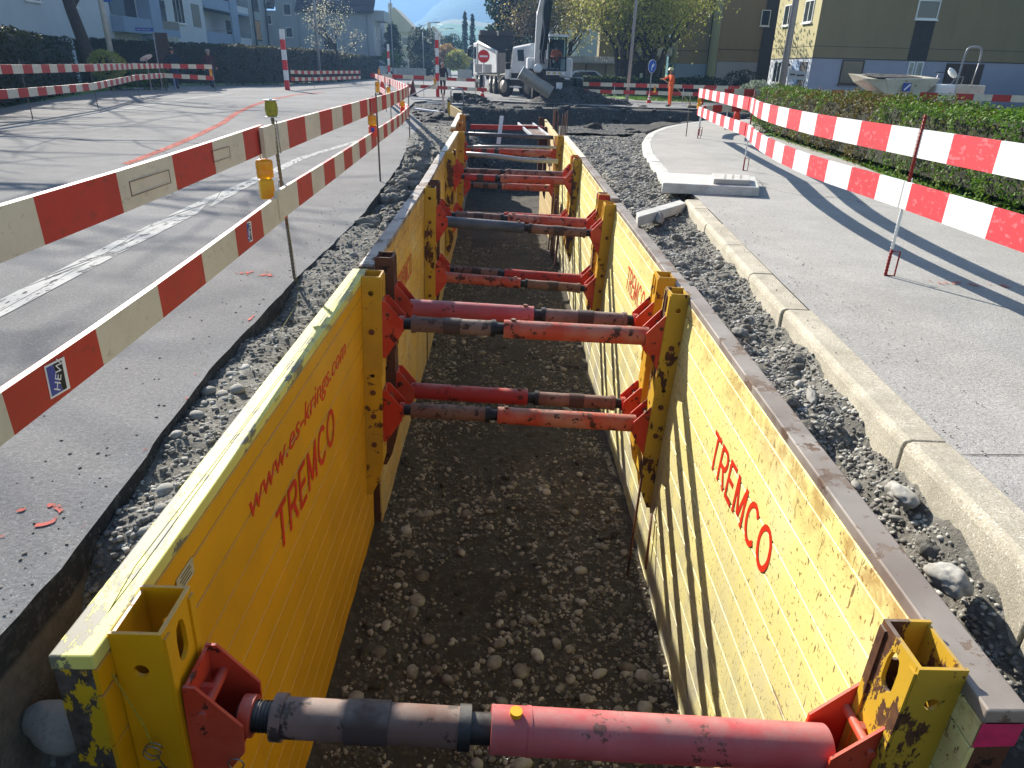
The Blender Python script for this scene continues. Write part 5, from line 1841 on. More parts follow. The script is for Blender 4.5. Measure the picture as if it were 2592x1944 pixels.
hedge('low dark hedge behind the grass verge in front of the trees', [(5.6, 50.0), (9.0, 49.6), (14, 49.4)], 1.0, 1.1, 8000, .07, [M_HEDGED, M_HEDGE], M_CORE2, [.85, .15], .14)
hedge('dark clipped hedge beside the building at far right', [(26.5, 36), (34, 36)], 1.6, 2.1, 4000, .09, [M_HEDGED], M_CORE2, None, .1)
# bushes
def bush(label, x, y, z, r, n, leaf, mats, sz=(1, 1, .8)):
    t = thing('bush', (x, y, 0), label, 'bush')
    rs = random.Random(int(x * 7 + y))
    P = []
    for i in range(n):
        v = Vector((rs.gauss(0, 1), rs.gauss(0, 1), rs.gauss(0, 1))).normalized()
        k = r * (1 + .25 * noise.noise(v * 2.2 + Vector((x, y, 0)))) * (1 - abs(rs.gauss(0, .12)))
        P.append((x + v.x * k * sz[0], y + v.y * k * sz[1], z + v.z * k * sz[2]))
    put('foliage', leaf_mesh('foliage', P, leaf, mats), t, Matrix())
    m = MB(); m.lathe([(.05, -r * .7 * sz[2]), (r * .7, 0), (.05, r * .65 * sz[2])], (x, y, z), 10); mo('dark_core', m, M_CORE2, t)  # dark core body, inner shade of the bush put into its colour
    m = MB(); m.tube([(x, y, 0), (x, y, z)], .05, 5); mo('stem', m, M_BARK, t)
bush('yellowish green bush beside the leaning pole at left', -19.2, 37.8, 1.15, .85, 1800, .06, [M_SPRING])
M_PALEG = m_leaf('pale_shrub_leaf', ('#8f9a86', '#6f7f68', '#a9b29e', '#59694f'))
bush('round grey-green shrub at the corner of the lit building face', 10.4, 30.2, .75, .65, 2200, .04, [M_PALEG], (1.0, .9, .85))
bush('dark low shrub at the foot of the shaded olive wall', 12.8, 46.6, .7, .9, 1500, .07, [M_HEDGED], (1.4, .8, .7))
bush('dark rounded shrub right of the olive pilaster', 15.2, 46.8, .9, 1.0, 1500, .07, [M_HEDGED], (1.4, .8, .8))

# trees
tree('bare thick-trunked street tree behind the tall dark hedge at left', -21.9, 41.6, 15, .36, 4, [], 0, 0, 1.5, .34, seed=5, splits=4, up=.05)
tree('pruned tree with pale buds in front of the grey house', -14.1, 68, 5.6, .26, 4, [M_MAGN], 1000, .07, 1.2, .30, seed=11, leafr=.28, splits=4, up=.25)
tree('spring tree with a forked trunk left of the blue sign', 8.4, 52, 9.2, .38, 4, [M_SPRING, M_SPRING2], 8500, .10, 1.05, .22, seed=23, leafr=.75, trunkn=3, leaf_w=[.6, .4], splits=3)
tree('broad spring tree leaning towards the olive building', 10.4, 52.3, 9.6, .42, 4, [M_SPRING], 9500, .10, 1.25, .22, seed=31, leafr=.75, trunkn=3, splits=3)
tree('yellowish budding tree behind the corrugated shelter', 5.2, 64, 9.0, .3, 4, [M_SPRING2], 11000, .11, 1.1, .24, seed=41, leafr=.9, trunkn=2, splits=3)
tree('brown leafless bushy tree behind the dump trucks', 2.4, 62, 8.5, .3, 4, [M_BROWNT], 3800, .08, .9, .2, seed=43, leafr=.7, trunkn=3, splits=3)
SH = dict(nleaf=0, leaf=0)
tree('bare tree outside the left edge whose branches shade the road', -22.5, 26.0, 18, .5, 3, [], 0, 0, 1.6, .24, seed=53, splits=6, up=.0, tlean=(.35, .25, 1))
tree('tall bare tree beyond the left edge throwing branch shadows', -27.5, 31, 19, .55, 3, [], 0, 0, 1.6, .26, seed=59, splits=6, up=.0, tlean=(.4, .1, 1))
tree('smaller bare tree outside the left edge nearer the camera', -16.5, 17.5, 13, .34, 3, [], 0, 0, 1.6, .3, seed=61, splits=6, up=.05, tlean=(.35, .2, 1))
def conifer(label, x, y, H, r, n, leaf, mats, shape=1.0, seed=1):
    t = thing('conifer', (x, y, 0), label, 'tree')
    rs = random.Random(seed)
    P = []
    for i in range(n):
        h = rs.random() ** .8
        a = rs.random() * 6.28
        lay = .75 + .25 * sin(h * 34 + a * 2)
        k = r * (1 - h) ** shape * lay * (rs.random() ** .35)
        P.append((x + cos(a) * k, y + sin(a) * k, H * (.05 + .95 * h) + rs.gauss(0, .15)))
    put('crown', leaf_mesh('crown', P, leaf, mats), t, Matrix())
    m = MB(); m.tube([(x, y, 0), (x, y, H * .9)], [.2, .04], 6); mo('trunk', m, M_BARK, t)
conifer('tall dark conifer behind the dump trucks', .9, 66, 14, 3.0, 12000, .16, [M_CONIF], .6, 3)
conifer('left slender cypress by the far street', -5.6, 128, 9.5, .8, 1200, .2, [M_CONIF], .35, 4)
conifer('right slender cypress by the far street', -4.4, 129, 9.2, .8, 1200, .2, [M_CONIF], .35, 5)
conifer('dark pointed garden tree before the far cream houses', -13.4, 98, 6.0, 1.9, 2600, .17, [M_CONIF], .35, 6)
bush('dark round tree behind the far street lamps', -10.0, 100, 3.6, 1.9, 1800, .16, [M_HEDGED], (1, 1, 1.3))
bush('second dark round tree nearer the middle of the far street', -7.0, 112, 3.4, 1.9, 1800, .17, [M_CONIF], (1, 1, 1.2))
M_ORNG = m_leaf('orange_shrub', ('#b08a5a', '#a58a4f', '#c49a66', '#8a8a44'))
bush('orange tinted shrub tree in the far gardens', -6.8, 100, 2.9, 1.5, 1500, .14, [M_ORNG], (1.1, 1, .8))
bush('olive green shrub right of the orange one', -5.2, 98, 2.2, 1.5, 1500, .14, [M_SPRING], (1.1, 1, .8))
bush('dark clipped garden hedge block in the far street', -9.0, 96, 1.5, 1.6, 1500, .14, [M_HEDGED], (1.3, 1, .8))
bush('fresh green shrub beside the far white car', -13.0, 92, 1.9, 1.1, 1000, .12, [M_HEDGE], (1.2, 1, 1))
# grass blades on the near lawn and the verge
P = []
for i in range(16000):
    y = random.uniform(3, 22); x = random.uniform(interp([(3, 4.9), (9, 6.1), (22, 8.2)], y), interp([(3, 4.9), (9, 6.1), (22, 8.2)], y) + 5)
    P.append((x, y, .01))
for i in range(14000):
    P.append((random.uniform(7.8, 22), random.uniform(42.0, 49), .03))
g = put('grass_tufts', leaf_mesh('grass_tufts', P, .05, [M_HEDGE]), None, Matrix()); tag(g, 'short green grass on the lawn and verge', 'grass', kind='stuff')
# ------------------------------------------------------------------ buildings
M_OLIVE = None
def m_render(name, col, streak=.25):
    k = NT(name)
    c = k.mix(k.ramp(k.noise(.5, 5), .3, .7), col, tuple(x * .88 for x in lin(col)))
    st = k.ramp(k.noise(2.2, 5, .6, k.vec((1, 1, .08))), .45, .7)
    c = k.mix(k.math('MULTIPLY', st, streak), c, tuple(x * .6 for x in lin(col)))
    k.base(c, .88)
    k.bump(k.noise(40, 3), .15, .01)
    return k.m
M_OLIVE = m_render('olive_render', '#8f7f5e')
M_OLIVEL = m_render('olive_render_sunlit', '#b8ad7c', .12)  # same olive render with sunlight painted in, for the left-facing walls
M_LILAC = m_render('lilac_blue_render', '#a2a4b2', .1)
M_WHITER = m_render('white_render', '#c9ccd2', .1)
M_BLUER = m_render('pale_blue_render', '#ccd3da', .1)
M_BLUERD = m_render('blue_render', '#8fa2bd', .1)
M_GREYR = m_render('grey_render', '#aab0b4', .15)
M_CREAMR = m_render('cream_render', '#bcb4a0', .15)
M_DKBAND = simple('dark_panel', '#3a3530', .8)
M_ROOF = simple('dark_roof_tiles', '#3b3234', .8, var=.3, vs=8, bs=20, bst=.6)
M_BROWNF = simple('brown_frame', '#4a3526', .6)
M_SHUT = simple('grey_shutter', '#7f7a70', .7, var=.2, vs=10)
M_CURT = simple('lit_window_orange', '#e0a868', .6)  # light of the lit window painted flat as orange pane colour
M_CURTW = simple('pale_curtain', '#a9a79c', .8, var=.3, vs=4)

def fr(mb, c, d): return mb.box(c, d)
def window(par, O, w, h, axis, sgn, glass=None, frame=None, bars=1, depth=.08, sill=True, curtain=None):
    """O: lower-left corner; axis 'x' (face looks -y) or 'y' (face looks sgn*x)"""
    fm = frame or M_WHITE
    def B(m, u0, u1, z0, z1, d0, d1):
        if axis == 'x': m.box((O[0] + (u0 + u1) / 2, O[1] + (d0 + d1) / 2, O[2] + (z0 + z1) / 2), (abs(u1 - u0), abs(d1 - d0), z1 - z0))
        else: m.box((O[0] - sgn * (d0 + d1) / 2, O[1] + (u0 + u1) / 2, O[2] + (z0 + z1) / 2), (abs(d1 - d0), abs(u1 - u0), z1 - z0))
    m = MB(); t = .06
    B(m, 0, w, 0, t, -.02, depth * .5); B(m, 0, w, h - t, h, -.02, depth * .5); B(m, 0, t, t, h - t, -.02, depth * .5); B(m, w - t, w, t, h - t, -.02, depth * .5)
    for i in range(bars):
        u = w * (i + 1) / (bars + 1); B(m, u - t * .5, u + t * .5, t, h - t, -.01, depth * .5)
    f = mo('window', m, fm, par)
    m = MB(); B(m, t, w - t, t, h - t, .005, .02); mo('pane', m, glass or M_GLASS, f)
    if sill:
        m = MB(); B(m, -.05, w + .05, -.07, -.002, -.09, depth * .3); mo('sill', m, fm, f)
    return f
def wallx(par, x0, x1, y, z0, z1, mat, th=.3, name='wall'):
    m = MB(); m.box(((x0 + x1) / 2, y + th / 2, (z0 + z1) / 2), (x1 - x0, th, z1 - z0)); return mo(name, m, mat, par)
def wally(par, x, y0, y1, z0, z1, mat, th=.3, name='wall', sgn=-1):
    m = MB(); m.box((x - sgn * th / 2, (y0 + y1) / 2, (z0 + z1) / 2), (th, y1 - y0, z1 - z0)); return mo(name, m, mat, par)

# --- olive apartment block on the right
ob = thing('apartment_block', (25, 48, 0), 'tall olive-green apartment block with lilac ground floor on the right', 'building')
HB = 17
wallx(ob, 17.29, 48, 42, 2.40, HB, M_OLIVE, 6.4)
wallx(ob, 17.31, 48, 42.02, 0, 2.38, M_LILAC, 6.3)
wallx(ob, 17.27, 48, 41.985, 2.38, 2.42, M_DKBAND, .02, 'joint_band')
wallx(ob, 17.27, 48, 41.99, 2.98, 3.0, M_DKBAND, .012, 'joint_band')
wallx(ob, 22.55, 23.62, 41.98, 2.42, 4.36, M_DKBAND, .03, 'dark_panel')
window(ob, (22.45, 41.96, 4.42), 1.2, .92, 'x', -1, bars=0)
for zz in (7.2, 10.0, 12.8):
    wallx(ob, 22.55, 23.62, 41.98, zz - 1.85, zz - .06, M_DKBAND, .03, 'dark_panel')
    window(ob, (22.45, 41.96, zz), 1.2, .92, 'x', -1, bars=0)
window(ob, (18.98, 41.97, 1.12), 1.24, 1.22, 'x', -1, frame=M_BROWNF, bars=0)
window(ob, (22.70, 41.97, 1.10), .34, 1.24, 'x', -1, glass=M_CURTW, bars=0, sill=False)
window(ob, (23.12, 41.97, 1.10), .42, 1.24, 'x', -1, glass=M_CURTW, bars=0, sill=False)
wallx(ob, 24.85, 26.95, 41.97, 0.0, 2.3, M_BROWNF, .03, 'garage_door')
for i in range(6):
    wallx(ob, 24.9 + i * .34, 24.93 + i * .34, 41.955, .05, 2.25, M_DKBAND, .012, 'door_slat')
# lit face looking left
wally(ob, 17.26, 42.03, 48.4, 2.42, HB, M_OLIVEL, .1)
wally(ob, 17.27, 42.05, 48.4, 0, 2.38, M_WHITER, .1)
wally(ob, 17.245, 42.03, 48.4, 2.38, 2.415, M_DKBAND, .05, 'joint_band')
wally(ob, 17.245, 42.03, 48.4, 2.98, 2.995, M_DKBAND, .05, 'joint_band')
for zz in (4.2, 7.0, 9.8, 12.6):
    window(ob, (17.24, 45.8, zz), 1.5, 1.12, 'y', -1, bars=1)
    window(ob, (17.24, 42.95, zz), 1.25, 1.12, 'y', -1, bars=1)
window(ob, (17.24, 46.3, 1.05), 1.25, 1.2, 'y', -1, bars=1)
wally(ob, 17.235, 42.5, 43.4, 0, 2.2, M_DKBAND, .04, 'entrance_door')
wally(ob, 17.238, 43.5, 44.6, 0, 2.25, M_BLUERD, .03, 'wall_panel')
m = MB(); m.box((17.1, 44.9, 2.05), (.15, .15, .15)); mo('wall_lamp', m, M_DSTEEL, ob)
# stepped parts standing farther back
wallx(ob, 17.1, 30, 60.0, 2.37, HB, M_OLIVE, 4)
wallx(ob, 17.12, 30, 60.02, 0, 2.35, M_LILAC, 3.9)
wallx(ob, 20.4, 21.6, 59.93, 0, HB, M_DKBAND, .05, 'recess_shade_strip')  # flat dark strip painted in place of a shaded recess
wallx(ob, 17.08, 24, 59.96, 3.2, 3.23, M_DKBAND, .03, 'joint_band')
for zz in (4.9, 7.7, 10.5): window(ob, (20.1, 59.9, zz), .7, 1.1, 'x', -1, bars=0)
wally(ob, 17.08, 60.02, 62.3, 0, HB, M_OLIVEL, .1)
wallx(ob, 14.5, 17.0, 62.32, 2.17, HB, M_OLIVE, 3)
wallx(ob, 14.52, 17.0, 62.34, 0, 2.15, M_BLUERD, 2.9)
wallx(ob, 14.48, 17.0, 62.29, 3.1, 3.13, M_DKBAND, .02, 'joint_band')
wally(ob, 14.48, 62.4, 64.4, 2.17, HB, M_OLIVEL, .1)
wallx(ob, 8.6, 14.5, 66.0, 0, HB, M_OLIVE, 1.5)
wallx(ob, 9.6, 14.2, 65.9, 0, 2.3, M_DKBAND, .08, 'dark_entrance')
m = MB(); m.box((13.1, 64.6, 3.0), (2.5, 2.4, .6)); mo('entrance_canopy', m, M_CONC, ob)
m = MB(); m.box((12.6, 63.8, .7), (1.4, .3, 1.3)); mo('porch_wall', m, M_WHITER, ob)
for zz in (5, 8, 11): window(ob, (11.4, 65.92, zz), 1.2, 1.2, 'x', -1)
# name board on posts near the lit corner
t = thing('name_board', (14.2, 36, 0), 'small grey name board on two posts in front of the entrance', 'sign')
m = MB(); m.hexa([(13.78, 36, 1.33), (14.68, 36, 1.30), (14.68, 36.03, 1.30), (13.78, 36.03, 1.33), (13.78, 36, 1.72), (14.68, 36, 1.68), (14.68, 36.03, 1.68), (13.78, 36.03, 1.72)]); mo('board', m, M_GREYR, t)
for x in (13.85, 14.6):
    m = MB(); m.cyl((x, 36.06, 0), (x, 36.06, 1.7), .03, n=8); mo('post', m, M_GALV, t)
for x0, x1, z in ((13.88, 14.12, 1.53), (14.2, 14.55, 1.50)):
    m = MB(); m.box(((x0 + x1) / 2, 35.992, z), (x1 - x0, .01, .07)); mo('faint_print', m, M_SLEEVED, t)
# white high block far behind the trees
wb = thing('far_tower', (9.5, 100, 0), 'slim white tower block rising behind the excavator boom', 'building')
wallx(wb, 7.6, 10.2, 100, 0, 26, M_WHITER, 8)
wallx(wb, 10.2, 13.2, 101, 0, 26, M_GREYR, 8)
for z in range(6, 25, 3): window(wb, (8.3, 99.95, z), 1.2, 1.4, 'x', -1)
# corrugated shelter and parked cars behind the verge
sh = thing('bicycle_shelter', (7.3, 58, 0), 'low shelter with a pale corrugated roof behind the excavator', 'shelter')
m = MB()
n = 34
vs, fs = [], []
for i in range(n * 2 + 1):
    x = 4.9 + 4.5 * i / (n * 2); dz = .10 if i % 2 else 0
    vs += [(x, 57.4, 1.93 + dz), (x + .25, 60.2, 2.42 + dz)]
for i in range(n * 2): fs.append((2 * i, 2 * i + 2, 2 * i + 3, 2 * i + 1))
m.add(vs, fs); mo('corrugated_roof', m, M_CREAMR, sh)
for x in (5.0, 6.6, 8.1, 9.3):
    m = MB(); m.box((x, 57.6, .98), (.1, .1, 1.9)); mo('post', m, M_BROWNF, sh)
wallx(sh, 4.9, 9.6, 60.0, 0, 2.35, M_CREAMR, .12, 'back_wall')
def far_car(label, x, y, rot, mat, sc=1.0, rows=True):
    t = thing('parked_car', (x, y, 0), label, 'car', M=T(x, y, 0) @ Rz(rot) @ Matrix.Scale(sc, 4))
    M = W[t.name]
    m = MB()
    prof = [(-2.1, .30), (-2.12, .72), (-1.95, .88), (-1.5, .93), (-1.0, 1.36), (-.6, 1.45), (.6, 1.44), (1.25, .98), (1.95, .84), (2.12, .66), (2.12, .30)]
    m2 = MB()
    W2 = .84
    vs = [(x_, -W2 + (.14 if z > 1 else 0), z) for x_, z in prof] + [(x_, W2 - (.14 if z > 1 else 0), z) for x_, z in prof]
    k = len(prof)
    m.add(vs, [tuple(range(k)), tuple(range(k, 2 * k))[::-1]] + [(i, k + i, k + (i + 1) % k, (i + 1) % k) for i in range(k)])
    mo('body', m, mat, t, M, bevel=.05)
    for s in (-1, 1):
        m = MB()
        q = [(-1.25, .98), (-.92, 1.33), (-.58, 1.40), (.50, 1.39), (1.02, 1.0)]
        m.add([(a, s * (W2 - .005 - (.13 if z > 1.1 else .0)), z) for a, z in q], [(0, 1, 2, 3, 4)] if s > 0 else [(4, 3, 2, 1, 0)])
        mo('side_window', m, M_GLASS, t, M @ T(0, s * .012, 0))
        for a in (-1.3, 1.3):
            m = MB(); m.cyl((a, s * .70, .31), (a, s * .87, .31), .31, n=20); w_ = mo('wheel', m, M_BLACK, t, M @ Matrix.Identity(4))
            m = MB(); m.cyl((a, s * .86, .31), (a, s * .885, .31), .19, n=16); mo('hubcap', m, M_GALV, w_, M @ Matrix.Identity(4))
    for sx in (-1, 1):
        m = MB(); m.add([(sx * 1.54 * (1 if sx < 0 else .83), -.68, .97), (sx * 1.54 * (1 if sx < 0 else .83), .68, .97), (sx * (1.03 if sx < 0 else .66), .62, 1.36), (sx * (1.03 if sx < 0 else .66), -.62, 1.36)], [(0, 1, 2, 3)])
        mo('windscreen' if sx > 0 else 'rear_window', m, M_GLASS, t, M @ T(sx * .02, 0, .015))
    for s in (-1, 1):
        m = MB(); m.box((2.09, s * .6, .66), (.06, .28, .13)); mo('headlight', m, M_CONEW, t, M @ Matrix.Identity(4))
    return t
far_car('white car parked by the left kerb far down the street', -15.0, 92, radians(15), M_WHITE, 1.35)
far_car('pale blue car parked under the shelter', 6.5, 56, radians(0), M_BLUER)

# --- long pale blue block on the left
lb = thing('apartment_block', (-30, 60, 0), 'long pale blue apartment block with recessed balconies on the left', 'building')
X = -27.0
wally(lb, X, 28, 72.3, 0, 13, M_BLUER, 7, sgn=1)
wally(lb, X - 1.8, 72.3, 85.4, 0, 13, M_BLUER, 5, sgn=1)
wally(lb, X, 85.4, 92, 0, 13, M_GREYR, 7, sgn=1)
def bay(y0, y1, z0, z1, mat, out=.5, name='balcony'):
    m = MB(); m.box((X + out / 2, (y0 + y1) / 2, (z0 + z1) / 2), (out, y1 - y0, z1 - z0)); return mo(name, m, mat, lb)
for z in (3.15, 6.1, 9.0):
    bay(54.9, 59.2, z, z + 1.0, M_BLUERD, .9, 'balcony_parapet')
    m = MB(); m.box((X + .02, 57, z + 1.75), (.06, 3.8, 1.35)); mo('balcony_opening', m, M_GLASS, lb)
    bay(60.9, 64.2, z + .45, z + 1.05, M_SHUT, .9, 'balcony_parapet')
    bay(60.9, 64.2, z - .1, z + .45, M_BLUERD, .9, 'balcony_slab')
    m = MB(); m.box((X + .02, 62.6, z + 1.85), (.06, 3.0, 1.5)); mo('balcony_opening', m, M_GLASS, lb)
    window(lb, (X + .03, 65.6, z + 1.1), 2.2, 1.9, 'y', 1, bars=2)
    m = MB(); m.box((X + .03, 70.4, z + 1.9), (.06, 1.7, 1.8)); mo('shutter', m, M_SHUT, lb)
    # deep balconies
    m = MB(); m.box((X - .85, 75.9, z + .25), (1.7, 7.0, 1.0)); mo('balcony_parapet', m, M_BLUERD, lb)
    m = MB(); m.tube([(X, 72.6, z + 1.05), (X, 79.0, z + 1.05)], .04, 6); mo('balcony_rail', m, M_GALV, lb)
    m = MB(); m.box((X - 1.74, 75, z + 1.6), (.06, 1.3, 2.2)); mo('balcony_door', m, M_BROWNF, lb)
    m = MB(); m.box((X - .85, 83.2, z + .2), (1.7, 3.8, .7)); mo('balcony_parapet', m, M_BLUER, lb)
    m = MB(); m.tube([(X, 81.6, z + 1.1), (X, 85.1, z + 1.1)], .04, 6); mo('balcony_rail', m, M_GALV, lb)
    m = MB(); m.box((X - 1.74, 83.6, z + 1.5), (.06, 1.5, 1.4)); mo('balcony_window', m, M_GLASS, lb)
    m = MB(); m.box((X - .85, 79, z + 2.8), (1.9, 13, .2)); mo('balcony_slab', m, M_BLUERD, lb)
    window(lb, (X + .03, 86.9, z + .5), 1.8, 2.0, 'y', 1, glass=M_CURT if z < 4 else None, bars=3, frame=M_BROWNF)
    window(lb, (X + .03, 45.5, z + 1.2), 1.5, 1.3, 'y', 1, bars=1)
    window(lb, (X + .03, 49.5, z + 1.2), 1.5, 1.3, 'y', 1, bars=1)
bay(59.2, 60.9, 0, 13, M_BLUERD, 1.0, 'pilaster')
bay(79.2, 81.2, 0, 13, M_BLUERD, .15, 'pilaster')
m = MB(); m.box((X + .02, 57.0, 1.9), (.06, 3.8, 2.3)); mo('curtained_window', m, M_CURTW, lb)
m = MB(); m.box((X + .95, 62.4, 2.9), (.05, 2.3, .45)); mo('band_window', m, M_CURTW, lb)
for y in (61.5, 86.0, 90.6):
    m = MB(); m.tube([(X + .25, y, .5), (X + .25, y, 13)], .11, 6); mo('drain_pipe', m, M_BLACK, lb)

# --- grey house with the dark roof
gh = thing('house', (-21, 95, 0), 'grey gabled house with dark tiled roof behind the budding tree', 'house')
s_ = 92 / 75
def zs(z): return 1.5 + (z - 1.5) * s_
def xs(x): return x * s_
wallx(gh, xs(-22.9), xs(-12.05), 92, 0, zs(5.9), M_GREYR, 9)
for x, z, w, h in ((-22.2, 4.73, .56, .8), (-20.45, 5.55, .72, .95), (-20.42, 3.65, .66, .85), (-16.9, 2.64, 1.3, .8)):
    window(gh, (xs(x), 91.95, zs(z)), w * s_, h * s_, 'x', -1, bars=0)
# lean roof slabs with tiles
def roof(x0, x1, y0, y1, z0, z1, mat, par, tiles=True):
    m = MB(); m.hexa([(x0, y0, z0), (x1, y0, z0), (x1, y1, z1), (x0, y1, z1), (x0, y0, z0 + .15), (x1, y0, z0 + .15), (x1, y1, z1 + .15), (x0, y1, z1 + .15)])
    r = mo('roof', m, mat, par)
    if tiles:
        k = MB()
        for i in range(int((x1 - x0) / .45)):
            for j in range(6):
                a = j / 6; b = (j + .85) / 6
                xx = x0 + i * .45
                k.hexa([(xx + .04, y0 + (y1 - y0) * a, z0 + (z1 - z0) * a + .16), (xx + .38, y0 + (y1 - y0) * a, z0 + (z1 - z0) * a + .16), (xx + .38, y0 + (y1 - y0) * b, z0 + (z1 - z0) * b + .16), (xx + .04, y0 + (y1 - y0) * b, z0 + (z1 - z0) * b + .16),
                        (xx + .04, y0 + (y1 - y0) * a, z0 + (z1 - z0) * a + .26), (xx + .38, y0 + (y1 - y0) * a, z0 + (z1 - z0) * a + .26), (xx + .38, y0 + (y1 - y0) * b, z0 + (z1 - z0) * b + .19), (xx + .04, y0 + (y1 - y0) * b, z0 + (z1 - z0) * b + .19)])
        o = mo('roof_tiles', k, mat, r); o['kind'] = 'stuff'
    return r
roof(xs(-19.3), xs(-11.9), 91.4, 97, zs(5.85), zs(5.9) + 4.2, M_ROOF, gh)
roof(xs(-23.0), xs(-21.2), 91.4, 95, zs(6.0), zs(6.0) + 2.5, M_ROOF, gh)
wallx(gh, xs(-21.2), xs(-19.3), 92.0, zs(5.9), zs(8.5), M_GREYR, 4)
m = MB(); m.box((xs(-17.2), 91.2, zs(7.05)), (5.2, 1.2, .5)); mo('dormer_balcony', m, M_WHITER, gh)
wally(gh, xs(-12.03), 92.1, 101, 0, zs(5.9), M_GREYR, .2, sgn=1)
for y, z in ((93.5, 4.3), (96, 4.3), (93.7, 1.9)):
    window(gh, (xs(-12.0), y, z), .6, 1.3, 'y', 1, bars=0)
m = MB(); m.box((xs(-11.6), 95, zs(5.75)), (1.3, 4.5, 1.1)); mo('corner_balcony', m, M_GREYR, gh)
for x in (xs(-19.1), xs(-12.6)):
    m = MB(); m.tube([(x, 91.9, 0), (x, 91.9, zs(5.9))], .07, 6); mo('drain_pipe', m, M_GALV, gh)
m = MB(); m.box((xs(-21.6), 90.6, 2.4), (6.6, .4, .5)); mo('garden_wall', m, M_WHITER, gh)
# --- far row houses
def gable(label, x0, x1, y, z1, zr, mat, dep=9, wins=3):
    t = thing('house', ((x0 + x1) / 2, y, 0), label, 'house')
    wallx(t, x0, x1, y, 0, z1, mat, dep)
    m = MB(); xm = (x0 + x1) / 2
    m.add([(x0 - .4, y - .4, z1), (x1 + .4, y - .4, z1), (xm, y - .4, zr), (x0 - .4, y + dep, z1), (x1 + .4, y + dep, z1), (xm, y + dep, zr)], [(0, 1, 2), (5, 4, 3), (0, 2, 5, 3), (1, 4, 5, 2), (0, 3, 4, 1)])
    r = mo('roof', m, M_CREAMR if wins == 2 else M_ROOF, t)
    m = MB(); m.box((xm - 1, y + 3, zr), (.6, .6, 1.4)); mo('chimney', m, M_CONC, r)
    for i in range(wins):
        for z in (1.0, z1 - 1.9):
            window(t, (x0 + (x1 - x0) * (i + .3) / wins, y - .04, z), 1.0, 1.2, 'x', -1, bars=0)
gable('cream far house with pale slanting roof and satellite dish', -19.5, -13.0, 122, 6.2, 9.6, M_CREAMR, wins=2)
gable('second pale far house stepping down the street', -14.2, -9.4, 140, 5.0, 8.0, M_CREAMR, wins=2)
gable('small far house at the end of the street', -9.0, -3.0, 190, 4.2, 6.6, M_WHITER)
gable('low far house behind the orange shrub', -3.2, 2.5, 185, 4.6, 7.0, M_CREAMR)
for i, (x0, x1, y, lab) in enumerate([(-11.2, -8.0, 84, 'grey garden wall beyond the pedestrian'), (-4.6, -3.0, 86, 'short pale garden wall far in the street')]):
    m = MB(); m.box(((x0 + x1) / 2, y, .6), (x1 - x0, .25, 1.2)); tag(mo('garden_wall', m, M_CONC), lab, 'wall')
# --- street lamps
def lamp_post(label, x, y, h, arm, r=.08, tilt=0.0, head=True):
    t = thing('street_lamp', (x, y, 0), label, 'street lamp', 'street lamps along the road')
    m = MB(); m.tube([(x, y, 0), (x + tilt * h, y, h)], [r, r * .6], 10); mo('pole', m, M_GALV, t)
    if arm:
        m = MB(); m.tube([(x, y, h), (x + arm * .12, y, h + .7), (x + arm * .5, y, h + 1.0), (x + arm, y, h + 1.05)], r * .5, 6); mo('arm', m, M_GALV, t)
    if head and arm:
        m = MB(); m.box((x + arm + .2, y, h + 1.03), (.7, .25, .1)); mo('lamp_head', m, M_GALV, t)
lamp_post('grey lamp pole in front of the budding tree', -14.6, 62.5, 11, 0, .13)
lamp_post('thin far pole left of the hazy slope', -12.4, 90, 9.5, 0, .08)
lamp_post('far curved street lamp nearest the hazy hill', -8.8, 90, 5.0, 1.4, .07)
lamp_post('second far curved street lamp', -8.2, 108, 5.2, 1.4, .07)
lamp_post('third far curved street lamp by the dark trees', -8.3, 130, 5.2, 1.0, .07)
lamp_post('tall lamp pole standing on the verge left of the spring trees', 7.05, 41.0, 11, 0, .10, .012)
lamp_post('thick tall grey pole behind the right hedge near the lit corner', 11.3, 30.0, 11, 0, .14, .0)
t = thing('wooden_pole', (-19.9, 39.8, 0), 'old leaning grey pole with a small blue sign at left', 'pole')
m = MB(); m.tube([(-19.85, 39.8, 0), (-19.9, 39.8, 8)], [.15, .12], 8); mo('shaft', m, M_CONC, t)
m = MB(); m.box((-19.5, 39.7, 4.15), (.35, .03, .3)); mo('blue_plate', m, M_BLUE, t)
t = thing('notice_case', (-17.85, 41.5, 0), 'grey glazed notice case behind the walkers', 'notice case')
m = MB(); m.box((-17.9, 41.5, 2.0), (.62, .1, 1.5)); mo('case', m, M_SLEEVED, t)
for x in (-18.15, -17.6):
    m = MB(); m.box((x, 41.5, .6), (.08, .08, 1.3)); mo('leg', m, M_BLUERD, t)

# ------------------------------------------------------------------ hills, in haze
def hill(name, X0, X1, Y, prof, mat, dep=500, seed=1, rough=1.0, n=70):
    us = [X0 + (X1 - X0) * i / n for i in range(n + 1)]
    vs = [i / 22 for i in range(23)]
    def f(u, v):
        top = interp(prof, u)
        z = top * sin(min(1, v * 1.15) * pi / 2) ** 1.2
        z += rough * noise.fractal(Vector((u * .012, v * 4, seed)), .9, 2, 4) * 8 * v
        return (u, Y + dep * v, z - 2 if v > 0 else -3)
    return struct(name, grid_mesh(name, us, vs, f), mat, M=Matrix())
def m_hill(name, a, b, sc, patch=None):
    k = NT(name)
    c = k.mix(k.ramp(k.noise(sc, 8, .65), .42, .58), a, b)
    if patch:
        p = k.ramp(k.noise(sc * .35, 5), .55, .58)
        c = k.mix(p, c, patch)
    k.base(c, .95, 0, .1)
    k.bump(k.noise(sc * 6, 6), .8, 4)
    return k.m
M_VINE = m_hill('vineyard_slope', '#3d5c2c', '#587a3c', .02, '#7a7a50')
M_FOR = m_hill('forest_slope', '#26402a', '#33502f', .03)
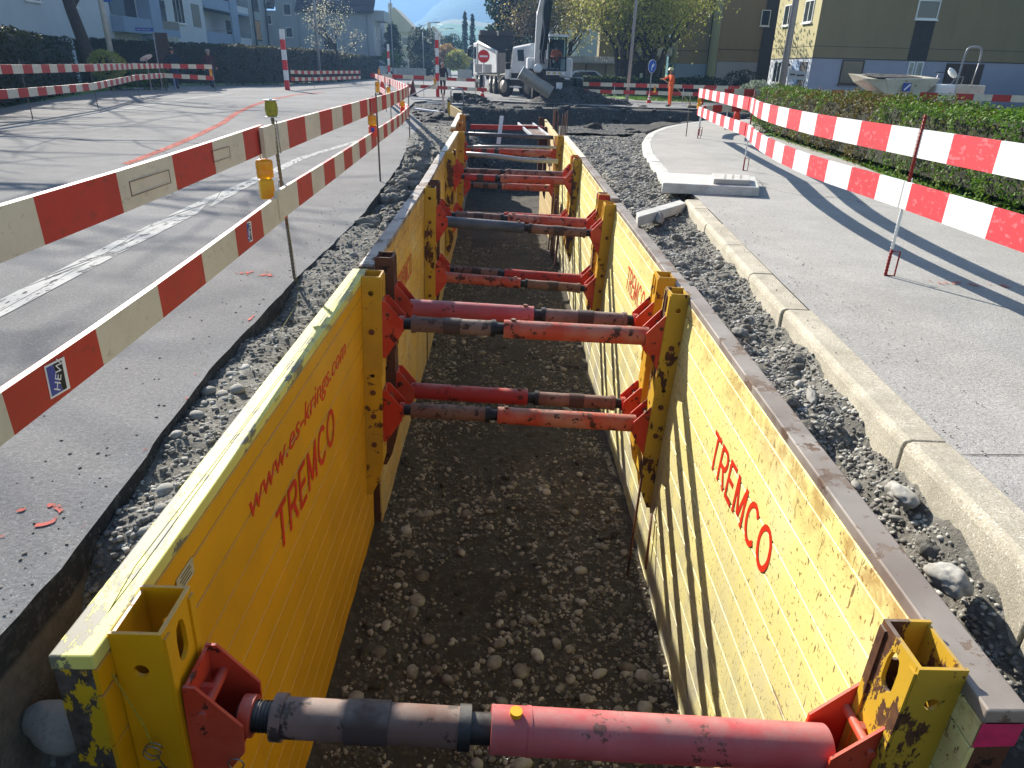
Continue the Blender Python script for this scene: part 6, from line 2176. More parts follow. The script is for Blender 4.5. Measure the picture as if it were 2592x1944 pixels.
M_MTN = m_hill('far_mountain', '#2f4a42', '#3c5a50', .006)
PV = [(-420, 34), (-160, 21), (-100, 27), (-45, 42), (0, 40), (60, 30), (260, 22)]
VH = hill('vineyard_hill', -420, 260, 460, PV, M_VINE, 330, 2, .45)
hill('forest_hill', -500, 900, 820, [(-500, 30), (-220, 38), (-155, 46), (-125, 60), (-90, 84), (-50, 106), (35, 140), (250, 170), (900, 180)], M_FOR, 420, 5, 1.6)
hill('mountain', -1700, 1700, 1300, [(-1700, 210), (-700, 190), (-300, 180), (-120, 190), (200, 205), (1700, 215)], M_MTN, 300, 8, 3)
# the winding farm track
m = MB()
tr = [(-52, .60), (-46, .52), (-50, .44), (-56, .36), (-54, .29), (-42, .23), (-25, .18), (-4, .13)]
def vh(x, v):
    return Vector((x, 460 + 330 * v, interp(PV, x) * sin(min(1, v * 1.15) * pi / 2) ** 1.2 + .45 * noise.fractal(Vector((x * .012, v * 4, 2)), .9, 2, 4) * 8 * v - 1.4))
pp = smooth_pts([vh(x, v) for x, v in tr], 5)
for a, b in zip(pp, pp[1:]):
    m.add([a + Vector((0, -2, 1.2)), b + Vector((0, -2, 1.2)), b + Vector((0, 2, 1.9)), a + Vector((0, 2, 1.9))], [(0, 1, 2, 3)])
mo('farm_track', m, M_CREAMR, VH)
# hazy air
m = MB(); m.box((0, 850, 124), (3800, 1900, 260))
hz = bpy.data.materials.new('haze_air'); hz.use_nodes = True
nt = hz.node_tree; nt.nodes.clear()
pv = nt.nodes.new('ShaderNodeVolumePrincipled'); ho = nt.nodes.new('ShaderNodeOutputMaterial')
pv.inputs['Color'].default_value = (.30, .56, 1.0, 1); pv.inputs['Density'].default_value = .00065; pv.inputs['Anisotropy'].default_value = .35
nt.links.new(pv.outputs[0], ho.inputs['Volume'])
HZ = mo('haze', m, hz); HZ['kind'] = 'stuff'
# ------------------------------------------------------------------ people
M_SKIN = simple('skin', '#b98a6e', .6)
M_NAVY = simple('navy_cloth', '#1c2233', .9, var=.2, vs=20)
M_MAROON = simple('maroon_cloth', '#4a1f1f', .9, var=.2, vs=20)
M_JEANS = simple('blue_jeans', '#2f3a55', .9, var=.2, vs=20)
M_DARKC = simple('dark_cloth', '#1d1c20', .9, var=.2, vs=20)
M_HIVIS = simple('hi_vis_orange', '#ff6a1a', .8, var=.12, vs=12)
M_HAIR = simple('dark_hair', '#221b17', .8)
M_HAIRG = simple('light_hair', '#8d857b', .8)
M_HELM = simple('yellow_white_helmet', '#e3de9a', .35)
M_TAN = simple('bare_leg', '#c59a72', .7)
def person(label, x, y, yaw, h, mats, pose, z=0.0, hair=M_HAIR, helmet=False, group=None, seated=False):
    """mats: torso, arms, legs, feet. pose: joint offsets in metres for a 1.75 m body, x right, y back to front (-y = facing)"""
    s = h / 1.75
    t = thing('person', (x, y, z), label, 'person', group, M=T(x, y, z) @ Rz(yaw) @ Matrix.Scale(s, 4))
    J = dict(pelvis=(0, 0, .95), waist=(0, 0, 1.1), chest=(0, .01, 1.32), neck=(0, 0, 1.48), head0=(0, -.01, 1.56), head=(0, -.02, 1.66), top=(0, 0, 1.74),
             shL=(.18, 0, 1.42), elL=(.24, .02, 1.15), wrL=(.25, -.06, .90), haL=(.25, -.08, .80),
             shR=(-.18, 0, 1.42), elR=(-.24, .02, 1.15), wrR=(-.25, -.06, .90), haR=(-.25, -.08, .80),
             hiL=(.10, 0, .90), knL=(.11, -.03, .50), anL=(.11, .02, .09), toL=(.12, -.15, .04),
             hiR=(-.10, 0, .90), knR=(-.11, -.03, .50), anR=(-.11, .02, .09), toR=(-.12, -.15, .04))
    J.update(pose)
    RD = dict(pelvis=.135, waist=.125, chest=.15, neck=.055, head0=.065, head=.095, top=.06, shL=.07, elL=.046, wrL=.034, haL=.036, shR=.07, elR=.046, wrR=.034, haR=.036,
              hiL=.095, knL=.062, anL=.045, toL=.035, hiR=.095, knR=.062, anR=.045, toR=.035)
    E_ = [('pelvis', 'waist', 0), ('waist', 'chest', 0), ('chest', 'neck', 0), ('neck', 'head0', 4), ('head0', 'head', 4), ('head', 'top', 4),
          ('chest', 'shL', 1), ('shL', 'elL', 1), ('elL', 'wrL', 1), ('wrL', 'haL', 4), ('chest', 'shR', 1), ('shR', 'elR', 1), ('elR', 'wrR', 1), ('wrR', 'haR', 4),
          ('pelvis', 'hiL', 2), ('hiL', 'knL', 2), ('knL', 'anL', 2), ('anL', 'toL', 3), ('pelvis', 'hiR', 2), ('hiR', 'knR', 2), ('knR', 'anR', 2), ('anR', 'toR', 3)]
    names = list(J)
    me = bpy.data.meshes.new('body')
    me.from_pydata([J[n] for n in names], [(names.index(a), names.index(b)) for a, b, _ in E_], [])
    o = bpy.data.objects.new('body_tmp', me); COL.objects.link(o)
    sk = o.modifiers.new('skin', 'SKIN')
    lay = me.skin_vertices[0].data if me.skin_vertices else None
    if lay is None:
        bm = bmesh.new(); bm.from_mesh(me); bm.verts.layers.skin.verify(); bm.to_mesh(me); bm.free(); lay = me.skin_vertices[0].data
    for i, n in enumerate(names):
        r = RD[n]
        lay[i].radius = (r * 1.18, r * .85) if n in ('pelvis', 'waist', 'chest') else (r, r)
        lay[i].use_root = (n == 'pelvis')
    ss = o.modifiers.new('sub', 'SUBSURF'); ss.levels = 2; ss.render_levels = 2
    bpy.context.view_layer.update()
    ev = o.evaluated_get(bpy.context.evaluated_depsgraph_get())
    bme = bpy.data.meshes.new_from_object(ev)
    bpy.data.objects.remove(o)
    for m_ in (*mats, M_SKIN): bme.materials.append(m_)
    segs = [(Vector(J[a]), Vector(J[b]), k) for a, b, k in E_]
    for p in bme.polygons:
        c = p.center; best = (1e9, 0)
        for a, b, k in segs:
            d = b - a; tt = max(0, min(1, (c - a).dot(d) / d.length_squared))
            q = (c - a - d * tt).length
            if q < best[0]: best = (q, k)
        p.material_index = best[1]; p.use_smooth = True
    bme.name = 'body'
    put('body', bme, t)
    M = W[t.name]
    hd = Vector(J['head'])
    m = MB()
    for side in (-1, 1): m.lathe([(.004, -.02), (.016, -.01), (.018, .012), (.006, .022)], (hd.x + side * .098, hd.y + .01, hd.z - .01), 8)
    m.cur = 0
    m.add([(hd.x - .014, hd.y - .085, hd.z - .03), (hd.x + .014, hd.y - .085, hd.z - .03), (hd.x, hd.y - .118, hd.z - .028), (hd.x, hd.y - .088, hd.z + .015)], [(0, 1, 2), (0, 2, 3), (1, 3, 2), (0, 3, 1)])
    mo('ears_and_nose', m, M_SKIN, t, M @ Matrix.Identity(4))['kind'] = 'stuff'
    for side in (-1, 1):
        m = MB(); m.lathe([(.002, -.006), (.009, 0), (.002, .006)], (hd.x + side * .034, hd.y - .088, hd.z + .012), 8); mo('eye', m, M_BLACK, t, M @ Matrix.Identity(4))
    m = MB(); m.box((hd.x, hd.y - .090, hd.z - .055), (.045, .012, .008)); mo('mouth', m, M_MAROON, t, M @ Matrix.Identity(4))
    m = MB()
    if helmet:
        m.lathe([(.150, .035), (.135, .042), (.128, .08), (.105, .125), (.06, .15), (.01, .155)], (hd.x, hd.y, hd.z - .01), 20)
        m.box((hd.x, hd.y - .15, hd.z + .03), (.14, .08, .010))
        mo('helmet', m, M_HELM, t, M @ Matrix.Identity(4))
    else:
        m.lathe([(.098, -.03), (.108, .02), (.103, .065), (.075, .10), (.03, .115), (.005, .118)], (hd.x, hd.y + .018, hd.z - .01), 16)
        mo('hair', m, hair, t, M @ Matrix.Identity(4))
    # hands: palm with five fingers
    for wr, ha, sd in (('wrL', 'haL', 1), ('wrR', 'haR', -1)):
        a, b = Vector(J[wr]), Vector(J[ha]); d = (b - a).normalized()
        F = frame(b, d, (0, 1, .2))
        m = MB()
        for i, (oy, ln) in enumerate(((-.026, .055), (-.009, .066), (.009, .062), (.026, .048))):
            m.tube([(0.01, oy, 0), (ln * .5, oy, -.010), (ln * .85, oy, -.028), (ln * .8, oy, -.045)], [.009, .008, .007, .006], 6)
        m.tube([(-.03, -.03 * sd, 0), (0, -.05 * sd, -.012), (.02, -.045 * sd, -.03)], [.010, .009, .007], 6)
        mo('fingers', m, M_SKIN, t, M @ F)['kind'] = 'stuff'
    return t
walk = dict(knL=(.10, -.16, .50), anL=(.10, -.22, .12), toL=(.10, -.38, .06), knR=(-.10, -.02, .50), anR=(-.10, .20, .12), toR=(-.10, .10, .03), elL=(.27, .12, 1.16), wrL=(.26, .10, .93), haL=(.26, .08, .84), elR=(-.28, -.04, 1.15), wrR=(-.26, -.20, .98), haR=(-.25, -.24, .90))
person('walker in a bulky navy coat and jeans seen from behind at left', -17.45, 41.4, radians(176), 2.05, (M_NAVY, M_NAVY, M_JEANS, M_BLACK), dict(walk, elL=(.34, .05, 1.18), elR=(-.34, 0, 1.18)), group='two walkers on the left footway')
person('second walker in a dark maroon jacket beside the navy one', -16.6, 44.2, radians(182), 2.05, (M_MAROON, M_MAROON, M_JEANS, M_DARKC), walk, hair=M_HAIRG, group='two walkers on the left footway')
person('pedestrian in black behind the red and white street post', -3.02, 41.2, radians(178), 1.66, (M_DARKC, M_DARKC, M_DARKC, M_TAN), walk, hair=M_HAIRG)
wk = dict(chest=(0, -.03, 1.32), neck=(0, -.06, 1.47), head0=(.0, -.07, 1.55), head=(0, -.09, 1.64), top=(0, -.07, 1.72),
          shL=(.18, -.02, 1.40), elL=(.24, .02, 1.14), wrL=(.16, -.16, .98), haL=(.13, -.22, .93),
          shR=(-.18, -.04, 1.41), elR=(-.26, -.24, 1.30), wrR=(-.18, -.42, 1.26), haR=(-.14, -.48, 1.27),
          knL=(.11, -.02, .5), knR=(-.11, .0, .5))
WKR = person('road worker in orange hi-vis clothes and pale helmet holding a broom', 8.02, 34.95, radians(-82), 1.66, (M_HIVIS, M_HIVIS, M_HIVIS, M_BLACK), wk, helmet=True)
t = thing('broom', (9.2, 37.6, 0), 'long wooden broom held by the orange road worker', 'broom')
m = MB(); m.tube([(7.55, 34.95, 1.22), (8.35, 34.8, .75), (9.0, 34.7, .10)], .016, 6); mo('handle', m, M_WOOD, t)
m = MB(); m.box((9.05, 34.7, .10), (.45, .10, .05)); m2 = MB(); mo('head', m, M_WOOD, t)
m2.box((9.05, 34.7, .04), (.43, .08, .08)); mo('bristles', m2, M_DARKC, t)

# ------------------------------------------------------------------ vehicles at work
M_TRW = worn('truck_white', '#dfe0de', chip='#a9a59c', amount=.15, rough=.4, dirt='#a09a8d', dirtamt=.35)
M_TRG = worn('tipper_grey', '#807b72', chip='#5c574f', amount=.3, rough=.6)
M_TRD = worn('tipper_inside', '#4d464a', chip='#6b5f5a', amount=.3, rough=.7)
M_TYRE = simple('tyre', '#232220', .85, var=.2, vs=6)
M_RIM = simple('dusty_rim', '#8b8478', .6, .2, var=.2, vs=8)
def wheel(par, M, x, y, r=.52, w=.32, dual=False):
    m = MB()
    prof = [(r * .55, -w / 2), (r * .93, -w / 2), (r, -w * .36), (r, w * .36), (r * .93, w / 2), (r * .55, w / 2)]
    m.lathe(prof, (0, 0, 0), 28)
    F = M @ T(x, y, r) @ Matrix.Rotation(radians(90), 4, 'X')
    wl = mo('wheel', m, M_TYRE, par, F)
    m = MB(); m.lathe([(r * .62, -w / 2 - .01), (r * .60, -w / 2 + .06), (r * .22, -w / 2 + .02), (r * .20, -w / 2 - .05), (.02, -w / 2 - .06)], (0, 0, 0), 24)
    m.lathe([(r * .62, w / 2 + .01), (r * .60, w / 2 - .06), (r * .22, w / 2 - .02), (r * .20, w / 2 + .05), (.02, w / 2 + .06)], (0, 0, 0), 24)
    mo('rim', m, M_RIM, wl, F @ Matrix.Identity(4))
# truck A: local x forward, y left; rear-left corner near (-.13, 46)
hd = Vector((-1.35, 7.0, 0)).normalized()
angA = atan2(hd.y, hd.x)
rl = Vector((-.13, 46.0, 0))            # rear left bottom corner
lf = Vector((-hd.y, hd.x, 0))
orgA = rl - lf * 1.2
tA = thing('tipper_truck', orgA, 'grey and white tipper truck seen from behind with its high body', 'truck', M=T(*orgA) @ Rz(angA))
MA = W[tA.name]
I = Matrix.Identity(4)
m = MB(); m.hexa([(0, 1.12, 1.22), (6.6, 1.12, 1.15), (6.6, 1.2, 1.15), (0, 1.2, 1.22), (0, 1.14, 2.30), (6.6, 1.14, 3.0), (6.6, 1.22, 3.0), (0, 1.22, 2.30)]); mo('body_side', m, M_TRW, tA, MA @ I)
m = MB(); m.hexa([(0, -1.2, 1.22), (6.6, -1.2, 1.15), (6.6, -1.12, 1.15), (0, -1.12, 1.22), (0, -1.2, 2.30), (6.6, -1.2, 3.0), (6.6, -1.12, 3.0), (0, -1.12, 2.30)]); mo('body_side', m, M_TRG, tA, MA @ I)
m = MB(); m.tube([(-.02, 1.22, 2.34), (6.6, 1.22, 3.04)], .085, 8); mo('top_rail', m, M_TRW, tA, MA @ I)
m = MB(); m.box((6.65, 0, 2.3), (.12, 2.4, 2.4)); mo('headboard', m, M_TRD, tA, MA @ I)
for yy in (-.62, .62):
    m = MB(); m.box((6.5, yy, 3.6), (.5, 1.05, .3)); mo('top_flap', m, M_TRD, tA, MA @ I)
m = MB(); m.box((-.04, 0, 1.75), (.08, 2.3, 1.1)); tg = mo('tailgate', m, M_TRG, tA, MA @ I)
for yy in (-1.0, -.35, .35, 1.0):
    m = MB(); m.box((-.11, yy, 1.75), (.06, .12, 1.1)); mo('rib', m, M_TRG, tg, MA @ I)
for zz in (1.32, 1.75, 2.18):
    m = MB(); m.box((-.10, 0, zz), (.045, 2.2, .09)); mo('rib', m, M_TRG, tg, MA @ I)
m = MB(); m.box((3.2, 0, 1.1), (6.6, 2.3, .14)); mo('body_floor', m, M_TRG, tA, MA @ I)
m = MB(); m.box((3.8, 0, .85), (8, .9, .28)); mo('chassis', m, M_BLACK, tA, MA @ I)
m = MB(); m.box((8.1, 0, 2.0), (1.7, 2.4, 2.1)); cb = mo('cab', m, M_TRW, tA, MA @ I, bevel=.1)
m = MB(); m.box((8.1, 1.215, 2.4), (1.1, .02, .75)); mo('side_window', m, M_GLASS, cb, MA @ I)
m = MB(); m.tube([(8.7, 1.2, 2.9), (8.8, 1.5, 2.8), (8.8, 1.5, 1.9), (8.7, 1.2, 1.8)], .03, 6); mo('mirror_arm', m, M_GALV, tA, MA @ I)
m = MB(); m.box((8.8, 1.5, 2.4), (.1, .25, .5)); mo('mirror', m, M_BLACK, tA, MA @ I)
for px in (1.0, 2.4, 6.6, 8.0):
    for yy in (-1.0, 1.0): wheel(tA, MA, px, yy)
for px in (1.0, 2.4):
    m = MB(); m.tube([(px - .6, 1.03, .9), (px - .4, 1.03, 1.12), (px + .4, 1.03, 1.12), (px + .6, 1.03, .9)], .05, 6); mo('mudguard', m, M_TRW, tA, MA @ I)
m = MB(); m.box((.0, 0, .75), (.12, 2.2, .14)); mo('rear_bumper', m, M_TRW, tA, MA @ I)
for yy in (-.95, .95):
    m = MB(); m.box((-.08, yy, .75), (.05, .3, .12)); mo('tail_light', m, M_SIGNR, tA, MA @ I)

# truck B: nearer white cab
hb = Vector((.60, -.80, 0)).normalized()
angB = atan2(hb.y, hb.x)
rb = Vector((.38, 42.6, 0)); lfB = Vector((-hb.y, hb.x, 0))     # visible side is the vehicle's right = -left
orgB = rb + lfB * 1.1
tB = thing('dump_truck', orgB, 'nearer dump truck with white cab standing behind the excavator bucket', 'truck', M=T(*orgB) @ Rz(angB))
MBm = W[tB.name]
for px in (0, 2.2):
    for yy in (-1.05, 1.05): wheel(tB, MBm, px, yy, .55, .34)
m = MB(); m.box((.9, 0, .92), (4.2, .9, .26)); mo('chassis', m, M_BLACK, tB, MBm @ I)
m = MB(); m.hexa([(.55, -1.2, 1.22), (2.35, -1.2, 1.22), (2.35, 1.2, 1.22), (.55, 1.2, 1.22), (.62, -1.12, 2.55), (2.25, -1.12, 2.72), (2.25, 1.12, 2.72), (.62, 1.12, 2.55)])
cb = mo('cab', m, M_TRW, tB, MBm @ I, bevel=.09)
m = MB(); m.hexa([(1.25, -1.215, 1.85), (1.75, -1.215, 1.85), (1.75, -1.17, 1.85), (1.25, -1.17, 1.85), (1.12, -1.175, 2.40), (1.62, -1.175, 2.40), (1.62, -1.13, 2.40), (1.12, -1.13, 2.40)]); mo('side_window', m, M_GLASS, cb, MBm @ I)
for z, hh in ((2.1, .62), (1.58, .32)):
    m = MB(); m.box((.55, -1.34, z), (.16, .28, hh)); mo('mirror', m, M_BLACK, tB, MBm @ I, bevel=.03)
m = MB(); m.box((.45, -1.1, 1.28), (.35, .5, .7)); mo('corner_panel', m, M_TRW, tB, MBm @ I, bevel=.05)
for z in (.55, .95, 1.3):
    m = MB(); m.box((1.1, -1.18, z), (1.05, .10, .07)); mo('side_step', m, M_TRW, tB, MBm @ I)
m = MB(); m.box((1.1, -1.1, .95), (1.0, .12, .7)); mo('fuel_tank', m, M_DSTEEL, tB, MBm @ I)
m = MB(); m.tube([(-.62, -1.08, .75), (-.45, -1.08, 1.12), (.3, -1.08, 1.18), (.6, -1.08, 1.0)], .05, 6); mo('mudguard', m, M_TRG, tB, MBm @ I)
m = MB(); m.hexa([(-4.4, -1.15, 1.25), (.3, -1.15, 1.25), (.3, 1.15, 1.25), (-4.4, 1.15, 1.25), (-4.4, -1.2, 1.62), (.3, -1.2, 1.62), (.3, 1.2, 1.62), (-4.4, 1.2, 1.62)])

# excavator
ex = thing('excavator', (3.4, 38.5, 0), 'white wheeled excavator with dark cab and wide tilted ditching bucket', 'excavator')
M_EXW = worn('excavator_white', '#d9dadb', chip='#8a857c', amount=.2, rough=.4)
M_EXD = worn('excavator_dark', '#2b2a2b', chip='#4a4540', amount=.3, rough=.5)
M_BUCK = worn('bucket_steel', '#9a968d', chip='#6b665d', amount=.35, rough=.45, metal=.2)
m = MB(); m.hexa([(2.46, 37.6, 1.42), (3.30, 37.5, 1.42), (3.36, 39.0, 1.42), (2.46, 39.0, 1.42), (2.50, 37.8, 2.92), (3.26, 37.7, 2.92), (3.30, 39.0, 2.96), (2.50, 39.0, 2.96)]); cbx = mo('cab', m, M_GLASSL, ex, bevel=.03)
for p, q in (((2.46, 37.58, 1.42), (2.50, 37.78, 2.92)), ((3.30, 37.48, 1.42), (3.27, 37.68, 2.92)), ((2.46, 37.58, 1.42), (3.30, 37.48, 1.42)), ((2.48, 37.66, 2.0), (3.29, 37.56, 2.0))):
    m = MB(); m.tube([p, q], .035, 6); mo('cab_frame', m, M_EXD, cbx)
m = MB(); m.hexa([(2.42, 37.6, 2.93), (3.36, 37.5, 2.93), (3.38, 39.1, 2.97), (2.44, 39.1, 2.97), (2.44, 37.62, 3.03), (3.34, 37.52, 3.03), (3.36, 39.1, 3.05), (2.46, 39.1, 3.05)]); mo('cab_roof', m, M_EXW, cbx)
m = MB(); m.box((2.66, 37.6, 2.99), (.14, .08, .09)); mo('work_light', m, M_CONEW, cbx)
m = MB(); m.box((3.5, 37.7, 2.5), (.19, .06, .46)); mo('mirror', m, M_EXD, ex, bevel=.02)
m = MB(); m.tube([(3.28, 37.7, 2.75), (3.5, 37.72, 2.78), (3.5, 37.72, 2.4)], .015, 5); mo('mirror_arm', m, M_EXD, ex)
m = MB(); m.box((2.80, 37.42, 1.31), (.92, .05, .17)); wp = mo('warning_plate', m, M_CONEW, ex)
for i in range(3):
    m = MB(); m.box((2.47 + i * .27, 37.39, 1.31), (.15, .012, .10)); mo('warning_stripe', m, M_WOOD, wp)
m = MB(); m.lathe([(.055, -.01), (.05, .02), (.01, .03)], (0, 0, 0), 14); mo('headlamp', m, M_CONEW, ex, T(3.12, 37.37, 1.31) @ Matrix.Rotation(radians(90), 4, 'X'))
# upper body, counterweight and chassis
m = MB(); m.box((2.6, 39.6, 1.55), (2.3, 2.0, .9)); mo('engine_housing', m, M_EXW, ex, bevel=.08)
m = MB(); m.box((2.2, 38.2, 1.25), (1.6, 1.5, .5)); mo('slewing_deck', m, M_EXD, ex, bevel=.04)
m = MB(); m.box((2.9, 38.8, .75), (1.7, 2.6, .5)); mo('undercarriage', m, M_EXD, ex, bevel=.05)
for yy in (37.9, 40.1):
    for xx in (1.9, 4.0):
        m = MB(); m.lathe([(.25, -.2), (.52, -.2), (.56, -.12), (.56, .12), (.52, .2), (.25, .2)], (0, 0, 0), 22); mo('tyre', m, M_TYRE, ex, T(xx, yy, .55) @ Matrix.Rotation(radians(90), 4, 'Y'))
m = MB(); m.box((3.0, 37.2, .72), (.30, .04, .36)); mo('number_plate_panel', m, M_CONEW, ex)
# boom: white triangle section rising, then the stick coming down
def tapered(p0, p1, w0, h0, w1, h1):
    p0, p1 = Vector(p0), Vector(p1)
    F0 = frame(p0, p1 - p0, (0, 1, 0) if abs((p1 - p0).normalized().z) > .8 else (0, 0, 1))
    L = (p1 - p0).length
    m = MB()
    m.add([tuple(F0 @ Vector(v)) for v in ((0, -w0 / 2, -h0 / 2), (0, w0 / 2, -h0 / 2), (0, w0 / 2, h0 / 2), (0, -w0 / 2, h0 / 2), (L, -w1 / 2, -h1 / 2), (L, w1 / 2, -h1 / 2), (L, w1 / 2, h1 / 2), (L, -w1 / 2, h1 / 2))],
          [(0, 3, 2, 1), (4, 5, 6, 7), (0, 1, 5, 4), (1, 2, 6, 5), (2, 3, 7, 6), (3, 0, 4, 7)])
    return m
mo('boom', tapered((1.95, 38.6, 1.7), (1.98, 37.6, 3.9), .34, .6, .38, .62), M_EXW, ex, bevel=.03)
mo('boom', tapered((1.98, 37.65, 3.8), (2.30, 36.6, 5.6), .38, .62, .3, .4), M_EXW, ex, bevel=.03)
mo('stick', tapered((2.36, 36.4, 5.5), (2.02, 36.0, 1.75), .26, .46, .20, .24), M_EXD, ex, bevel=.02)
for dx, r in ((-.12, .05), (.14, .045)):
    m = MB(); m.tube([(2.30 + dx, 36.15, 4.9), (2.05 + dx, 35.85, 2.3)], r, 8); mo('hydraulic_cylinder', m, M_EXD, ex)
    m = MB(); m.tube([(2.14 + dx, 35.95, 3.0), (2.02 + dx, 35.82, 1.9)], r * .55, 8); mo('piston_rod', m, M_GALV, ex)
for k in range(4):
    m = MB(); x0 = 2.15 + k * .05
    m.tube(smooth_pts([(x0, 36.2, 4.9), (x0 - .16 - k * .03, 35.9, 3.9), (x0 - .12, 35.8, 2.9), (x0 - .22, 35.75, 2.1), (x0 - .15, 35.8, 1.7)], 4), .016, 5); mo('hose', m, M_BLACK if k != 1 else M_GALV, ex)
m = MB(); m.lathe([(.16, -.13), (.2, -.1), (.2, .1), (.16, .13)], (0, 0, 0), 16); mo('tilt_rotator', m, M_EXW, ex, T(1.86, 36.0, 1.5) @ Matrix.Rotation(radians(80), 4, 'X'))
m = MB(); m.box((1.95, 36.05, 1.2), (.35, .3, .5)); mo('quick_coupler', m, M_EXD, ex, bevel=.03)
# ditching bucket: half-round trough, long axis from upper left to lower right
a, b = Vector((1.05, 36.0, 1.32)), Vector((2.50, 36.0, .46))
FB = frame((a + b) / 2, b - a, (0, 0, 1)); Lb = (b - a).length
m = MB()
arc = [(.30 * cos(t), .30 * sin(t)) for t in np.linspace(radians(60), radians(285), 14)]
inn = [(x * .93, z * .93) for x, z in arc[::-1]]
pr_ = arc + inn
vs = [(-Lb / 2, y, z) for y, z in pr_] + [(Lb / 2, y, z) for y, z in pr_]
k = len(pr_)
m.sm = True
m.add(vs, [(i, (i + 1) % k, k + (i + 1) % k, k + i) for i in range(k)])
m.sm = False
bk = mo('bucket', m, M_BUCK, ex, FB)
m = MB(); m.box((0, .27, .13), (Lb, .03, .16)); mo('cutting_edge', m, M_BUCK, bk, FB @ I)
for sx in (-1, 1):
    m = MB(); pl2 = [(y, z) for y, z in arc]
    vs = [(sx * Lb / 2 - .012, y, z) for y, z in pl2] + [(sx * Lb / 2 + .012, y, z) for y, z in pl2]; k = len(pl2)
    m.add(vs, [tuple(range(k)), tuple(range(k, 2 * k))[::-1]] + [(i, (i + 1) % k, k + (i + 1) % k, k + i) for i in range(k)])
    mo('side_plate', m, M_CONEW if sx < 0 else M_BUCK, bk, FB @ I)  # left end plate whitened, the light on it is put into the colour
# operator, seated in the cab
m = MB()
op = person('excavator operator in orange jacket sitting inside the dark cab', 2.86, 38.25, radians(5), 1.7, (M_HIVIS, M_HIVIS, M_DARKC, M_BLACK),
            dict(knL=(.12, -.45, .93), anL=(.12, -.5, .55), toL=(.12, -.62, .5), knR=(-.12, -.45, .93), anR=(-.12, -.5, .55), toR=(-.12, -.62, .5), elL=(.27, -.1, 1.18), wrL=(.22, -.34, 1.12), haL=(.22, -.42, 1.12), elR=(-.27, -.1, 1.18), wrR=(-.22, -.34, 1.12), haR=(-.22, -.42, 1.12)), z=.92)
cg = bpy.data.materials.new('see_through_cab_glass'); cg.use_nodes = True
ct = cg.node_tree; cb_ = ct.nodes['Principled BSDF']; cb_.inputs['Base Color'].default_value = (.02, .05, .06, 1); cb_.inputs['Roughness'].default_value = .06
tr_n = ct.nodes.new('ShaderNodeBsdfTransparent'); tr_n.inputs[0].default_value = (.72, .85, .88, 1)
mx = ct.nodes.new('ShaderNodeMixShader'); mx.inputs[0].default_value = .28
ct.links.new(tr_n.outputs[0], mx.inputs[1]); ct.links.new(cb_.outputs[0], mx.inputs[2]); ct.links.new(mx.outputs[0], ct.nodes['Material Output'].inputs[0])
cbx.data.materials[0] = cg
m = MB(); m.box((2.88, 38.62, 2.0), (.5, .12, .9)); mo('seat_back', m, M_EXD, ex, bevel=.03)
m = MB(); m.box((2.88, 38.96, 2.1), (.8, .03, 1.5)); mo('cab_rear_wall', m, M_EXD, ex)
# mound of dark soil before the excavator
def mound(label, cx, cy, rx, ry, h, seed):
    us = [-1 + i / 26 for i in range(53)]
    def f(u, v):
        r = sqrt(u * u + v * v)
        z = h * max(0, 1 - r ** 1.6) + (.28 * noise.fractal(Vector((u * 2.2, v * 2.2, seed)), .7, 2.1, 6) + .10 * abs(noise.noise(Vector((u * 7, v * 7, seed))))) * max(0, 1.15 - r) - .05
        return (cx + u * rx, cy + v * ry, z)
    o = put('soil_mound', grid_mesh('soil_mound', us, us, f), None, Matrix()); o.data.materials.append(M_PIT)
    tag(o, label, 'soil heap')
    pebble_cloud('clods', [(cx + random.gauss(0, .42) * rx, cy + random.gauss(0, .42) * ry, h * .25, random.choice([.04, .06, .09, .13])) for _ in range(0)] or [(cx + a * rx, cy + b * ry, h * max(0, 1 - (a * a + b * b) ** .8) - .02, random.choice([.04, .06, .09])) for a, b in [(random.gauss(0, .4), random.gauss(0, .4)) for _ in range(140)]], M_PIT, o)
mound('low dark soil heap at the foot of the excavator', 3.6, 36.9, 2.2, 1.2, .72, 4)
mound('flat dark soil heap reaching right from the excavator towards the worker', 5.2, 36.4, 1.5, .8, .28, 9)
mound('small soil heap at the edge of the dug road on the left', -1.4, 35.9, 1.2, .9, .35, 14)

# site dumper on the right
dp = thing('site_dumper', (13.6, 24.5, 0), 'dusty white mini dumper with open skip and tall roll bar behind the right hedge', 'dumper')
M_DW = worn('dumper_white', '#cfcab8', chip='#8b7a5a', amount=.3, rough=.5, dirt='#9a8c6c', dirtamt=.5)
m = MB()
m.hexa([(12.55, 24.0, .95), (13.65, 24.0, .95), (13.65, 25.1, .95), (12.55, 25.1, .95), (12.30, 23.85, 1.47), (14.05, 23.85, 1.52), (14.05, 25.3, 1.60), (12.30, 25.3, 1.62)])
sk_ = mo('skip', m, M_DW, dp, bevel=.03)
m = MB(); m.hexa([(11.85, 24.0, 1.34), (12.5, 24.0, 1.0), (12.5, 25.1, 1.0), (11.85, 25.1, 1.34), (11.68, 23.9, 1.46), (12.5, 23.88, 1.44), (12.5, 25.25, 1.56), (11.68, 25.25, 1.6)]); mo('skip_lip', m, M_DW, dp)
m = MB(); m.hexa([(12.0, 23.95, 1.50), (13.5, 23.95, 1.52), (13.5, 25.1, 1.60), (12.0, 25.1, 1.60), (12.0, 23.97, 1.51), (13.5, 23.97, 1.53), (13.5, 25.1, 1.61), (12.0, 25.1, 1.61)]); mo('skip_opening', m, M_EXD, dp)
m = MB(); m.box((13.0, 23.84, 1.24), (.24, .03, .24)); st_ = mo('logo_plate', m, M_BLUED, dp)
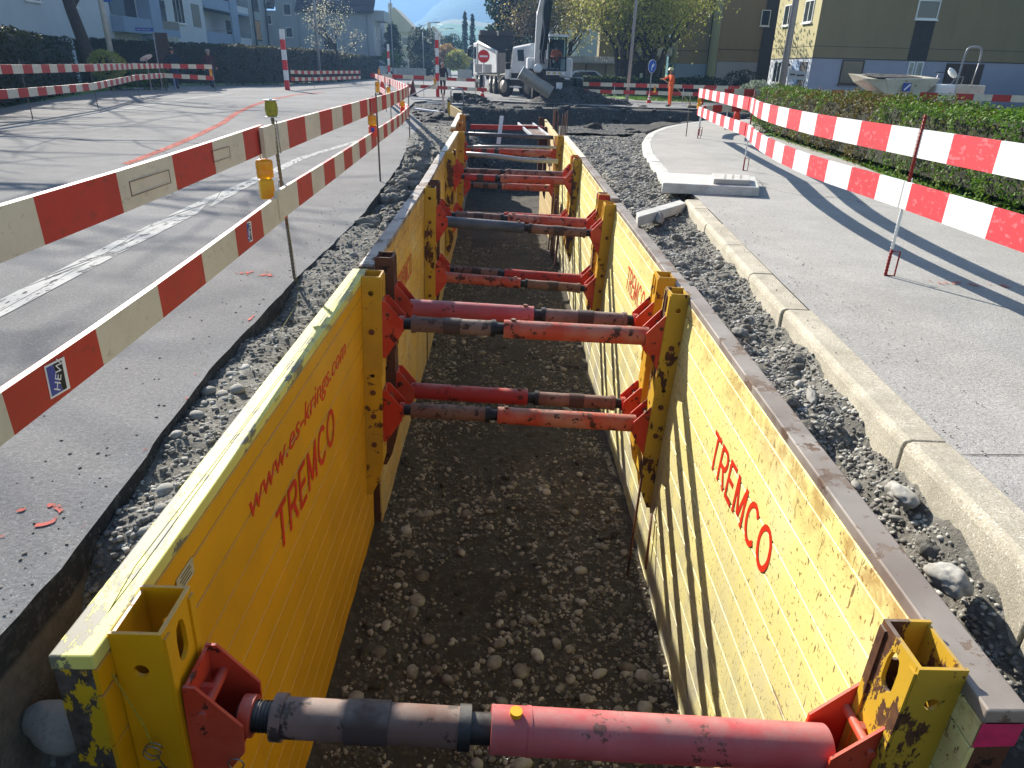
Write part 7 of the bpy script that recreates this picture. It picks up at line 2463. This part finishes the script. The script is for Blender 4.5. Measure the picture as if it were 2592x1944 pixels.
m = MB(); m.prism([(-.10, -.08), (-.06, -.10), (.10, .06), (.10, .09), (.06, .09)], .004); mo('logo_stroke', m, M_WHITE, st_, Matrix(((1, 0, 0, 13.0), (0, 0, -1, 23.82), (0, 1, 0, 1.24), (0, 0, 0, 1))))
m = MB(); m.box((14.45, 24.5, 1.1), (.8, 1.0, .5)); mo('console', m, M_WHITE, dp, bevel=.08)
m = MB(); m.box((15.15, 24.5, 1.05), (.95, 1.1, .6)); mo('engine_cover', m, M_DW, dp, bevel=.04)
m = MB(); m.tube(smooth_pts([(14.72, 24.1, 1.3), (14.76, 24.1, 2.2), (14.85, 24.1, 2.42), (15.15, 24.1, 2.44), (15.26, 24.1, 2.3), (15.28, 24.1, 2.0)], 4), .032, 8); rbar = mo('roll_bar', m, M_GALV, dp)
m = MB(); m.tube([(15.28, 24.1, 2.0), (15.22, 24.1, 1.35)], .02, 6); mo('bar_stay', m, M_GALV, rbar)
m = MB(); m.tube([(14.55, 24.1, 1.35), (14.68, 24.1, 1.58), (14.9, 24.1, 1.58), (14.88, 24.1, 1.35)], .018, 6); mo('grab_rail', m, M_GALV, dp)
m = MB(); m.lathe([(.02, -.05), (.16, -.03), (.19, .03), (.05, .09)], (0, 0, 0), 16); mo('seat', m, M_WHITE, dp, T(14.68, 24.4, 1.68) @ Matrix.Rotation(radians(50), 4, 'Y'))
m = MB(); m.tube([(14.2, 24.4, 1.35), (14.25, 24.4, 1.65)], .025, 6); mo('steering_column', m, M_GALV, dp)
m = MB(); m.tube([(14.25 + .15 * cos(t), 24.4 + .15 * sin(t), 1.70) for t in np.linspace(0, 2 * pi, 17)[:-1]], .012, 5, True); mo('steering_wheel', m, M_BLACK, dp)
for xx in (12.9, 15.2):
    for yy in (23.9, 25.2): 
        m = MB(); m.lathe([(.15, -.14), (.38, -.14), (.42, -.08), (.42, .08), (.38, .14), (.15, .14)], (0, 0, 0), 20); mo('wheel', m, M_TYRE, dp, T(xx, yy, .42) @ Matrix.Rotation(radians(90), 4, 'X'))
m = MB(); m.box((14.0, 24.5, .7), (3.2, .6, .3)); mo('chassis', m, M_EXD, dp)

# bits on the far soil at left: planks, compactor frame, sheeting ends
for lab, c in (('pale plank lying on the soil left of the far box', [(-3.15, 28.3, 0), (-1.95, 26.4, 0)]), ('short white board at the far left edge of the dig', [(-3.2, 33.9, 0), (-2.3, 33.6, 0)]), ('pale kerb board lying flat by the dug road edge', [(-4.2, 36.4, .02), (-3.2, 36.1, .02)])):
    p, q = Vector(c[0]), Vector(c[1]); F = frame((p + q) / 2 + Vector((0, 0, .0)), q - p)
    m = MB(); m.box((0, 0, 0), ((q - p).length, .16, .06)); tag(mo('board', m, M_CONEW, None, F), lab, 'board')
t = thing('plate_compactor', (-1.8, 33, 0), 'small plate compactor with tubular handle standing by the dig', 'compactor')
for dx in (-.27, .27):
    m = MB(); m.tube([(-1.8 + dx, 33, -.1), (-1.8 + dx, 33, .5), (-1.8 + dx * .8, 33.05, .6)], .03, 6); mo('frame_leg', m, M_GALV, t)
m = MB(); m.tube([(-2.05, 33.05, .6), (-1.55, 33.05, .6)], .045, 8); mo('handle', m, M_GALV, t)
m = MB(); m.box((-1.8, 33.1, .3), (.36, .25, .3)); mo('engine', m, M_DSTEEL, t, bevel=.03)
m = MB(); m.box((-1.8, 33.1, -.02), (.5, .6, .06)); mo('base_plate', m, M_GALV, t)
for i, (p, q, w, mt, lab) in enumerate([((-1.86, 25.9, -.1), (-2.0, 27.2, .58), .10, M_SLEEVE, 'grey steel profile leaning back beside the far left sheeting'),
                                 ((-1.62, 25.2, -.2), (-1.66, 25.4, .38), .16, M_YMID, 'yellow steel end piece of the far left sheeting')]):
    m = MB(); m.tube([p, q], w * .5, 4); tag(mo('steel_profile', m, mt), lab, 'steel profile')
m = MB(); m.hexa([(-1.58, 24.6, -.15), (-1.15, 23.4, -.15), (-1.11, 23.4, -.15), (-1.54, 24.6, -.15), (-1.58, 24.6, .34), (-1.15, 23.4, .22), (-1.11, 23.4, .22), (-1.54, 24.6, .34)])
tag(mo('board', m, M_WOOD), 'yellowish board standing obliquely behind the far left post', 'board')
t = thing('barrier_brace', (-3.7, 38.2, 0), 'grey tubular brace sloping from the street post to the ground', 'brace')
m = MB(); m.tube([(-4.6, 38.2, .02), (-3.3, 39.2, .62)], .03, 6); mo('tube', m, M_GALV, t)
